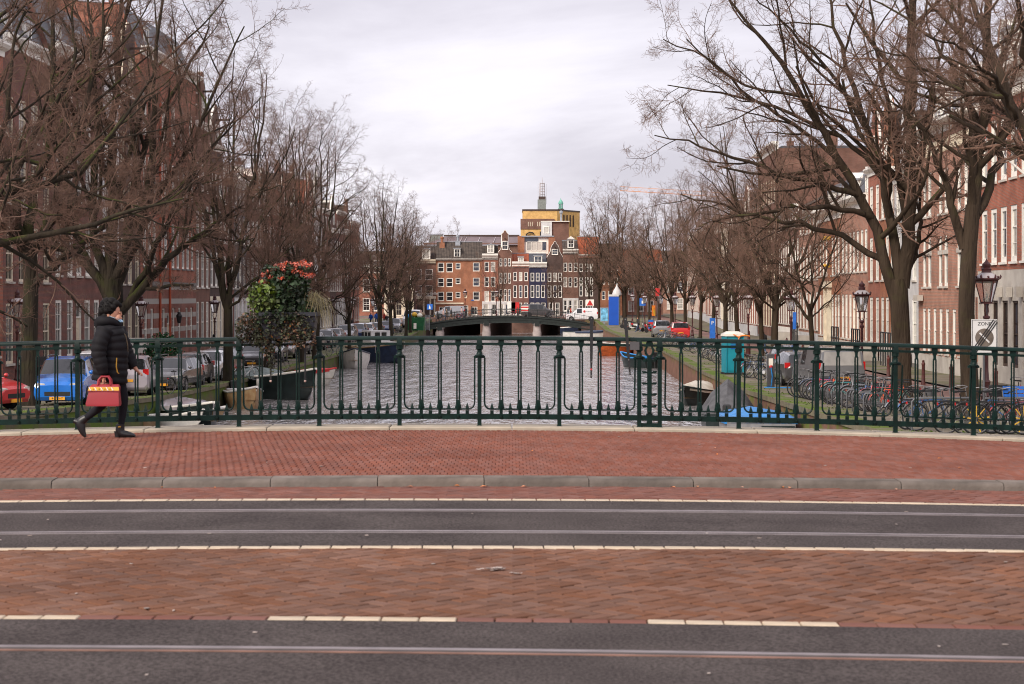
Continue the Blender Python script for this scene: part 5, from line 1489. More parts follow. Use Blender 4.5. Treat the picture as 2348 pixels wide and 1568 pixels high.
MB().tube([(.8, -1.6, tz(545) + 1.7), (.9, -1.6, tz(537) + 1.7), (1.5, -1.6, tz(533) + 1.7), (2.3, -1.6, tz(534) + 1.7), (2.5, -1.6, tz(537) + 1.7)], .16, 6).tube([(4.0, -1.6, tz(544) + 1.7), (4.0, -1.6, tz(531) + 1.7)], .13, 6).build('roof_duct', 'ink', t, 60)
tw = MB().box(tx(1233) - tx(1198), tx(1252) - tx(1198), 4, 6.5, h, tz(455) + 1.7); tw.build('tower', 'tower_grey', t)
cxm = tx(1243.5) - tx(1198); mz = tz(455) + 1.7
m = MB().box(cxm - .8, cxm + .8, 4.3, 6, mz, mz + .7)
m.build('tower_cap', 'wood_dark', t)
ms = MB()
for i in range(6):
    zz = mz + .6 + i * .62
    ms.lathe([(.58, zz), (.62, zz + .05), (.58, zz + .1)], 8, (cxm, 5.2, 0))
for j in range(8):
    a = 2 * PI * j / 8
    ms.tube([(cxm + .62 * math.cos(a), 5.2 + .62 * math.sin(a), mz + .5), (cxm + .55 * math.cos(a), 5.2 + .55 * math.sin(a), mz + 3.9)], .06, 4)
for s in (-1, 1): ms.tube([(cxm + s * .95, 5.2, mz - 1), (cxm + s * .95, 5.2, mz + 3.6)], .03, 4)
ms.tube([(cxm, 5.2, mz + .4), (cxm, 5.2, mz + 4.6), (cxm, 5.2, tz(402) + 1.7)], [.12, .08, .03], 5)
ms.build('mast', 'mast_steel', t)
cq = tx(1286) - tx(1198); cz_ = tz(482) + 1.7
m = MB().lathe([(.95, 0), (.8, .35), (.5, .55), (.5, .6)], 8, (cq, 3, cz_)).build('cupola_base', 'wood_dark', t)
m = MB()
for j in range(6):
    a = 2 * PI * j / 6 + .3; m.tube([(cq + .42 * math.cos(a), 3 + .42 * math.sin(a), cz_ + .6), (cq + .42 * math.cos(a), 3 + .42 * math.sin(a), cz_ + 1.7)], .09, 5)
m.lathe([(.58, 1.6), (.58, 1.75), (.52, 1.95), (.36, 2.3), (.12, 2.55), (.04, 2.9), (0, 3.0)], 12, (cq, 3, cz_)); m.lathe([(.55, .5), (.55, .65)], 12, (cq, 3, cz_)); m.build('cupola', 'copper_green', t, 50)
# the long purple roof and other backdrop buildings
t = thing('long_roof_building', 'long low building with purple grey metal roof behind the far houses', 'building', (tx(975), 420, -1.7))
w = (1200 - 975) / F * 420; zt = EYE + (680 - 537) / F * 420 + 1.7; zl = EYE + (680 - 556) / F * 420 + 1.7
MB().box(0, w, 2, 14, 0, zl).build('wall', 'brick_brown', t)
m = MB().add([(0, 1.5, zl - .5), (w, 1.5, zl - .5), (w * .97, 5, zt - .3), (w * .2, 5, zt - .5), (w * .97, 12, zt), (w * .2, 12, zt - .2)], [(0, 1, 2, 3), (3, 2, 4, 5)]); m.build('roof', 'roof_purple', t)
MB().box(w * .2, w * .98, 4.9, 5.3, zt - .35, zt + .05).build('roof_edge', 'wood_dark', t)
m = MB()
for x in (8, 9, 12, 15.5): m.tube([(x, 1.9, zl + .1), (x + .5, 4.6, zt - .5)], .06, 4)
m.build('roof_ribs', 'mast_steel', t)
t = thing('rooftop_hut', 'small dark green rooftop hut beside a bare tree on the skyline', 'building', (tx(1002), 425, -1.7))
MB().loft([[(-a, 0, z), (a, 0, z), (a, 3, z), (-a, 3, z)] for a, z in ((1.6, 0), (1.6, 15.8), (1.3, 17.2))]).build('wall', 'tower_grey', t)
MB().box(-1.5, 1.5, -.1, 3.1, 17.2, 17.3).build('roof', 'slate', t)
for i, (x, yd, hh) in enumerate(((1012, 302.5, 556), (1048, 303, 552), (1125, 303, 572))):
    t = MB().box(-.4, .4, -.3, .3, 0, EYE + (680 - hh) / F * yd + 1.7)
    t.lathe([(.2, 0), (.2, .6), (.3, .65), (.3, .9), (0, 1.0)], 8, (0, 0, EYE + (680 - hh) / F * yd + 1.7))
    tag(t.build('chimney', 'brick_orange' if i == 0 else 'zinc', None, None, (fx(x), yd, -1.7)), ['short orange chimney on the far roof left of the metal cowl', 'pale metal ventilation cowl on the dark far roof', 'dark chimney behind the white cornice of the far red house'][i], 'chimney')
# crane jib
t = thing('tower_crane', 'orange lattice crane jib showing above the trees on the right', 'crane', (46, 560, -1.7))
def lat(m, a, b, wd, n):
    a, b = Vector(a), Vector(b)
    up = Vector((0, 0, wd)) if abs((b - a).z) < 5 else Vector((wd, 0, 0))
    s = Vector((0, wd * .5, 0))
    for o_ in (up * .5, -up * .5 + s, -up * .5 - s): m.tube([a + o_, b + o_], .09, 4)
    for i in range(n):
        p = a.lerp(b, i / n); q = a.lerp(b, (i + 1) / n); r_ = a.lerp(b, (i + .5) / n)
        m.tube([p - up * .5 + s, r_ + up * .5, q - up * .5 - s], .05, 3)
zc = EYE + (680 - 432) / F * 560 + 1.7; zd = EYE + (680 - 438) / F * 560 + 1.7
m = MB(); lat(m, (-14, 0, zc), (62, 0, zd - 4), 1.2, 40); m.build('jib', 'crane_orange', t)
m = MB(); lat(m, (60.9, -.1, 0), (61.1, .1, zd - 2), 1.5, 14); m.build('tower', 'crane_orange', t)

# ------------------------------------------------------------------ bare trees
def norm(a): return a / np.maximum(1e-9, np.linalg.norm(a, axis=-1, keepdims=True))
def sprout(rng, pts, rad, m, t0, t1, ang, lr, k, rr, up, jit, rmin, taper=.55, Lmin=.15, L0=None):
    """m side shoots on every polyline of pts (N,K,3)"""
    Nn, K, _ = pts.shape
    Lp = np.linalg.norm(np.diff(pts, axis=1), axis=2).sum(1)
    t = t0 + (t1 - t0) * (np.arange(m)[None] + rng.random((Nn, m))) / m
    x = t * (K - 1); i = np.clip(x.astype(int), 0, K - 2); f = (x - i)[..., None]
    n_ = np.arange(Nn)[:, None]
    p = pts[n_, i] * (1 - f) + pts[n_, i + 1] * f
    r = rad[n_, i] * (1 - f[..., 0]) + rad[n_, i + 1] * f[..., 0]
    T = norm(pts[n_, i + 1] - pts[n_, i])
    ref = norm(rng.normal(size=T.shape))
    A = norm(np.cross(T, ref)); 
    a = np.radians(ang) * (1 + .25 * rng.normal(size=t.shape))[..., None]
    d = T * np.cos(a) + A * np.sin(a)
    Lc = np.maximum(Lmin, Lp[:, None] * lr * (1 - taper * t) * (.75 + .5 * rng.random(t.shape)))
    if L0: Lc = np.minimum(Lc, L0 * (.6 + .8 * rng.random(t.shape)))
    r0 = np.maximum(rmin, r * rr)
    M_ = Nn * m
    p = p.reshape(M_, 3); d = d.reshape(M_, 3); Lc = Lc.reshape(M_); r0 = r0.reshape(M_)
    out_ = np.empty((M_, k + 1, 3)); out_[:, 0] = p
    step = (Lc / k)[:, None]
    for s in range(k):
        d = norm(d + rng.normal(size=d.shape) * jit + np.array([0, 0, up]))
        p = p + d * step
        out_[:, s + 1] = p
    q = np.linspace(1, .35, k + 1)[None]
    return out_, np.maximum(rmin * .6, r0[:, None] * q)

def tubes(groups):
    """groups: list of (pts (N,K,3), rad (N,K), sides) -> vertex and quad arrays"""
    V, Q = [], []; o = 0
    for pts, rad, n in groups:
        Nn, K, _ = pts.shape
        T = np.empty_like(pts)
        T[:, 1:-1] = pts[:, 2:] - pts[:, :-2]; T[:, 0] = pts[:, 1] - pts[:, 0]; T[:, -1] = pts[:, -1] - pts[:, -2]
        T = norm(T)
        ref = np.zeros_like(T); ref[..., 0] = 1.0; ref[..., 1] = .31
        A = norm(np.cross(T, ref)); B = np.cross(T, A)
        w = 2 * PI * np.arange(n) / n
        ringv = pts[:, :, None] + rad[:, :, None, None] * (A[:, :, None] * np.cos(w)[None, None, :, None] + B[:, :, None] * np.sin(w)[None, None, :, None])
        V.append(ringv.reshape(-1, 3))
        idx = o + np.arange(Nn * K * n).reshape(Nn, K, n)
        a = idx[:, :-1]; b = np.roll(idx, -1, 2)[:, :-1]; c = np.roll(idx, -1, 2)[:, 1:]; d = idx[:, 1:]
        Q.append(np.stack([a, b, c, d], -1).reshape(-1, 4))
        o += Nn * K * n
    return np.concatenate(V), np.concatenate(Q)

def np_mesh(name, V, Q, matn):
    me = bpy.data.meshes.new(name)
    me.vertices.add(len(V)); me.vertices.foreach_set('co', V.astype(np.float32).ravel())
    me.loops.add(Q.size); me.loops.foreach_set('vertex_index', Q.astype(np.int32).ravel())
    me.polygons.add(len(Q)); me.polygons.foreach_set('loop_start', np.arange(0, Q.size, 4, dtype=np.int32))
    me.polygons.foreach_set('use_smooth', np.ones(len(Q), dtype=bool))
    me.materials.append(MATS[matn])
    me.update(calc_edges=True); me.validate()
    return me

def resample(pl, r0, r1, k, rng=None, wob=0.0):
    P_ = np.array(pl, float)
    s = np.concatenate([[0], np.cumsum(np.linalg.norm(np.diff(P_, axis=0), axis=1))])
    x = np.linspace(0, s[-1], k + 1)
    o = np.stack([np.interp(x, s, P_[:, i]) for i in range(3)], 1)
    for _ in range(2): o[1:-1] = .25 * o[:-2] + .5 * o[1:-1] + .25 * o[2:]
    if rng is not None: o[1:-1] += rng.normal(size=o[1:-1].shape) * wob
    return o, np.linspace(r0, r1, k + 1)

def grow_tree(seed, limbs, trunk, bark, twig, dens=(9, 9, 7, 6), ang=(46, 50, 55), up=(.06, .05, .03), lr=(.42, .42, .42), tw=.0042, l3=1.3, l4=.6):
    """limbs and trunk: (polyline, r0, r1). Returns meshes for trunk-and-limbs and crown"""
    rng = np.random.default_rng(seed)
    tp, tr = [], []
    big = []
    for pl, r0, r1 in trunk:
        o, r = resample(pl, r0, r1, 10); 
        r = r * (1 + .28 * np.exp(-np.arange(11) * 1.1))
        big.append((o[None], r[None], 10))
    lp, lrd = [], []
    for pl, r0, r1 in limbs:
        o, r = resample(pl, r0, r1, 14, rng, .05); lp.append(o); lrd.append(r)
    lp, lrd = np.array(lp), np.array(lrd)
    big.append((lp, lrd, 7))
    b1, r1 = sprout(rng, lp, lrd, dens[0], .16, 1.0, ang[0], lr[0], 7, .62, up[0], .11, .014, .45)
    b2, r2 = sprout(rng, b1, r1, dens[1], .15, 1.0, ang[1], lr[1], 5, .60, up[1], .13, .009, .4, .5)
    b3, r3 = sprout(rng, b2, r2, dens[2], .12, 1.0, ang[2], lr[2], 3, .60, up[2], .14, tw * 1.2, .35, .3, l3)
    b4, r4 = sprout(rng, b3, r3, dens[3], .10, 1.0, 44, .5, 1, .65, .02, .14, tw, .3, .2, l4)
    Vt, Qt = tubes(big + [(b1, r1, 5)])
    Vc, Qc = tubes([(b2, r2, 4), (b3, r3, 3), (b4, r4, 3)])
    return np_mesh('trunk', Vt, Qt, bark), np_mesh('crown', Vc, Qc, twig)

def vase(seed, H, r, fork=.27, n=6, lean=.30, bark='bark', twig='twig', dens=(9, 8, 6, 5), spread=1.0):
    """a street elm: short trunk, limbs rising like a vase"""
    g = random.Random(seed)
    zf = H * fork
    bx, by = g.uniform(-.25, .25), g.uniform(-.25, .25)
    trunk = [([(0, 0, -.2), (bx * .3, by * .3, zf * .5), (bx, by, zf * 1.05)], r, r * .78)]
    limbs = []
    for i in range(n):
        a = 2 * PI * (i + g.uniform(-.3, .3)) / n
        k = lean * g.uniform(.55, 1.35) * (0.25 if i == 0 else 1) * spread
        h = (H - zf) * g.uniform(.80, 1.0) * (1.05 if i == 0 else 1)
        z0 = zf * g.uniform(.78, 1.05)
        c, s = math.cos(a), math.sin(a)
        w = h * k
        f = z0 / (zf * 1.05)
        limbs.append(([(bx * f, by * f, z0 - .15), (bx * f + c * w * .28, by * f + s * w * .28, z0 + h * .18), (bx + c * w * .62, by + s * w * .62, z0 + h * .48), (bx + c * w * .9, by + s * w * .9, z0 + h * .76), (bx + c * w, by + s * w, z0 + h)], r * g.uniform(.42, .58), .02))
    for i in range(3):                                      # lower side limbs
        a = g.uniform(0, 2 * PI); L_ = H * g.uniform(.26, .36) * spread; z0 = zf * g.uniform(.8, 1.2)
        c, s = math.cos(a), math.sin(a)
        limbs.append(([(bx * .8, by * .8, z0), (c * L_ * .4, s * L_ * .4, z0 + L_ * .30), (c * L_ * .8, s * L_ * .8, z0 + L_ * .62), (c * L_, s * L_, z0 + L_ * .85)], r * .3, .02))
    return grow_tree(seed, limbs, trunk, bark, twig, dens)

def plant_tree(label, meshes, loc, rz=0.0, sc=1.0, name='bare_tree', group=None):
    t = thing(name, label, 'tree', loc, rz, group)
    t.scale = (sc, sc, sc)
    obj('trunk', meshes[0], t); tag(obj('crown', meshes[1], t), kind='stuff')
    return t

def hero(label, Y, base, trunk, limbs, seed, bark, twig, **k):
    """limbs as drawn in the photograph, each with its own depth offsets"""
    b = P(base[0], base[1], Y)
    g = random.Random(seed)
    def conv(pl, spread):
        n = len(pl); dd = g.uniform(-1, 1) * spread
        out_ = []
        for i, q in enumerate(pl):
            e = q[2] if len(q) > 2 else dd * i / (n - 1)
            out_.append(tuple(P(q[0], q[1], Y + e) - b))
        return out_
    tr = [(conv(pl, 0), a, c) for pl, a, c in trunk]
    lb = [(conv(pl, 2.6), a, c) for pl, a, c in limbs]
    return plant_tree(label, grow_tree(seed, lb, tr, bark, twig, **k), b)

hero('mossy dark elm by the lamp at the left edge, leaning branch forking right', 65, (66, 957),
     [([(66, 962), (66, 800), (70, 700), (72, 620), (66, 555)], .31, .25)],
     [([(80, 655), (110, 620), (180, 565), (240, 518), (300, 470)], .15, .05), ([(66, 570), (60, 480), (95, 400), (110, 300), (125, 200), (120, 80), (130, -80)], .2, .04),
      ([(66, 575), (20, 500), (-30, 400), (-70, 250), (-90, 60)], .18, .04), ([(66, 560), (20, 450), (47, 374), (87, 296), (100, 250), (150, 203), (178, 168), (165, 100), (170, -20)], .16, .03),
      ([(70, 590), (120, 500), (140, 400), (190, 300), (215, 180), (240, 40), (250, -80)], .15, .03), ([(66, 600), (100, 540), (160, 470), (230, 430), (300, 380)], .1, .03), ([(60, 590), (30, 540), (-20, 500), (-80, 470)], .12, .04)], 101, 'bark', 'twig', dens=(11, 8, 7, 5))
hero('mossy elm outside the left edge reaching long horizontal limbs into the picture', 52, (-300, 1010),
     [([(-300, 1015), (-300, 800), (-290, 600)], .34, .28)],
     [([(-290, 640), (-160, 520), (-40, 440), (0, 436), (110, 430), (190, 405), (216, 366), (237, 324), (280, 274), (312, 230), (360, 160)], .17, .025),
      ([(-290, 640), (-150, 575), (-40, 560), (60, 545), (180, 530), (260, 495), (330, 480), (420, 455)], .16, .025), ([(-290, 660), (-200, 480), (-120, 250), (-60, 120), (0, 40), (60, -40)], .2, .04), ([(-280, 620), (-120, 420), (0, 340), (40, 240), (20, 120), (60, 20)], .14, .03), ([(-290, 600), (-330, 300), (-320, 0)], .2, .05)], 102, 'bark', 'twig', dens=(11, 8, 7, 5))
hero('thick dark elm with many forks directly behind the walking person', 72, (258, 924),
     [([(258, 930), (258, 760), (262, 700), (258, 640)], .42, .36)],
     [([(250, 685), (215, 620), (178, 560), (168, 500), (150, 420), (130, 330), (140, 220), (110, 100)], .22, .03), ([(255, 650), (250, 560), (262, 450), (255, 330), (265, 200), (270, 60), (285, -80)], .26, .05),
      ([(265, 660), (295, 560), (300, 450), (330, 340), (380, 240), (430, 150), (480, 60)], .21, .03), ([(275, 715), (320, 665), (370, 610), (430, 555), (480, 520), (560, 470)], .2, .03), ([(300, 682), (340, 600), (380, 520), (420, 430), (470, 350), (540, 280)], .14, .03),
      ([(245, 650), (205, 530), (220, 400), (225, 260), (215, 120), (200, -20)], .19, .04), ([(262, 640), (330, 520), (350, 380), (350, 220), (360, 80), (380, -60)], .18, .04), ([(262, 640), (310, 500), (400, 400), (460, 300), (500, 180), (560, 60)], .16, .025), ([(258, 670), (190, 600), (120, 560), (60, 480)], .12, .03)], 103, 'bark', 'twig', dens=(11, 8, 7, 5))
hero('big forked brown elm on the right bank, limbs sprawling left over the water', 70, (2066, 910),
     [([(2066, 916), (2066, 800), (2062, 700), (2058, 640)], .36, .34)],
     [([(2060, 710, 0), (2032, 630, 0), (2012, 540, 0), (1990, 470, 0), (1955, 415, 0), (1900, 330, -.3), (1840, 230, -.7), (1770, 120, -1.2), (1690, 20, -1.6), (1630, -60, -1.8)], .24, .025), ([(2062, 660, 0), (2048, 540, 0), (2035, 430, 0), (2000, 330, .2), (1960, 220, .6), (1920, 100, 1.0), (1890, -40, 1.4)], .21, .04),
      ([(2068, 660), (2085, 520), (2088, 380), (2085, 250), (2088, 120), (2095, -80)], .28, .12), ([(2080, 560), (2060, 420), (2040, 260), (2010, 130), (1990, -40)], .15, .03), ([(2088, 500), (2110, 380), (2130, 250), (2150, 150), (2180, 0)], .13, .03),
      ([(2026, 596), (1975, 566), (1900, 527), (1840, 512), (1740, 500), (1560, 445)], .13, .025), ([(2003, 500), (1940, 478), (1850, 475), (1740, 482), (1600, 520)], .12, .025), ([(1982, 452), (1900, 420), (1830, 415), (1720, 370), (1500, 310)], .12, .02), ([(2075, 640), (2108, 560), (2104, 470), (2120, 380)], .12, .03), ([(2000, 330), (1930, 200), (1870, 120), (1800, 60), (1720, -20)], .1, .02), ([(2040, 430), (1960, 330), (1880, 290), (1740, 230), (1530, 195)], .11, .02), ([(1930, 375), (1850, 300), (1760, 250), (1640, 150), (1520, 90)], .09, .02)], 104, 'bark_brown', 'twig_brown', dens=(9, 8, 6, 4))
hero('straight brown elm beside the large street lamp and zone sign', 53, (2222, 958),
     [([(2222, 966), (2224, 850), (2214, 760), (2214, 680), (2222, 560), (2230, 470)], .25, .21)],
     [([(2210, 570), (2180, 480), (2165, 400), (2140, 330), (2110, 280), (2080, 250), (2030, 225)], .14, .02), ([(2230, 500, 0), (2240, 380, 0), (2255, 250, 0), (2262, 120, .2), (2268, -60, .4)], .20, .09), ([(2238, 490), (2275, 420), (2300, 340), (2310, 270), (2325, 160), (2350, 40)], .14, .03), ([(2228, 500), (2226, 380), (2220, 250), (2208, 120), (2196, -60)], .13, .03),
      ([(2245, 310), (2200, 190), (2150, 100), (2080, 40), (2000, 0)], .09, .02), ([(2258, 220), (2200, 240), (2140, 230), (2060, 200), (1980, 190)], .07, .02), ([(2250, 270), (2300, 180), (2380, 120)], .08, .02)], 105, 'bark_brown', 'twig_brown', dens=(8, 7, 5, 4))
hero('brown elm beyond the right picture edge, thick limbs crossing the top corner', 42, (2500, 1010),
     [([(2500, 1020), (2495, 800), (2480, 600), (2470, 480)], .26, .22)],
     [([(2470, 500), (2410, 400), (2347, 305), (2310, 220), (2275, 130), (2250, 60), (2215, -60)], .20, .05), ([(2470, 500), (2440, 360), (2380, 230), (2347, 110), (2320, -40)], .15, .04), ([(2470, 500), (2500, 300), (2520, 0)], .2, .08), ([(2310, 222), (2230, 225), (2170, 190), (2090, 130), (2000, 110)], .06, .015), ([(2330, 275), (2290, 190), (2200, 110), (2120, 80)], .06, .015)], 106, 'bark_brown', 'twig_brown', dens=(8, 7, 5, 4))

ELM = [vase(201, 17, .27, .25, 6, .22, spread=.9), vase(202, 16, .26, .22, 6, .24, spread=.85), vase(203, 15.5, .22, .24, 5, .18, spread=.8)]
ELB = [vase(211, 15.5, .24, .27, 6, .30, 'bark_brown', 'twig_brown', (8, 7, 6, 4)), vase(212, 14, .20, .30, 6, .42, 'bark_brown', 'twig_brown', (8, 7, 6, 4)), vase(213, 13, .17, .33, 5, .46, 'bark_brown', 'twig_brown', (8, 7, 6, 4))]
def lt(x, v, u=-17.0): return u if x is None else (x - 1290) / F * v
LT = [(520, 96, 0, 1.0, 'dark elm with low fork left of the flower box'), (690, 124, 2, 1.02, 'slim dark elm just behind the flower box'), (722, 130, 1, 1.02, 'broad dark elm right of the flower box'), (800, 150, 2, .72, 'small dark tree with one long side branch by the fourth lamp'),
      (871, 168, 0, .86, 'dark elm fifth along the left bank behind the white boat'), (896, 184, 1, .82, 'dark elm sixth along the left bank'), (930, 203, 2, .85, 'dark elm seventh along the left bank by the green container'), (940, 225, 0, .72, 'dark elm near the white van at the far bridge'), (905, 240, 1, .8, 'dark elm in front of the far left cream shop'), (610, 112, 2, .9, 'thin dark elm behind the third lamp on the left')]
for x, v, k, sc, lb in LT:
    plant_tree(lb, ELM[k], C((x - 1290) / F * v, v, qz(v, -1)), rnd.uniform(0, 6), sc)
RT = [(1862, 90, 2, .80, 'slender brown tree with bent trunk left of the second lamp'), (1772, 108, 0, .92, 'brown elm with leaning double trunk behind the teal toilet'), (1745, 112, 1, .80, 'ivy-spotted brown trunk beside the teal toilet'), (1690, 127, 2, .95, 'brown elm third behind the teal toilet'), (1662, 140, 0, .85, 'brown elm on the right bank behind the white bicycles'), (1632, 152, 1, .9, 'brown elm beside the blue parking sign on the right bank'), (1604, 165, 2, .95, 'thin brown elm by the red parked car on the right bank'),
      (1570, 180, 1, .95, 'brown elm behind the yellow arrow sign'), (1540, 196, 0, .9, 'brown elm beside the yellow arrow sign on the right bank'), (1510, 212, 1, .95, 'brown elm between far lamps on the right bank'), (1488, 230, 2, 1.0, 'brown elm near the parked scooters by the blue hoarding'), (1462, 246, 1, 1.0, 'wide low brown elm by the blue hoarding'), (1432, 256, 0, 1.05, 'dark limbed elm growing against the blue hoarding')]
for x, v, k, sc, lb in RT:
    plant_tree(lb, ELB[k], C((x - 1290) / F * v, v, qz(v)), rnd.uniform(0, 6), sc)
FT = [(1400, 284, 0, 1.25, 'tall bare tree rising above the far houses at right'), (1372, 290, 1, 1.05, 'bare tree in front of the orange-roofed far house'), (1350, 289, 2, 1.0, 'low bare tree overhanging the right end of the far bridge'), (1148, 289, 2, .72, 'thin bare tree before the far neck-gabled house'), (985, 400, 1, 1.35, 'round bare tree on the skyline beside the rooftop hut'), (1262, 292, 2, .62, 'small bare tree in front of the far blue house'), (1430, 296, 1, 1.15, 'bare tree behind the blue hoarding')]
for x, v, k, sc, lb in FT:
    z = -1.6
    plant_tree(lb, ELB[k], ((x - CX) / F * v, v, z), rnd.uniform(0, 6), sc)
# the round green bush by the striped house
bp_ = P(376, 770, 100)
t = thing('round_bush', 'round green bush in front of the striped red building', 'bush', (bp_.x, bp_.y, qz(100, -1)))
m = MB(); leaves(m, 2400, (0, 0, 1.3), (1.15, 1.0, 1.15), .16, random.Random(4), shape=1); m.build('leaves', 'leaf_bush', t)
MB().tube([(0, 0, 0), (0, 0, 1.2)], [.08, .05], 6).build('stem', 'stem', t)

# ------------------------------------------------------------------ the second bridge
BY = 262.0
def bz(X): return -1.13 - ((X + .45) / 11.6) ** 2 * 1.05
br = thing('far_bridge', 'low arched dark iron bridge on stone piers across the canal', 'bridge', (0, BY, 0))
xs = np.linspace(-12.2, 10.9, 40)
m = MB(); m.loft([[(x, 0, bz(x) - .75), (x, 0, bz(x) - .1), (x, 12, bz(x) - .1), (x, 12, bz(x) - .75)] for x in xs]); m.build('deck', 'street_brick', br)
for z0, z1, y0, nm in ((-.80, -.02, -.12, 'girder'), (-.10, .06, -.26, 'cornice_rail'), (-.86, -.74, -.24, 'lower_flange'), (-.48, -.40, -.17, 'mid_moulding')):
    for yy, s in ((0, 1), (12, -1)):
        a, b = (yy + y0, yy - .002) if s > 0 else (yy + .002, yy - y0)
        m = MB(); m.loft([[(x, a, bz(x) + z0), (x, a, bz(x) + z1), (x, b, bz(x) + z1), (x, b, bz(x) + z0)] for x in xs]); m.build(nm, 'dark_iron', br)
def pier(x):
    m = MB()
    m.loft([[(-.5 + dx, y, z) for dx, y in ((0, 0), (1, 0), (4.0, 12), (3.0, 12))] for z in (WATER - .5, bz(x) - .74)])
    o = m.build('pier', 'brick_dark', br, None, (x, .2, 0))  # dark brick colour stands in for the shade under the bridge
    MB().lathe([(.62, WATER - .5), (.62, WATER + .5), (.56, WATER + .6), (.52, bz(x) - 1.0), (.66, bz(x) - .95), (.66, bz(x) - .76)], 14, (0, .1, 0)).build('pier_nose', 'pier_stone', o, 40)
    MB().box(-.35, .35, -.55, -.02, bz(x) - 1.15, bz(x) - .5).build('pier_bracket', 'dark_iron', o)
for px in (1008, 1115, 1231): pier((px - CX) / F * BY)
m = MB().box(-16, -11.4, -.2, .4, WATER - .5, -2.2).box(-11.4, -4.6, 11.5, 12.2, WATER - .5, -1.95).box(9.6, 14, -.2, 12.2, WATER - .5, -2.45); m.build('abutment', 'brick_dark', br)  # abutments and back wall coloured dark to paint the shade below the deck
for yy in (.1, 11.9):
    m = MB()
    for dz in (1.0, .55): m.tube([(x, yy, bz(x) + dz) for x in xs], .03 if dz > .9 else .018, 5)
    m.build('handrail', 'dark_iron', br)
    pm2 = MB().tube([(0, 0, 0), (0, 0, 1.05)], .035, 6).blob((0, 0, 1.1), .06, 6, 4).mesh('railing_post', 'dark_iron')
    for x in np.arange(-11.8, 10.8, 1.28): obj('railing_post', pm2, br, (x, yy, bz(x)))
    bars = MB()
    for x in np.arange(-11.8, 10.8, .32): bars.tube([(x, yy, bz(x) + .05), (x, yy, bz(x) + 1.0)], .010, 3)
    tag(bars.build('railing_bars', 'dark_iron', br), kind='stuff')
# barrier on the far deck
bp2 = P(1203, 719, 261.4)
t = thing('barrier_board', 'red and white striped barrier board on the far bridge', 'barrier', (bp2.x, BY + .5, bz(bp2.x)))
MB().box(-.5, .5, -.03, .03, .75, 1.55).build('board', 'white', t)
MB().box(-.5, .5, -.045, -.031, .82, 1.02).box(-.5, .5, -.045, -.031, 1.24, 1.44).build('red_stripe', 'plain_red', t)
[MB().box(q, q + .06, -.02, .02, 0, .75).build('leg', 'bank_steel', t) for q in (-.4, .34)]

# ------------------------------------------------------------------ vehicles
CAR = {
 'hatch': (4.05, 1.74, 1.52, [(.00, .36, .60, .66, .80, .70), (.025, .24, .70, .76, .93, .84), (.11, .20, .82, .88, .99, .88), (.25, .20, .92, .99, 1, .90), (.27, .20, .93, 1.02, 1, .90), (.415, .20, .95, 1.44, 1, .75), (.435, .20, .95, 1.465, 1, .75), (.56, .20, .96, 1.52, 1, .76), (.585, .20, .96, 1.52, 1, .76), (.77, .20, .98, 1.50, 1, .75), (.80, .20, .98, 1.49, 1, .75), (.925, .22, 1.0, 1.40, .99, .72), (.985, .30, .98, 1.03, .95, .80), (1.0, .40, .75, .85, .90, .80)], (.235, .725), .30),
 'wagon': (4.6, 1.78, 1.50, [(.00, .36, .58, .64, .80, .70), (.02, .24, .68, .74, .93, .84), (.10, .20, .78, .84, .99, .88), (.25, .20, .89, .95, 1, .90), (.27, .20, .90, .98, 1, .90), (.40, .20, .92, 1.40, 1, .74), (.42, .20, .92, 1.425, 1, .74), (.55, .20, .93, 1.48, 1, .75), (.572, .20, .93, 1.48, 1, .75), (.74, .20, .95, 1.47, 1, .75), (.762, .20, .95, 1.465, 1, .75), (.93, .22, .97, 1.38, .99, .72), (.985, .30, .97, 1.02, .95, .80), (1.0, .40, .75, .85, .90, .80)], (.20, .78), .31),
 'mpv': (4.3, 1.80, 1.66, [(.00, .36, .66, .74, .82, .72), (.02, .24, .78, .86, .94, .86), (.09, .20, .90, .98, .99, .90), (.20, .20, 1.0, 1.08, 1, .91), (.22, .20, 1.01, 1.10, 1, .91), (.37, .20, 1.03, 1.58, 1, .79), (.39, .20, 1.03, 1.60, 1, .79), (.55, .20, 1.04, 1.66, 1, .80), (.575, .20, 1.04, 1.66, 1, .80), (.76, .20, 1.05, 1.65, 1, .80), (.785, .20, 1.05, 1.64, 1, .80), (.955, .22, 1.07, 1.56, .99, .78), (.99, .30, 1.05, 1.12, .96, .84), (1.0, .40, .8, .9, .92, .82)], (.20, .76), .31),
 'van': (4.5, 1.85, 1.86, [(.00, .38, .72, .80, .84, .74), (.02, .26, .84, .92, .95, .88), (.08, .22, .95, 1.03, .99, .92), (.17, .22, 1.05, 1.14, 1, .93), (.19, .22, 1.06, 1.18, 1, .93), (.34, .22, 1.10, 1.74, 1, .84), (.36, .22, 1.10, 1.77, 1, .84), (.50, .22, 1.12, 1.84, 1, .85), (.52, .22, 1.12, 1.84, 1, .85), (.76, .22, 1.13, 1.86, 1, .86), (.785, .22, 1.13, 1.86, 1, .86), (.965, .24, 1.14, 1.84, 1, .86), (.99, .30, 1.14, 1.70, .98, .86), (1.0, .40, .9, 1.2, .96, .86)], (.17, .79), .32),
}
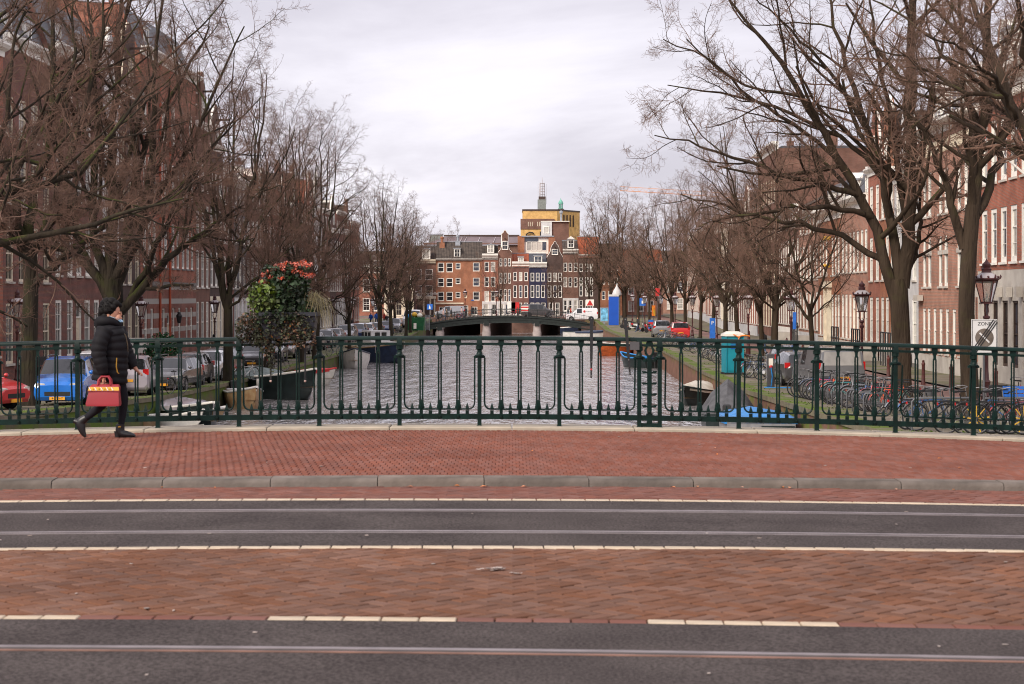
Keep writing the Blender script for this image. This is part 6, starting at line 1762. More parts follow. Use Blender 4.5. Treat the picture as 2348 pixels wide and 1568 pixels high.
def car(name, label, kind, paint, loc, rz, side_glass=(5, 11), rear_glass=True, plate='plate', front=True, group=None, racks=False, logo=None, sc=1.0, cat='car', rear_mat='car_glass'):
    Lc, Wc, Hc, st, wx, wr = CAR[kind]
    t = thing(name, label, cat, loc, rz, group)
    t.scale = (sc,) * 3
    def sect(s):
        f, zl, zb_, zt, wb, wt = s
        x = Lc / 2 - f * Lc; hw = Wc / 2
        h = [(hw * wb * .86, zl), (hw * wb * .985, zl + .12), (hw * wb, (zl + zb_) * .5), (hw * wb * .975, zb_), (hw * wt, zt - .055), (hw * wt * .90, zt), (hw * wt * .45, zt + .022)]
        return [(x, y, z) for y, z in h] + [(x, 0, zt + .028)] + [(x, -y, z) for y, z in h[::-1]]
    secs = [sect(s) for s in st]
    nS = len(secs[0])
    body, ws, rg_ = MB(), MB(), MB()
    sg = (MB(), MB())
    for i in range(len(secs) - 1):
        for j in range(nS - 1):
            q = [secs[i][j], secs[i][j + 1], secs[i + 1][j + 1], secs[i + 1][j]]
            tgt = body
            if j in (3, nS - 5) and i in side_glass_set(side_glass): tgt = sg[0 if j == 3 else 1]
            if 4 <= j <= nS - 6 and i == 4: tgt = ws
            if 4 <= j <= nS - 6 and i == len(secs) - 3 and rear_glass: tgt = rg_
            tgt.quad(*q)
    for e in (0, -1): body.add(secs[e], [tuple(range(nS))])
    body.add([p for s in secs for p in (s[0], s[-1])], [(2 * i, 2 * i + 1, 2 * i + 3, 2 * i + 2) for i in range(len(secs) - 1)])
    bo = body.build('body', paint, t, 42)
    for g_ in sg: g_.build('side_windows', 'car_glass', t, 30)
    ws.build('windscreen', 'car_glass', t, 30)
    if rg_.v: rg_.build('rear_window', rear_mat, t, 30)
    for f in wx:
        x = Lc / 2 - f * Lc
        for s in (-1, 1):
            MB().lathe([(wr + .055, -.02), (wr + .055, .004), (wr, .004)], 20, (x, s * (Wc / 2 - .0), wr + .02), 'y').build('wheel_arch', 'rubber', bo)
            w_ = obj('wheel', WHEEL[0], t, (x, s * (Wc / 2 - .09), wr)); w_.scale = (wr / .31,) * 3
            if s < 0: w_.rotation_euler = (0, 0, PI)
            obj('rim', WHEEL[1], w_)
    s2 = st[2]
    for s in (-1, 1):
        z = st[1][3] - .08
        hl = MB().loft([[(Lc / 2 - .012, s * Wc * .22, z - .05), (Lc / 2 - .03, s * Wc * .40, z - .04), (Lc / 2 - .03, s * Wc * .40, z + .05), (Lc / 2 - .012, s * Wc * .24, z + .03)], [(Lc / 2 - .14, s * Wc * .24, z - .06), (Lc / 2 - .34, s * Wc * .487, z - .03), (Lc / 2 - .34, s * Wc * .485, z + .10), (Lc / 2 - .16, s * Wc * .26, z + .09)]]); hl.build('headlight', 'headlight', t, 60)
        zt_ = st[-4][2] - .02
        tl = MB().box(-Lc / 2 + .02, -Lc / 2 + .16, s * Wc * .36 if s > 0 else -Wc * .492, Wc * .492 if s > 0 else -Wc * .36, zt_ - .12, zt_ + (.12 if kind != 'van' else .2)); tl.build('taillight', 'taillight', t)
        mi = MB().blob((Lc / 2 - .29 * Lc, s * (Wc / 2 + .07), st[4][3] + .06), (.07, .09, .07), 8, 6); mi.build('mirror', paint, t, 180)
    MB().box(Lc / 2 - .03, Lc / 2 + .012, -Wc * .24, Wc * .24, st[1][1] + .16, st[1][1] + .30).build('grille', 'ink', t)
    MB().box(Lc / 2 - .02, Lc / 2 + .018, -.26, .26, st[1][1] + .02, st[1][1] + .13).build('number_plate', plate, t)
    MB().box(-Lc / 2 - .02, -Lc / 2 + .03, -.26, .26, .62, .73).build('number_plate', plate, t)
    if kind == 'van' and rear_glass:
        e = -Lc / 2
        MB().quad((e + .02, .70, 1.68), (e + .02, -.70, 1.68), (e - .022, -.76, 1.16), (e - .022, .76, 1.16)).build('rear_window', rear_mat, t)
        MB().box(e - .05, e + .1, -Wc * .47, Wc * .47, .36, .58).build('bumper', 'rubber', t)
    if racks:
        for s in (-1, 1): MB().tube([(Lc * .08, s * Wc * .36, Hc - .02), (Lc * .04, s * Wc * .36, Hc + .06), (-Lc * .28, s * Wc * .36, Hc + .06), (-Lc * .33, s * Wc * .36, Hc - .03)], .018, 5).build('roof_rail', 'chrome', t)
    if logo: logo(t, Lc, Wc)
    return t
def side_glass_set(r):
    a = set(range(r[0], r[1])); a -= {7, 9}          # the pillars
    return a
WHEEL = (MB().lathe([(.20, .0), (.29, .0), (.31, .03), (.31, .15), (.29, .18), (.20, .18)], 20, (0, -.08, 0), 'y').mesh('wheel', 'rubber', 50), None)
_r = MB().lathe([(.0, .09), (.05, .095), (.2, .085), (.21, .07), (.205, .05), (.0, .05)], 18, (0, 0, 0), 'y')
for i in range(5):
    a = 2 * PI * i / 5; _r.M = Matrix.Rotation(a, 4, 'Y'); _r.box(-.03, .03, .095, .105, .04, .19)
_r.M = None
WHEEL = (WHEEL[0], _r.mesh('rim', 'alloy', 40))
CAMW = -PI / 2 - TH                 # facing the camera along the left quay

def lcar(x, v, u, **k):
    uu = u if u is not None else (x - 1290) / F * v
    return car(k.pop('name', 'parked_car'), k.pop('label'), k.pop('kind'), k.pop('paint'), C(uu, v, qz(v, -1)), k.pop('rz', CAMW), group='cars parked along the left quay', **k)
def bluetext(t, Lc, Wc):
    o = obj('plate_lettering', text_mesh('4-XVN-7', .10, 'ink', .004), t, (Lc / 2 + .021, 0, .315)); o.rotation_euler = (0, 0, PI / 2)
lcar(147, 66.5, None, kind='mpv', paint='car_blue', label='bright blue car facing the camera behind the walking person', racks=True, logo=bluetext, rz=CAMW + .10)
def redlogo(t, Lc, Wc):
    m = MB().lathe([(.20, -.003), (.27, -.003), (.27, .003), (.20, .003)], 24, (0, 0, 0), 'y'); o = m.build('round_logo', 'white', t); o.location = (-.25, -Wc / 2 - .006, .62); o.scale = (.7, 1, 1.2)
    o = obj('door_lettering', text_mesh('Deel mij', .16, 'white', .004), t, (.15, -Wc / 2 - .004, .88))
car('parked_car', 'small red share car with white round logo at the left picture edge', 'hatch', 'car_red', C((-88 - 1290) / F * 61, 61, qz(61, -1)), -.42, logo=redlogo, group='cars parked along the left quay')
lcar(222, 78, None, kind='van', paint='car_white', name='parked_van', cat='van', label='white van parked behind the bright blue car', rz=CAMW, side_glass=(5, 7))
lcar(300, 79.5, None, kind='mpv', paint='car_lilac', name='parked_car', label='pale lilac people carrier seen from behind beside the street lamp', rz=-CAMW + .05)
LC = [(395, 86, 'wagon', 'car_grey', 'dark grey estate car with roof rails second bay from the blue car', True), (432, 92.5, 'hatch', 'car_taupe', 'taupe hatchback parked behind the dark grey estate', False), (478, 98, 'hatch', 'car_white', 'white hatchback beside the charging post', False), (500, 105, 'wagon', 'car_black', 'black car plugged in behind the charging post', False),
      (585, 116, 'wagon', 'car_grey', 'grey estate parked left of the flower box bars', True), (575, 128, 'mpv', 'car_white', 'white estate with roof box left of the planter', True), (622, 126, 'hatch', 'car_black', 'black hatchback seen under the flower box', False), (655, 134, 'wagon', 'car_taupe', 'taupe estate seen between the planter bars', False), (688, 143, 'hatch', 'car_grey', 'grey hatchback right of the planter bars', False), (712, 152, 'wagon', 'car_silver', 'silver estate next right of the planter', False),
      (742, 161, 'hatch', 'car_black', 'black hatchback just right of the flower box post', False), (762, 171, 'wagon', 'car_silver', 'silver estate with amber plate near the fourth lamp', False), (793, 181, 'mpv', 'car_silver', 'silver people carrier beyond the fourth lamp', True), (818, 190, 'mpv', 'car_dblue', 'tall dark blue car in the middle of the far row', False), (838, 199, 'hatch', 'car_silver', 'small silver car behind the blue barge', False), (858, 209, 'wagon', 'car_black', 'black car with bicycles leaning on it', False), (884, 219, 'hatch', 'car_dblue', 'dark blue hatchback near the green container', False), (902, 229, 'mpv', 'car_silver', 'last silver car before the green container', False)]
for x, v, kd, pt, lb, rk in LC:
    lcar(x, v, None, kind=kd, paint=pt, label=lb, racks=rk, rz=CAMW + rnd.uniform(-.05, .05))
lcar(945, 243, None, kind='van', paint='car_white', name='parked_van', cat='van', sc=1.22, side_glass=(5, 7), label='white delivery van beside the green container near the far bridge')
# vehicles on the far bridge
def vl(x, Y, z, **k):
    return car(k.pop('name', 'van'), k.pop('label'), 'van', k.pop('paint'), ((x - CX) / F * Y, Y, z), k.pop('rz'), plate='plate', cat='van', **k)
vl(1232, 268, bz((1232 - CX) / F * 268), paint='car_grey', rz=.12, label='dark grey van driving right over the far bridge', side_glass=(5, 9))
def wlogo(t, Lc, Wc):
    m = MB().lathe([(0, -.002), (.16, -.002), (.16, .002)], 14, (0, 0, 0), 'y'); o = m.build('round_logo', 'plain_red', t); o.location = (-.35, Wc / 2 + .005, 1.38)
    o = obj('side_lettering', text_mesh('koeriers', .22, 'car_grey', .004), t, (-1.0, Wc / 2 + .004, 1.38)); o.rotation_euler = (0, 0, PI)
vl(1334, 266.5, bz((1334 - CX) / F * 266.5) + .15, paint='car_white', rz=PI - .06, label='white van with red logo driving left over the far bridge', side_glass=(5, 7), logo=wlogo)
vl(1030, 284.8, -1.6, paint='car_silver', rz=PI + .12, label='silver van on the street before the orange brick corner house', side_glass=(5, 7))
# right bank vehicles
def rc(x, v, **k): return car(k.pop('name', 'parked_car'), k.pop('label'), k.pop('kind'), k.pop('paint'), C((x - 1290) / F * v, v, qz(v)), k.pop('rz'), **k)
rc(1893, 75, kind='van', paint='car_mid', rear_mat='glass_curtain_sky', name='parked_van', cat='van', rz=PI / 2 - TH + .12, label='grey van seen from behind beside the long bicycle rack', side_glass=(5, 8), sc=1.0)  # pale rear glass has the sky's reflection put into its colour
rc(1822, 84, kind='wagon', paint='car_grey', rz=PI / 2 - TH + .05, label='grey estate car with red tail lamps in front of the grey van')
rc(1800, 98, kind='hatch', paint='car_black', rz=PI / 2 - TH, label='black car further along the right bank')
rc(1556, 176, kind='mpv', paint='car_red', rz=PI / 2 - TH, label='red car parked far along the right bank')
rc(1515, 188, kind='mpv', paint='car_silver', rz=PI / 2 - TH, label='silver car with red lamps far along the right bank')

# ------------------------------------------------------------------ street lamps
def lamp_proto():
    t = thing('street_lamp', 'x', 'street lamp', (0, 0, 0))
    b = 'brown_red_iron'
    MB().lathe([(.20, 0), (.20, .10), (.16, .14), (.15, .55), (.17, .60), (.12, .66), (.10, .95), (.12, 1.0), (.075, 1.06), (.055, 1.4), (.05, 2.55), (.09, 2.6), (.09, 2.66), (.05, 2.7), (.05, 2.76), (.10, 2.80), (.10, 2.85), (.06, 2.88)], 12).build('post', b, t, 40)
    m = MB()
    for s in (-1, 1): m.tube([(s * .05, 0, 2.86), (s * .13, 0, 3.0), (s * .10, 0, 3.14), (s * .14, 0, 3.22)], .022, 6)
    m.box(-.16, .16, -.16, .16, 3.21, 3.24)
    m.build('lyre_bracket', b, t, 60)
    f = MB()
    for j in range(6):
        a = 2 * PI * j / 6; f.tube([(.155 * math.cos(a), .155 * math.sin(a), 3.24), (.315 * math.cos(a), .315 * math.sin(a), 3.86)], .017, 4)
    f.lathe([(.15, 3.23), (.17, 3.25), (.15, 3.27)], 6); f.lathe([(.30, 3.84), (.335, 3.87), (.30, 3.90)], 6)
    f.build('lantern_frame', b, t)
    MB().loft([[(r * math.cos(2 * PI * j / 6), r * math.sin(2 * PI * j / 6), z) for j in range(6)] for r, z in ((.145, 3.25), (.30, 3.86))]).build('lantern_glass', 'lamp_glass', t)
    MB().lathe([(.05, 3.25), (.06, 3.36), (.03, 3.42), (.04, 3.5), (.0, 3.56)], 8).build('burner', 'white_plastic', t, 60)
    c = MB()
    MB().lathe([(.33, 3.93), (.30, 3.98), (.20, 4.06), (.13, 4.10)], 12).build('lantern_dome', 'lamp_dome', t, 60)
    c.lathe([(.34, 3.88), (.37, 3.90), (.37, 3.93), (.33, 3.94)], 12); c.lathe([(.15, 4.08), (.13, 4.14), (.15, 4.20), (.10, 4.24), (.12, 4.28), (.12, 4.34), (.05, 4.40), (.02, 4.46), (0, 4.52)], 12)
    c.build('lantern_roof', b, t, 40)
    k = MB()
    for j in range(6):
        a = 2 * PI * j / 6; x, y = .38 * math.cos(a), .38 * math.sin(a)
        k.tube([(x, y, 3.92), (x * 1.06, y * 1.06, 3.99), (x * 1.02, y * 1.02, 4.04)], [.028, .03, .008], 5)
        a += PI / 6; x, y = .35 * math.cos(a), .35 * math.sin(a); k.blob((x, y, 3.97), .035, 6, 4)
    k.build('crown', b, t, 60)
    return kids(t)
LAMP = lamp_proto()
lamps = [(-23.5, 81, 'brown-red street lamp at the left edge before the purple brick house'), (-23.4, 104.5, 'street lamp just right of the walking person'), (-24.0, 130, 'street lamp in front of the striped red building'), (-23.5, 193, 'street lamp right of the flower box'), (-22.6, 236, 'street lamp beside the white van far left'), (-22.3, 222, 'street lamp left of the green container'), (-23.5, 212, 'street lamp before the cream shop front'), (-23, 250, 'street lamp left of the white van near the far bridge end'),
         (12.0, 54, 'large street lamp behind the zone sign on the right'), (12.1, 77, 'street lamp beside the forked elm on the right bank'), (12.6, 105, 'street lamp near the slender bent tree on the right bank'), (12.3, 126, 'street lamp behind the leaning double trunk'), (12.0, 148, 'street lamp beside the ivy-spotted trunk'), (11.6, 170, 'street lamp just left of the blue parking sign'), (11.0, 186, 'street lamp before the red flag on the right'), (10.4, 202, 'street lamp right of the yellow arrow sign'), (9.5, 220, 'street lamp second right of the blue hoarding'), (8.8, 240, 'street lamp closest to the blue hoarding')]
for i, (u, v, lb) in enumerate(lamps):
    if i == 0:
        LAMP.location = C(u, v, qz(v, u)); LAMP['label'] = lb; LAMP['group'] = 'crown lantern street lamps'
    else: copy_tree(LAMP, None, C(u, v, qz(v, u)), rnd.uniform(0, 1), lb, 'crown lantern street lamps')
for x, Y, z, lb in ((1066, 286, -1.6, 'far lamp before the orange brick corner house'), (1138, 286, -1.6, 'far lamp before the red brick house with pale base'), (954, 286, -1.6, 'far lamp before the lettered shop front')):
    copy_tree(LAMP, None, ((x - CX) / F * Y, Y, z), 0, lb, 'crown lantern street lamps')

# ------------------------------------------------------------------ bicycles
def bike_proto():
    t = thing('bicycle', 'x', 'bicycle', (0, 0, 0))
    f = MB()
    bb, hd, st_, ra, fa = (-.05, 0, .30), (.40, 0, .80), (-.20, 0, .82), (-.52, 0, .35), (.55, 0, .35)
    f.tube([bb, (.44, 0, .66)], .016, 5).tube([bb, st_], .015, 5).tube([(-.17, 0, .72), (.42, 0, .74)], .014, 5).tube([hd, (.45, 0, .62)], .018, 5)
    for s in (-.05, .05):
        f.tube([bb, (ra[0], s, ra[2])], .010, 4).tube([(-.18, 0, .74), (ra[0], s, ra[2])], .009, 4).tube([(.455, 0, .60), (.47, s, .55), (fa[0], s, fa[2])], .011, 4)
    f.build('frame', 'bike_black', t, 60)
    ty = MB(); n = 22
    ty.loft([[((.335 + .017 * math.cos(b)) * math.cos(a), .017 * math.sin(b), (.335 + .017 * math.cos(b)) * math.sin(a)) for b in (0, PI / 2, PI, 3 * PI / 2)] for a in [2 * PI * i / n for i in range(n + 1)]], cap=False)
    tym = ty.mesh('wheel', 'rubber', 60)
    ri = MB()
    ri.loft([[((.312 + .009 * math.cos(b)) * math.cos(a), .011 * math.sin(b), (.312 + .009 * math.cos(b)) * math.sin(a)) for b in (0, PI / 2, PI, 3 * PI / 2)] for a in [2 * PI * i / n for i in range(n + 1)]], cap=False)
    for i in range(14):
        a = 2 * PI * i / 14; ri.tube([(.02 * math.cos(a), .02 * (-1) ** i, .02 * math.sin(a)), (.31 * math.cos(a), 0, .31 * math.sin(a))], .0022, 3, False)
    ri.tube([(0, -.05, 0), (0, .05, 0)], .022, 6)
    rim = ri.mesh('rim', 'chrome', 60)
    for x in (-.52, .55):
        w = obj('wheel', tym, t, (x, 0, .352)); obj('rim', rim, w)
        g = MB(); a0, a1 = (.2, 2.6) if x < 0 else (.5, 2.5)
        g.loft([[((.375 if k else .37) * math.cos(a), y, (.375 if k else .37) * math.sin(a)) for y, k in ((-.025, 0), (0, 1), (.025, 0))] for a in np.linspace(a0, a1, 10)], cap=False, closed=False)
        g.build('mudguard', 'bike_black', t, 60, (x, 0, .352))
    MB().tube([(.40, 0, .80), (.375, 0, .98), (.40, 0, 1.02)], .012, 5).tube([(.12, -.28, .98), (.25, -.27, 1.02), (.36, -.20, 1.04), (.42, 0, 1.03), (.36, .20, 1.04), (.25, .27, 1.02), (.12, .28, .98)], .012, 5).build('handlebar', 'chrome', t, 60)
    MB().tube([(.20, -.28, .99), (.10, -.28, .975)], .017, 6).tube([(.20, .28, .99), (.10, .28, .975)], .017, 6).build('grips', 'rubber', t)
    MB().tube([(-.2, 0, .8), (-.225, 0, .92)], .013, 5).loft([ring((-.33, 0, .945), .03, .09, 10), ring((-.32, 0, .985), .035, .10, 10)]).loft([[(-.36, -.10, .95), (-.12, -.02, .955), (-.08, 0, .955), (-.12, .02, .955), (-.36, .10, .95)], [(-.37, -.10, .985), (-.12, -.025, .985), (-.06, 0, .98), (-.12, .025, .985), (-.37, .10, .985)]]).build('saddle', 'rubber', t, 60)
    MB().lathe([(.085, -.012), (.09, 0), (.085, .012)], 14, (-.05, .06, .30), 'y').tube([(-.05, .05, .30), (.06, .09, .20), (.06, .16, .20)], .010, 4).tube([(-.05, -.05, .30), (-.16, -.09, .40), (-.16, -.16, .40)], .010, 4).build('crank', 'alloy', t)
    MB().box(-.72, -.30, -.06, -.045, .74, .755).box(-.72, -.30, .045, .06, .74, .755).box(-.72, -.70, -.045, .045, .74, .755).box(-.50, -.48, -.045, .045, .74, .755).tube([(-.70, -.05, .74), (-.53, -.05, .36)], .006, 4).tube([(-.70, .05, .74), (-.53, .05, .36)], .006, 4).build('rear_rack', 'ink', t)
    MB().box(-.745, -.725, -.03, .03, .66, .72).build('rear_light', 'taillight', t)
    return kids(t)
BIKE = bike_proto()
ORD = ['first', 'second', 'third', 'fourth', 'fifth', 'sixth', 'seventh', 'eighth', 'ninth', 'tenth', 'eleventh', 'twelfth', 'thirteenth', 'fourteenth', 'fifteenth', 'sixteenth', 'seventeenth', 'eighteenth', 'nineteenth', 'twentieth']
ORD += ['twenty-' + q for q in ORD[:9]] + ['thirtieth'] + ['thirty-' + q for q in ORD[:9]]
def crate(parent, x, z, w, matn):
    m = MB()
    for q in (0, 1, 2):
        z0 = z + q * .085
        m.box(x - w / 2, x + w / 2, -.17, -.155, z0, z0 + .06).box(x - w / 2, x + w / 2, .155, .17, z0, z0 + .06).box(x - w / 2, x - w / 2 + .015, -.155, .155, z0, z0 + .06).box(x + w / 2 - .015, x + w / 2, -.155, .155, z0, z0 + .06)
    m.box(x - w / 2 + .015, x + w / 2 - .015, -.155, .155, z, z + .012)
    for s in (-.165, .165):
        for e in (-1, 1): m.box(x + e * (w / 2 - .02), x + e * (w / 2 - .005), s - .004, s + .004, z, z + .24)
    m.build('crate', matn, parent)
_first = [True]
def bike(u, v, rz, paint, label, group=None, tilt=0.0, sc=1.0, loc=None, extra=None):
    p = C(u, v, qz(v, u)) if loc is None else Vector(loc)
    sw = {'bike_black': paint} if paint != 'bike_black' else None
    if _first[0] and not sw:
        b = BIKE; b.location = p; b.rotation_euler = (0, 0, rz); b['label'] = label; _first[0] = False
        if group: b['group'] = group
    else: b = copy_tree(BIKE, None, p, rz, label, group, sw)
    b.rotation_euler = (tilt, 0, rz); b.scale = (sc,) * 3
    if extra: extra(b)
    return b
rb = random.Random(31)
# the long rack right of the grey van: wheels towards the water
paints = ['bike_black', 'bike_black', 'bike_grey', 'bike_black', 'bike_blue', 'bike_black', 'bike_red', 'bike_black', 'bike_orange', 'bike_green', 'bike_black', 'bike_teal', 'bike_black', 'bike_grey']
cname = {'bike_black': 'black', 'bike_grey': 'grey', 'bike_blue': 'blue', 'bike_red': 'red', 'bike_orange': 'orange', 'bike_green': 'dark green', 'bike_teal': 'teal', 'bike_white': 'white'}
for i in range(24):
    v = 70 - i * .62; u = 9.3 + .05 * i * .5 + rb.uniform(-.15, .15); pt = paints[i % len(paints)]
    bike(u, v, PI - TH + rb.uniform(-.25, .1) + .25, pt, f'{cname[pt]} city bicycle in the long crowded rack, {ORD[i]} from the grey van', 'bicycles in the long rack', rb.uniform(-.1, .1), rb.uniform(.95, 1.05))
# rack hoops
hoop = MB().tube([(-.35, 0, 0), (-.35, 0, .55), (-.30, 0, .62), (.30, 0, .62), (.35, 0, .55), (.35, 0, 0)], .024, 6).tube([(-.35, 0, .3), (.35, 0, .3)], .02, 6).mesh('rack_hoop', 'bank_steel', 60)
for i in range(14):
    v = 69.5 - i * 1.08
    tag(obj('bike_rack', hoop, None, C(9.1, v, qz(v)), -TH + .2), f'bent steel tube hoop in the long bicycle rack, {ORD[i]} from the grey van', 'bike rack', 'hoops of the long bicycle rack')
# the near cluster at the right edge
def rbike(x, Y, rz, paint, label, tilt=0.0, extra=None, sc=1.0):
    X = (x - CX) / F * Y
    v = Y
    return bike(0, 0, rz, paint, label, None, tilt, sc, (X, Y, qz(v)), extra)
def yel(x):
    m = MB()
    for q in range(9):
        a = 2 * PI * q / 9; m.M = Matrix.Translation((x, 0, .352)) @ Matrix.Rotation(a, 4, 'Y'); m.box(-.012, .012, -.006, .006, .06, .30)
    m.M = None
    return m
def nearset():
    rbike(2085, 47.8, .5, 'bike_grey', 'silver grey bicycle with wire basket leaning by the steel hoops', .08, lambda b: MB().lathe([(.14, .0), (.17, .2), (.165, .2), (.135, .0)], 14, (.62, 0, .78)).build('basket', 'bank_steel', b))
    rbike(2120, 46.8, .35, 'bike_blue', 'dark blue bicycle second from the steel hoops near the right edge', .1)
    rbike(2145, 45.8, .2, 'bike_black', 'black bicycle behind the low steel hoop near the straight elm', -.06)
    rbike(2178, 47.8, .05, 'bike_black', 'black bicycle with long black saddle right of the steel hoop', .05)
    rbike(2220, 42.8, .1, 'bike_black', 'black bicycle carrying a black crate in front of the straight elm', .05, lambda b: (crate(b, .72, .86, .42, 'ink')))
    rbike(2262, 42.3, .15, 'bike_black', 'black bicycle carrying a bright blue crate near the right edge', -.04, lambda b: (crate(b, .66, .84, .40, 'plain_blue')))
    rbike(2290, 41.8, .05, 'bike_black', 'bicycle with yellow wheel spokes nearest the right edge', .04, lambda b: [yel(x).build('wheel_spokes', 'plain_yellow', b) for x in (-.52, .55)])
    rbike(2330, 43.8, 2.9, 'bike_black', 'black bicycle with high chrome handlebar cut by the right edge', .05)
    rbike(2345, 42.8, .3, 'bike_red', 'red and blue bicycle cut off by the right picture edge', -.05)
    rbike(2305, 45.8, 2.7, 'bike_blue', 'blue bicycle standing behind the yellow-wheeled one', .06)
nearset()
nh = MB().tube([(-.75, 0, 0), (-.75, 0, .72), (-.68, 0, .80), (.68, 0, .80), (.75, 0, .72), (.75, 0, 0)], .03, 8).tube([(-.75, 0, .32), (.75, 0, .32)], .025, 8).mesh('rack_hoop', 'bank_steel', 60)
for x, Y, lb in ((2160, 45.2, 'wide brushed steel bicycle hoop before the straight elm'), (2320, 44.4, 'wide steel bicycle hoop at the right edge')):
    tag(obj('bike_rack', nh, None, ((x - CX) / F * Y, Y, qz(Y)), .12), lb, 'bike rack')
bike(13.6, 57, 1.2, 'bike_red', 'bright red framed bicycle behind the large lamp post', None, .05)
bike(17.2, 62, 1.4, 'bike_black', 'black bicycle against the stone base of the right edge building', None, .05)
# row along the right quay behind the boats
i = 0
for v in np.arange(84, 172, 2.5):
    if 100 < v < 106: continue
    pt = ['bike_black', 'bike_white', 'bike_black', 'bike_grey', 'bike_blue', 'bike_black', 'bike_green'][i % 7]; i += 1
    bike(qr(v) + 2.3 + rb.uniform(-.3, .3), v, PI - TH + rb.uniform(-.5, .9), pt, f'{cname[pt]} bicycle standing on the right quay edge beyond the grey van, {ORD[i - 1]} nearest', 'bicycles along the right quay', rb.uniform(-.1, .1))
for v, dx, pt, lb in ((92, -.2, 'bike_white', 'white framed bicycle standing side-on right of the teal toilet'), (118, .3, 'bike_white', 'white bicycle left of the teal toilet, side-on')):
    bike(qr(v) + 2.0 + dx, v, .2, pt, lb, None, .05)
# bicycles on the left quay and far bridge
for u, v, rz, pt, lb in ((-16.4, 80, 1.2, 'bike_black', 'black bicycle leaning by the lilac people carrier'), (-16.2, 96.5, .9, 'bike_white', 'white bicycle in front of the white hatchback'), (-16.5, 109, .8, 'bike_black', 'black bicycle with orange lamp between the parked cars'), (-16.6, 137, .9, 'bike_green', 'green bicycle between cars right of the planter'), (-19.5, 57, 1.1, 'bike_white', 'white bicycle behind the red share car'), (-20.5, 178, .3, 'bike_black', 'black bicycle parked far along the left street'), (-20.3, 190, .3, 'bike_grey', 'grey bicycle parked far along the left street'), (-20.6, 205, .2, 'bike_red', 'red bicycle parked far along the left street'), (-18.4, 212, .4, 'bike_black', 'dark bicycle before the far silver car'), (-18.0, 236, .2, 'bike_orange', 'orange-red bicycle by the white van at the far bridge')):
    bike(u, v, rz, pt, lb, None, .05)
for k, x in enumerate((1018, 1052, 1072, 1098, 1160, 1176, 1190, 1262, 1278, 1296)):
    X = (x - CX) / F * 263.5
    pt = ['bike_black', 'bike_red', 'bike_black', 'bike_grey'][k % 4]
    bike(0, 0, rb.uniform(-.3, .3), pt, f'{cname[pt]} bicycle leaning on the far bridge railing, {ORD[k]} from its left end', 'bicycles on the far bridge', .05, 1, (X, 263.2 + (k % 3) * .5, bz(X)))

# ------------------------------------------------------------------ boats
def hull_mesh(Lb, B, D, sheer=.35, tr=.75, flat=.55, n=16, bow=1.0):
    """bow towards +x; returns hull rings and the gunwale line"""
    rings = []; gun = []
    for i in range(n + 1):
        s = i / n; x = -Lb / 2 + Lb * s
        w = B / 2 * (tr + (1 - tr) * math.sin(min(1, s / .45) * PI / 2)) * (1 - max(0, (s - .5) / .5) ** 1.75) if s < .999 else .02
        w = max(w, .02)
        z = D + sheer * max(0, (s - .4) / .6) ** 2 + .1 * max(0, (.3 - s)) 
        kz = -.25 + (.25 + D * .4) * max(0, (s - .8) / .2) ** 2
        rk = .38 * max(0, (s - .7) / .3) ** 1.5
        rings.append([(x + rk, w, z), (x + rk * .55, w * .97, z * .55), (x, w * flat * 1.35, kz + .12), (x, 0, kz), (x, -w * flat * 1.35, kz + .12), (x + rk * .55, -w * .97, z * .55), (x + rk, -w, z)])
        gun.append((x + rk, w, z))
    return rings, gun
def boat(name, label, x, y, Lb, B, D, rz, hullm, trim='white', inner='varnish', cover=None, peak=.35, span=(.08, .9), extra=None, sheer=.35, tr=.75, loc=None, v=None):
    """(x, y): where its waterline shows in the photograph"""
    if loc is None:
        Yb = (EYE - WATER) * F / (y - HY); loc = (P(x, y, Yb))
    t = thing(name, label, 'boat', (loc[0], loc[1], WATER), rz)
    r_, g = hull_mesh(Lb, B, D, sheer, tr)
    m = MB(); m.loft(r_, cap=False, closed=False); m.add(r_[0], [tuple(range(7))]); m.build('hull', hullm, t, 50)
    tr_ = MB(); tr_.tube([(a, b, c + .02) for a, b, c in g], .055, 6).tube([(a, -b, c + .02) for a, b, c in g], .055, 6).tube([(g[0][0], -g[0][1], g[0][2] + .02), (g[0][0], g[0][1], g[0][2] + .02)], .055, 6); tr_.build('gunwale', trim, t, 60)
    fl = MB(); fl.loft([[(a, b * .9, c * .45), (a, 0, c * .42), (a, -b * .9, c * .45)] for a, b, c in g], cap=False, closed=False); fl.build('floor', inner, t)
    if cover:
        rg3 = random.Random(int(abs(x) * 7)); n0, n1 = int(span[0] * 16), int(span[1] * 16); rr = []
        for i in range(n0, n1 + 1):
            a, b, c = g[i]; q = (i - n0) / max(1, n1 - n0); h = peak * math.sin(PI * min(1, max(0, q * .96 + .02))) ** .6
            rr.append([(a, b * 1.06, c - .12), (a, b * 1.05, c + .06), (a, b * .6, c + h * .62 + rg3.uniform(-.04, .04)), (a + rg3.uniform(-.05, .05), 0, c + h + rg3.uniform(-.03, .03)), (a, -b * .6, c + h * .62 + rg3.uniform(-.04, .04)), (a, -b * 1.05, c + .06), (a, -b * 1.06, c - .12)])
        m = MB(); m.loft(rr, cap=False, closed=False); m.add(rr[0], [tuple(range(7))]); m.add(rr[-1], [tuple(range(7))]); m.build('cover', cover, t, 50)
    else:
        th = MB()
        for s in (4, 8, 11):
            a, b, c = g[s]; th.box(a - .13, a + .13, -b * .94, b * .94, c * .72, c * .72 + .04)
        th.build('thwart', inner, t)
    if extra: extra(t, g)
    return t
AW = -TH
FWD = -PI / 2 - TH         # bow towards the camera
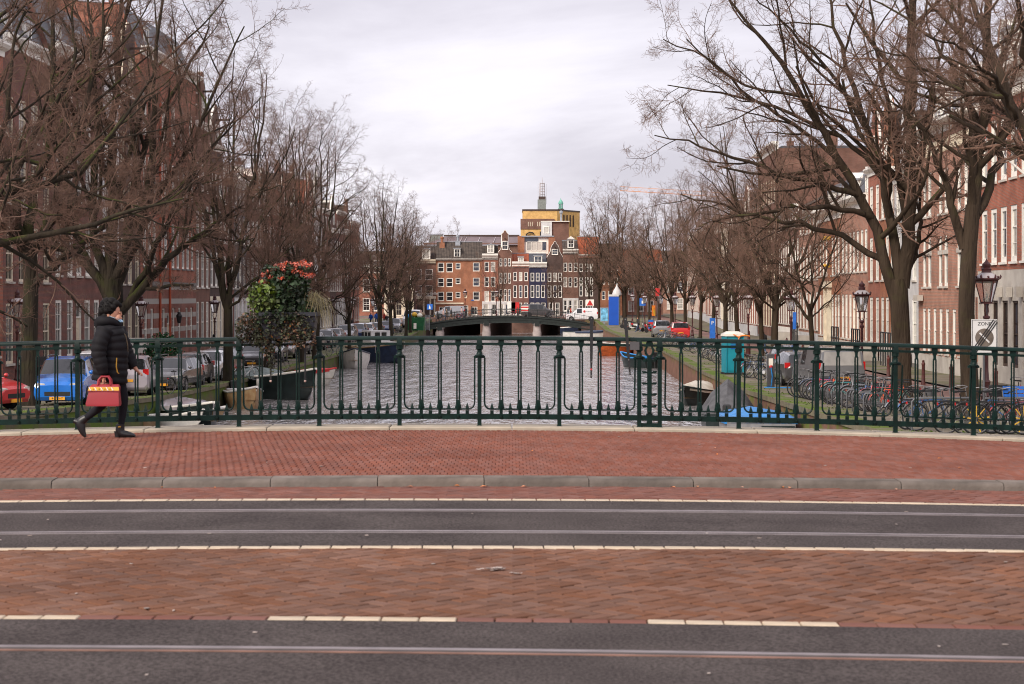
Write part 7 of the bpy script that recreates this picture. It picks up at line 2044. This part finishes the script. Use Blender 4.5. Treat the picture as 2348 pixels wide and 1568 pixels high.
def motor(t, g):
    a, b, c = g[0]
    MB().box(a - .45, a - .1, -.16, .16, c, c + .45, .05).tube([(a - .25, 0, c), (a - .3, 0, -.4)], .06, 6).build('outboard_motor', 'ink', t)
def fenders(t, g):
    for i in (4, 9):
        a, b, c = g[i]
        for s in (-1, 1): MB().lathe([(.02, -.25), (.09, -.2), (.09, .15), (.02, .2)], 8, (a, s * (b + .09), c - .3)).build('fender', 'white_plastic', t, 60)
boat('launch', 'large dark green launch with grey cover moored under the left planter', 632, 912, 6.6, 2.7, 1.15, FWD + .75, 'hull_dark', 'white', cover='tarp_teal', span=(.06, .55), peak=.5, extra=fenders, sheer=.5)
boat('rowing_boat', 'small wooden clinker boat between the quay wall and the dark launch', 560, 934, 4.2, 1.7, .75, FWD + .4, 'varnish', 'grey_white', extra=motor)
boat('dinghy', 'small red and white boat behind the dark launch', 707, 881, 4.0, 1.7, .7, FWD + .9, 'hull_white', 'hull_red', cover='hull_red', span=(.3, .98), peak=.25)
boat('launch', 'white boat pointing its bow at the camera by the left quay', 812, 843, 6.0, 2.4, 1.05, FWD + .12, 'hull_white', 'hull_blue', sheer=.5)
def barge(t, g):
    MB().box(-2.2, 1.6, -1.0, 1.0, .7, 1.7).build('deckhouse', 'hull_white', t)
    MB().box(-1.4, .6, -.85, .85, 1.7, 2.6).build('wheelhouse', 'grey_white', t)
    for x in (-1.2, -.5, .2): MB().box(x - .25, x + .25, -.87, -.851, 1.9, 2.45).build('window', 'car_glass', t); 
    for s in (-.3, .3): MB().box(.601, .62, s - .22, s + .22, 1.9, 2.45).build('window', 'car_glass', t)
    rl_ = MB()
    for x in (-3, -2.4, 2.2, 2.9): rl_.tube([(x, -1.15, .8), (x, -1.15, 1.7)], .025, 4).tube([(x, 1.15, .8), (x, 1.15, 1.7)], .025, 4)
    for s in (-1.15, 1.15): rl_.tube([(-3, s, 1.7), (-2.4, s, 1.7)], .025, 4).tube([(2.2, s, 1.7), (2.9, s, 1.7)], .025, 4)
    rl_.build('deck_rail', 'mast_steel', t)
boat('barge', 'dark blue work barge with white wheelhouse behind the white boat', 866, 829, 8.5, 3.2, 1.15, FWD + .5, 'hull_blue', 'varnish', 'hull_grey', extra=barge, sheer=.45)
boat('sloop', 'black boat under pale grey tarpaulin close below the left railing', 430, 984, 6.0, 2.3, .9, FWD + .5, 'hull_dark', 'white', cover='car_lilac', span=(.1, .8), peak=.4)
boat('canoe', 'narrow wooden boat with white rim between the walking person and railing', 352, 992, 5.0, 1.4, .6, .35, 'varnish', 'white', 'tarp_grey')
boat('dinghy', 'small white dinghy nose showing under the left railing', 402, 993, 2.6, 1.3, .62, FWD + .9, 'hull_white', 'white', 'white')
boat('rowing_boat', 'orange painted steel boat with white cover moored at the right quay', 1406, 815, 5.2, 2.3, .95, FWD - .55, 'hull_orange', 'white', cover='tarp_white', span=(.05, .9), peak=.22)
boat('dinghy', 'small dark boat with outboard motor behind the ornament column', 1462, 842, 4.4, 1.9, .75, PI / 2 - TH + .5, 'hull_dark', 'tarp_blue', 'hull_grey', extra=motor)
boat('launch', 'boat under a dirty white tarpaulin at the right quay', 1602, 925, 4.6, 1.9, .62, FWD - .35, 'hull_dark', 'hull_dark', cover='tarp_white', span=(.03, .95), peak=.55)
boat('sloop', 'boat under a peaked dark grey cover in front of the right quay wall', 1690, 980, 5.6, 2.1, .95, PI / 2 - TH - .1, 'hull_dark', 'hull_dark', cover='tarp_grey', span=(.02, .8), peak=1.3, extra=motor, loc=C(6.35, 73))
boat('workboat', 'flat grey and black boat under a bright blue tarpaulin below the right railing', 1765, 1000, 5.4, 2.25, 1.45, PI / 2 - TH, 'hull_grey', 'hull_dark', cover='tarp_blue', span=(.0, .9), peak=.28, tr=.97, sheer=.1, loc=C(6.3, 63), extra=lambda t, g: MB().box(-2.74, -2.71, -1.05, .0, .3, 1.3).build('stern_panel', 'hull_dark', t))
boat('launch', 'white and black sloop beside the right end of the far bridge', 1355, 778, 7.0, 2.5, .95, .1, 'hull_white', 'hull_dark', cover='hull_blue', span=(.2, .9), peak=.2)
boat('launch', 'blue and white launch seen through the arch of the far bridge', 1288, 764, 5.2, 2.0, .8, .05, 'hull_blue', 'hull_white')

# ------------------------------------------------------------------ signs, kiosk, toilet, bollards and the rest
def post_sign(label, x, y, v, w, h, matn, zpost, loc=None, symbol=None, cat='sign', name='road_sign', side=0):
    """(x, y) centre of the plate"""
    p = P(x, y, v)
    zgd = qz(v)
    t = thing(name, label, cat, (p.x, p.y, zgd))
    MB().tube([(0, .04, 0), (0, .04, p.z - zgd + h / 2)], .03, 6).build('pole', 'bank_steel', t)
    MB().box(-w / 2, w / 2, -.012, .012, p.z - zgd - h / 2, p.z - zgd + h / 2).build('plate', matn, t)
    if symbol: symbol(t, p.z - zgd)
    return t
def zone(t, z):
    m = MB().box(-.285, .285, -.016, -.0125, z + .375, z + .385).box(-.285, .285, -.016, -.0125, z - .385, z - .375).box(-.285, -.275, -.016, -.0125, z - .375, z + .375).box(.275, .285, -.016, -.0125, z - .375, z + .375); m.build('border_line', 'ink', t)
    obj('lettering', text_mesh('ZONE', .115, 'ink', .004), t, (0, -.0145, z + .29))
    m = MB(); m.lathe([(.15, -.004), (.215, -.004), (.215, 0), (.15, 0)], 28, (0, -.0125, z - .03), 'y'); m.build('grey_ring', 'kerb_stone', t)
    MB().lathe([(0, -.003), (.15, -.003), (.15, 0)], 28, (0, -.0125, z - .03), 'y').build('dark_disc', 'ink', t)
    m = MB(); m.M = Matrix.Translation((0, -.0165, z - .03)) @ Matrix.Rotation(R(45), 4, 'Y'); m.box(-.16, .16, -.002, .001, -.018, .018); m.build('slash', 'grey_white', t)
    m = MB(); m.M = Matrix.Translation((0, -.020, z)) @ Matrix.Rotation(R(-55), 4, 'Y')
    for d in (-.05, 0, .05): m.box(-.44, .44, -.002, .002, d - .012, d + .012)
    m.build('end_stripes', 'ink', t)
post_sign('white ZONE end sign with struck-through no-parking symbol at the right', 2256, 771, 44, .60, .80, 'grey_white', 0, symbol=zone)
MB().box(-.30, .30, .06, .075, 0, .8)
post_sign('tall blue parking sign on the right bank pavement', 1633, 752, 150, .45, 1.6, 'plain_blue', 0, symbol=lambda t, z: obj('lettering', text_mesh('P', .4, 'white', .01), t, (0, -.02, z + .4)))
post_sign('small blue square sign above the far right lamps', 1473, 692, 225, .75, .9, 'plain_blue', 0, symbol=lambda t, z: MB().box(-.12, .12, -.02, -.013, z - .2, z + .15).build('symbol', 'white', t))
post_sign('slim blue and white street sign on a pole before the salmon house', 1751 + 70, 735, 100, .18, .9, 'plain_blue', 0)
def arrow(t, z):
    m = MB().prism([(-.2, z + .5), (.0, z - .1), (-.1, z - .1), (.2, z - .7), (.2, z + .05), (.07, z + .05)][::-1], -.03, -.014); m.build('arrow', 'plain_yellow', t)
post_sign('yellow detour arrow board on the right bank', 1498, 712, 215, .4, 1.2, 'plain_orange', 0, symbol=arrow)
post_sign('blue and red parking direction signs below the yellow arrow', 1492, 745, 218, .6, 1.2, 'plain_blue', 0, symbol=lambda t, z: MB().box(-.28, .28, -.02, -.013, z - .1, z + .35).build('red_panel', 'plain_red', t))
post_sign('blue pedestrian sign on the corner by the lettered shop', 985, 703, 285, .85, .85, 'plain_blue', 0, symbol=lambda t, z: MB().prism([(-.15, z - .3), (.15, z - .3), (0, z + .3)], -.03, -.014).build('symbol', 'white', t))
post_sign('red and white temporary sign at the right of the far bridge', 1290 + 62, 694, 283, 1.2, 1.0, 'white', 0, symbol=lambda t, z: MB().prism([(-.5, z - .4), (.5, z - .4), (0, z + .45)], -.03, -.014).build('red_triangle', 'plain_red', t))
post_sign('red shop flag hanging high on the right bank', 1507, 670, 210, .5, .9, 'plain_red', 0, name='shop_flag', cat='flag')
# red and white construction boards on the far corner
for x, mm, lb in ((1181, 'plain_red', 'red warning board beside a worker on the far corner'), (1172, 'white', 'tilted white barrier plank by the far corner')):
    p = P(x, 715, 281); t = thing('warning_board', lb, 'board', (p.x, 281, -1.6))
    MB().box(-.6, .6, -.04, .04, .8, 2.4).build('board', mm, t); [MB().box(q, q + .08, 0, .08, 0, .8).build('leg', 'bank_steel', t) for q in (-.5, .42)]
# blue hoarding, its pale kiosk roof, poster
p = P(1407, 760, 246); zq = qz(246)
t = thing('hoarding', 'tall bright blue hoarding box in front of the trees by the far bridge', 'hoarding', (p.x, 246, zq))

MB().box(-.62, .62, 0, 1.2, .02, 3.75).build('panel', 'hoard_blue', t); MB().box(-.70, .62, -.04, 1.2, 3.75, 4.0).build('top_board', 'grey_white', t)
t = thing('kiosk', 'pale kiosk with ogee lead roof behind the blue hoarding', 'kiosk', ((1414 - CX) / F * 252, 252, qz(252)))
t.scale = (.62, .62, .93)
MB().lathe([(.7, 0), (.7, 3.9), (.95, 3.95), (.95, 4.1)], 8).build('drum', 'tower_grey', t, 30)
MB().lathe([(1.0, 4.1), (1.0, 4.3), (.8, 4.7), (.4, 5.1), (.18, 5.4), (.05, 5.75), (0, 5.8)], 12).build('roof', 'grey_white', t, 40)
t = thing('poster_stand', 'light blue poster stand left of the blue hoarding', 'poster stand', ((1385 - CX) / F * 250, 250, qz(250)))
MB().box(-.55, .55, 0, .12, .35, 2.2).build('frame', 'zinc', t); MB().box(-.47, .47, -.01, -.002, .45, 2.1).build('poster', 'poster_blue', t); MB().box(-.1, .1, .02, .1, 0, .35).build('foot', 'zinc', t)
# portable toilet
def toilet(x, v, lb, extra=None):
    t = thing('portable_toilet', lb, 'toilet', ((x - CX) / F * v, v, qz(v)), .12)
    t.scale = (.86, .86, .93)
    MB().box(-.55, .55, 0, 1.1, .1, 2.1).build('cabin', 'teal_plastic', t)
    MB().box(-.40, .40, -.035, -.002, .2, 1.95).build('door', 'teal_plastic', t)
    for z in (1.4, 1.5, 1.6, 1.7): MB().box(-.25, .25, -.05, -.036, z, z + .04).build('vent_slat', 'hoard_blue', t)
    for xx in (-.55, .49):
        MB().box(xx, xx + .06, -.06, -.002, .1, 2.1).build('corner_post', 'teal_plastic', t)
    MB().loft([[(-.60, -.08, 2.1), (.60, -.08, 2.1), (.60, 1.15, 2.1), (-.60, 1.15, 2.1)], [(-.58, -.06, 2.22), (.58, -.06, 2.22), (.58, 1.13, 2.22), (-.58, 1.13, 2.22)], [(-.3, .2, 2.36), (.3, .2, 2.36), (.3, .9, 2.36), (-.3, .9, 2.36)]]).build('roof', 'white_plastic', t, 50)
    MB().box(-.6, .6, -.05, 1.15, 0, .1).build('skid', 'ink', t)
    if extra: extra(t)
toilet(1684, 97, 'teal portable toilet with white roof among the bicycles on the right quay', lambda t: MB().tube([(-.1, -.09, 2.2), (.2, -.10, 2.05), (.35, -.1, 2.12), (.62, -.1, 2.15), (.9, -.1, 2.1)], .035, 5).tube([(.3, -.1, 2.1), (.15, -.1, 1.85)], .03, 5).build('orange_ribbon', 'plain_orange', t))
# charging post with cable (both banks), bollards, container, fence
for x, v, lb in ((1740 + 26, 80, 'grey charging post with blue cable on the right quay'), (512, 99, 'grey charging post with yellow cable beside the white hatchback')):
    p = P(x, 900, v); t = thing('charging_post', lb, 'charging post', (p.x, v, qz(v, x - 1000)))
    MB().box(-.16, .16, -.1, .1, 0, 1.45, .03).build('housing', 'car_grey', t); MB().box(-.09, .09, -.115, -.101, .95, 1.25).build('display', 'white_plastic', t)
    c_ = 'tarp_blue' if x > 1000 else 'plain_yellow'
    MB().tube([(.0, -.12, .9), (.05, -.2, .5), (.0, -.22, .08), (-.3, -.3, .03), (.3, -.5, .03), (.8, -.4, .03)], .025, 6).build('cable', c_, t, 60)
    MB().lathe([(.03, -.05), (.07, -.03), (.07, 0)], 10, (0, -.1, .9), 'y').build('plug', 'plain_red', t)
bo_me = MB().lathe([(.10, 0), (.10, .12), (.085, .15), (.07, .85), (.085, .88), (.085, .95), (.05, 1.0), (.06, 1.06), (0, 1.1)], 10).mesh('bollard', 'bollard_red', 40)
for u, v, lb in [(15.9, 93, 'red brown iron bollard beside the forked elm, leftmost of three'), (15.9, 84, 'red brown iron bollard, middle of the three right of the forked elm'), (15.9, 78, 'red brown iron bollard, rightmost of three before the salmon house'), (15.9, 70, 'red brown iron bollard hidden behind the straight elm')] + [(15.9, 108 + 9 * k, f'red brown iron bollard along the right bank street, {ORD[k]} beyond the forked elm') for k in range(8)]:
    tag(obj('bollard', bo_me, None, C(u, v, qz(v)), 0), lb, 'bollard', 'iron bollards on the right bank')
sb = MB().lathe([(.28, 0), (.28, .9), (.24, 1.0), (.10, 1.05), (0, 1.06)], 12).mesh('stone_bollard', 'stone', 40)
for v, lb in ((72, 'round grey stone post before the stone base, left of two'), (66, 'round grey stone post before the stone base, right of two')):
    tag(obj('stone_post', sb, None, C(17.9, v, qz(v) + .06), 0), lb, 'post')
for k in range(6):
    v = 92 + 9 * k
    tag(obj('bollard', bo_me, None, C(-22.2, v, qz(v, -1)), 0), f'red brown iron bollard along the left bank street, {ORD[k]} from the left edge', 'bollard', 'iron bollards on the left bank')
t = thing('rubbish_container', 'dark green container heaped with rubbish bags near the far bridge', 'container', C(-18.1, 233, qz(233, -1)), -TH)
MB().loft([[(-a, -b, z), (a, -b, z), (a, b, z), (-a, b, z)] for a, b, z in ((.95, .9, .1), (1.15, 1.1, 1.7), (1.05, 1.0, 1.7), (.9, .85, 1.4))]).build('bin', 'door_green2', t)
for i, mm in enumerate(('tarp_blue', 'white_plastic', 'plain_yellow', 'varnish', 'white_plastic', 'trouser_tan')):
    MB().blob((-.8 + i * .32, -.2 + (i % 2) * .4, 1.8 + (i % 3) * .12), (.36, .36, .3), 9, 6).build('rubbish_bag', mm, t, 180)
MB().box(-.2, .15, -1.16, -1.12, .3, 1.0).build('warning_stripes', 'white', t)
for i in range(1):
    p = C(-16.6, 232, qz(232, -1)); t = thing('mesh_fence', 'grey temporary fence panel beside the green container', 'fence', p, LRZ + .3)
    m = MB().tube([(-1.1, 0, .1), (-1.1, 0, 2), (1.1, 0, 2), (1.1, 0, .1)], .03, 5); m.build('fence_frame', 'zinc', t)
    m = MB()
    for q in np.arange(-1, 1.01, .25): m.tube([(q, 0, .2), (q, 0, 1.95)], .012, 3)
    m.build('fence_wires', 'zinc', t)
# stoop rails and steps along the right bank, benches and shop boards on the left
for v, lb in ((108, 'black iron stoop railing before the white baroque house'), (119, 'black iron stoop railing left of the forked elm'), (128, 'black iron stoop railing before the low salmon house'), (150, 'black iron stoop railing behind the ivy-spotted trunk'), (164, 'black iron stoop railing far along the right bank')):
    t = thing('stoop_railing', lb, 'railing', C(18.3, v, qz(v) + .06), RRZ)
    m = MB()
    for x in (-1.6, -.8, 0, .8, 1.6): m.tube([(x, 0, 0), (x, 0, 1.9)], .045, 5)
    m.tube([(-1.6, 0, 1.9), (1.6, 0, 1.9)], .04, 5).tube([(-1.6, 0, 1.2), (1.6, 0, 1.2)], .025, 5)
    m.build('bars', 'ink', t)
    MB().box(-1.8, 1.8, .1, 1.1, 0, .9).build('stoop', 'stone', t)
for x, v, lb in ((230, 106, 'dark wooden bench with plants before the purple brick house'), (100, 92, 'dark street bench left of the walking person')):
    p = P(x, 800, v); t = thing('bench', lb, 'bench', C((x - 1290) / F * v, v, qz(v) + .06), LRZ)
    MB().box(-1, 1, -.25, .25, .42, .48).build('seat', 'ink', t); MB().box(-1, 1, .22, .28, .55, .95).build('backrest', 'ink', t)
    for s in (-.9, .9): MB().box(s - .04, s + .04, -.22, .26, 0, .42).build('leg', 'ink', t)
p = P(292, 760, 108); t = thing('sign_board', 'white folding notice board behind the walking person', 'notice board', C((295 - 1290) / F * 103, 103, qz(103)), .05)
MB().box(-.75, .75, 0, .05, .9, 1.75).build('board', 'white', t); [MB().box(q, q + .07, .05, .12, 0, 1.75).build('leg', 'ink', t) for q in (-.75, .68)]
# people far off
FPZ = -1.6
def fp(x, Y, z, rz, top, bot, lb, **k): far_person(((x - CX) / F * Y, Y, z), rz, top, bot, lb, **k)
fp(1016, 264.3, bz((1016 - CX) / F * 264), 0, 'coat_pink', 'trouser_blue', 'person in pale coat riding a bicycle at the left of the far bridge', sit=True)
fp(1003, 263.2, bz((1003 - CX) / F * 263), 0, 'coat_black', 'coat_black', 'person in black clothes on the left end of the far bridge')
fp(1024, 264.6, bz((1024 - CX) / F * 264), PI, 'coat_brown', 'trouser_tan', 'person in brown coat beside the silver van on the far bridge')
fp(1034, 263.4, bz((1034 - CX) / F * 263), PI, 'coat_black', 'trouser_tan', 'person in dark jacket and tan trousers walking over the far bridge')
fp(1058, 264, bz((1058 - CX) / F * 264), 0, 'coat_pink', 'trouser_blue', 'person in pale pink coat on the far bridge')
fp(1081, 266, bz((1081 - CX) / F * 266), 0, 'coat_black', 'coat_black', 'person in black beside the far corner door')
fp(1186, 280, -1.6, 0, 'coat_brown', 'coat_black', 'person in yellow brown coat next to the red warning board')
fp(1302, 279, -1.6, 0, 'coat_black', 'trouser_blue', 'person in dark coat behind the white van, left of two')
fp(1308, 279.5, -1.6, 0, 'coat_red', 'trouser_blue', 'person in red coat behind the white van, right of two')
fp(1463, 214, qz(214), PI, 'coat_black', 'trouser_blue', 'person in black jacket among the parked scooters on the right bank')
for x, v, top, bot, lb in ((849, 244, 'coat_blue', 'coat_black', 'person in bright blue jacket on the far left street'), (862, 247, 'coat_blue', 'trouser_blue', 'second person in blue right of the bright blue jacket'), (795, 210, 'coat_black', 'trouser_blue', 'person in dark coat and jeans on the left street'), (806, 212, 'coat_black', 'coat_black', 'person all in black by the left lamp post'), (886, 238, 'coat_black', 'coat_black', 'person in black with white bag near the far left trees'), (880, 246, 'coat_red', 'coat_black', 'person in red brown coat near the cream shop')):
    far_person(C((x - 1290) / F * v, v, qz(v) - .02), rnd.uniform(0, 6), top, bot, lb)
far_person(C(13.5, 128, qz(128)), 2, 'coat_black', 'trouser_blue', 'person in dark jacket and white cap on the right bank pavement')
far_person(P(490, 748, 118) * 1 + Vector((0, 0, qz(118) - P(490, 748, 118).z)), 1.6, 'coat_brown', 'coat_black', 'person in light cap behind the parked cars by the striped building')
# scooters by the hoarding
for k, (x, v) in enumerate(((1436, 236), (1444, 232), (1452, 226), (1472, 220), (1482, 216), (1494, 210))):
    t = thing('scooter', ['black scooter nearest the blue hoarding', 'red scooter second from the blue hoarding', 'white scooter third from the blue hoarding', 'red and white scooter beside the person in black', 'grey scooter with windscreen right of the person in black', 'red scooter furthest from the blue hoarding'][k], 'scooter', C((x - 1290) / F * v, v, qz(v)), PI + rnd.uniform(-.6, .6))
    pt = ['bike_black', 'bike_red', 'bike_white', 'bike_red', 'bike_grey', 'bike_red'][k]
    for xx in (-.6, .6): w_ = obj('wheel', WHEEL[0], t, (xx, 0, .24)); w_.scale = (.75, .6, .75)
    MB().loft([ring((-.65, 0, .5), .18, .15, 8), ring((-.3, 0, .6), .35, .17, 8), ring((-.3, 0, .78), .38, .15, 8)]).loft([[(.35, -.2, .3), (.35, .2, .3), (.42, .2, .3), (.42, -.2, .3)], [(.52, -.18, .95), (.52, .18, .95), (.60, .18, .95), (.60, -.18, .95)]]).box(-.2, .4, -.18, .18, .28, .36).build('bodywork', pt, t, 60)
    MB().blob((-.32, 0, .82), (.4, .14, .07), 8, 5).build('seat', 'rubber', t, 180)
    MB().tube([(.62, 0, .3), (.5, 0, 1.02)], .03, 6).tube([(.42, -.32, 1.06), (.5, 0, 1.04), (.42, .32, 1.06)], .018, 5).build('steering', 'ink', t)
    MB().blob((.6, 0, .88), (.05, .1, .08), 8, 6).build('headlight', 'headlight', t, 180)
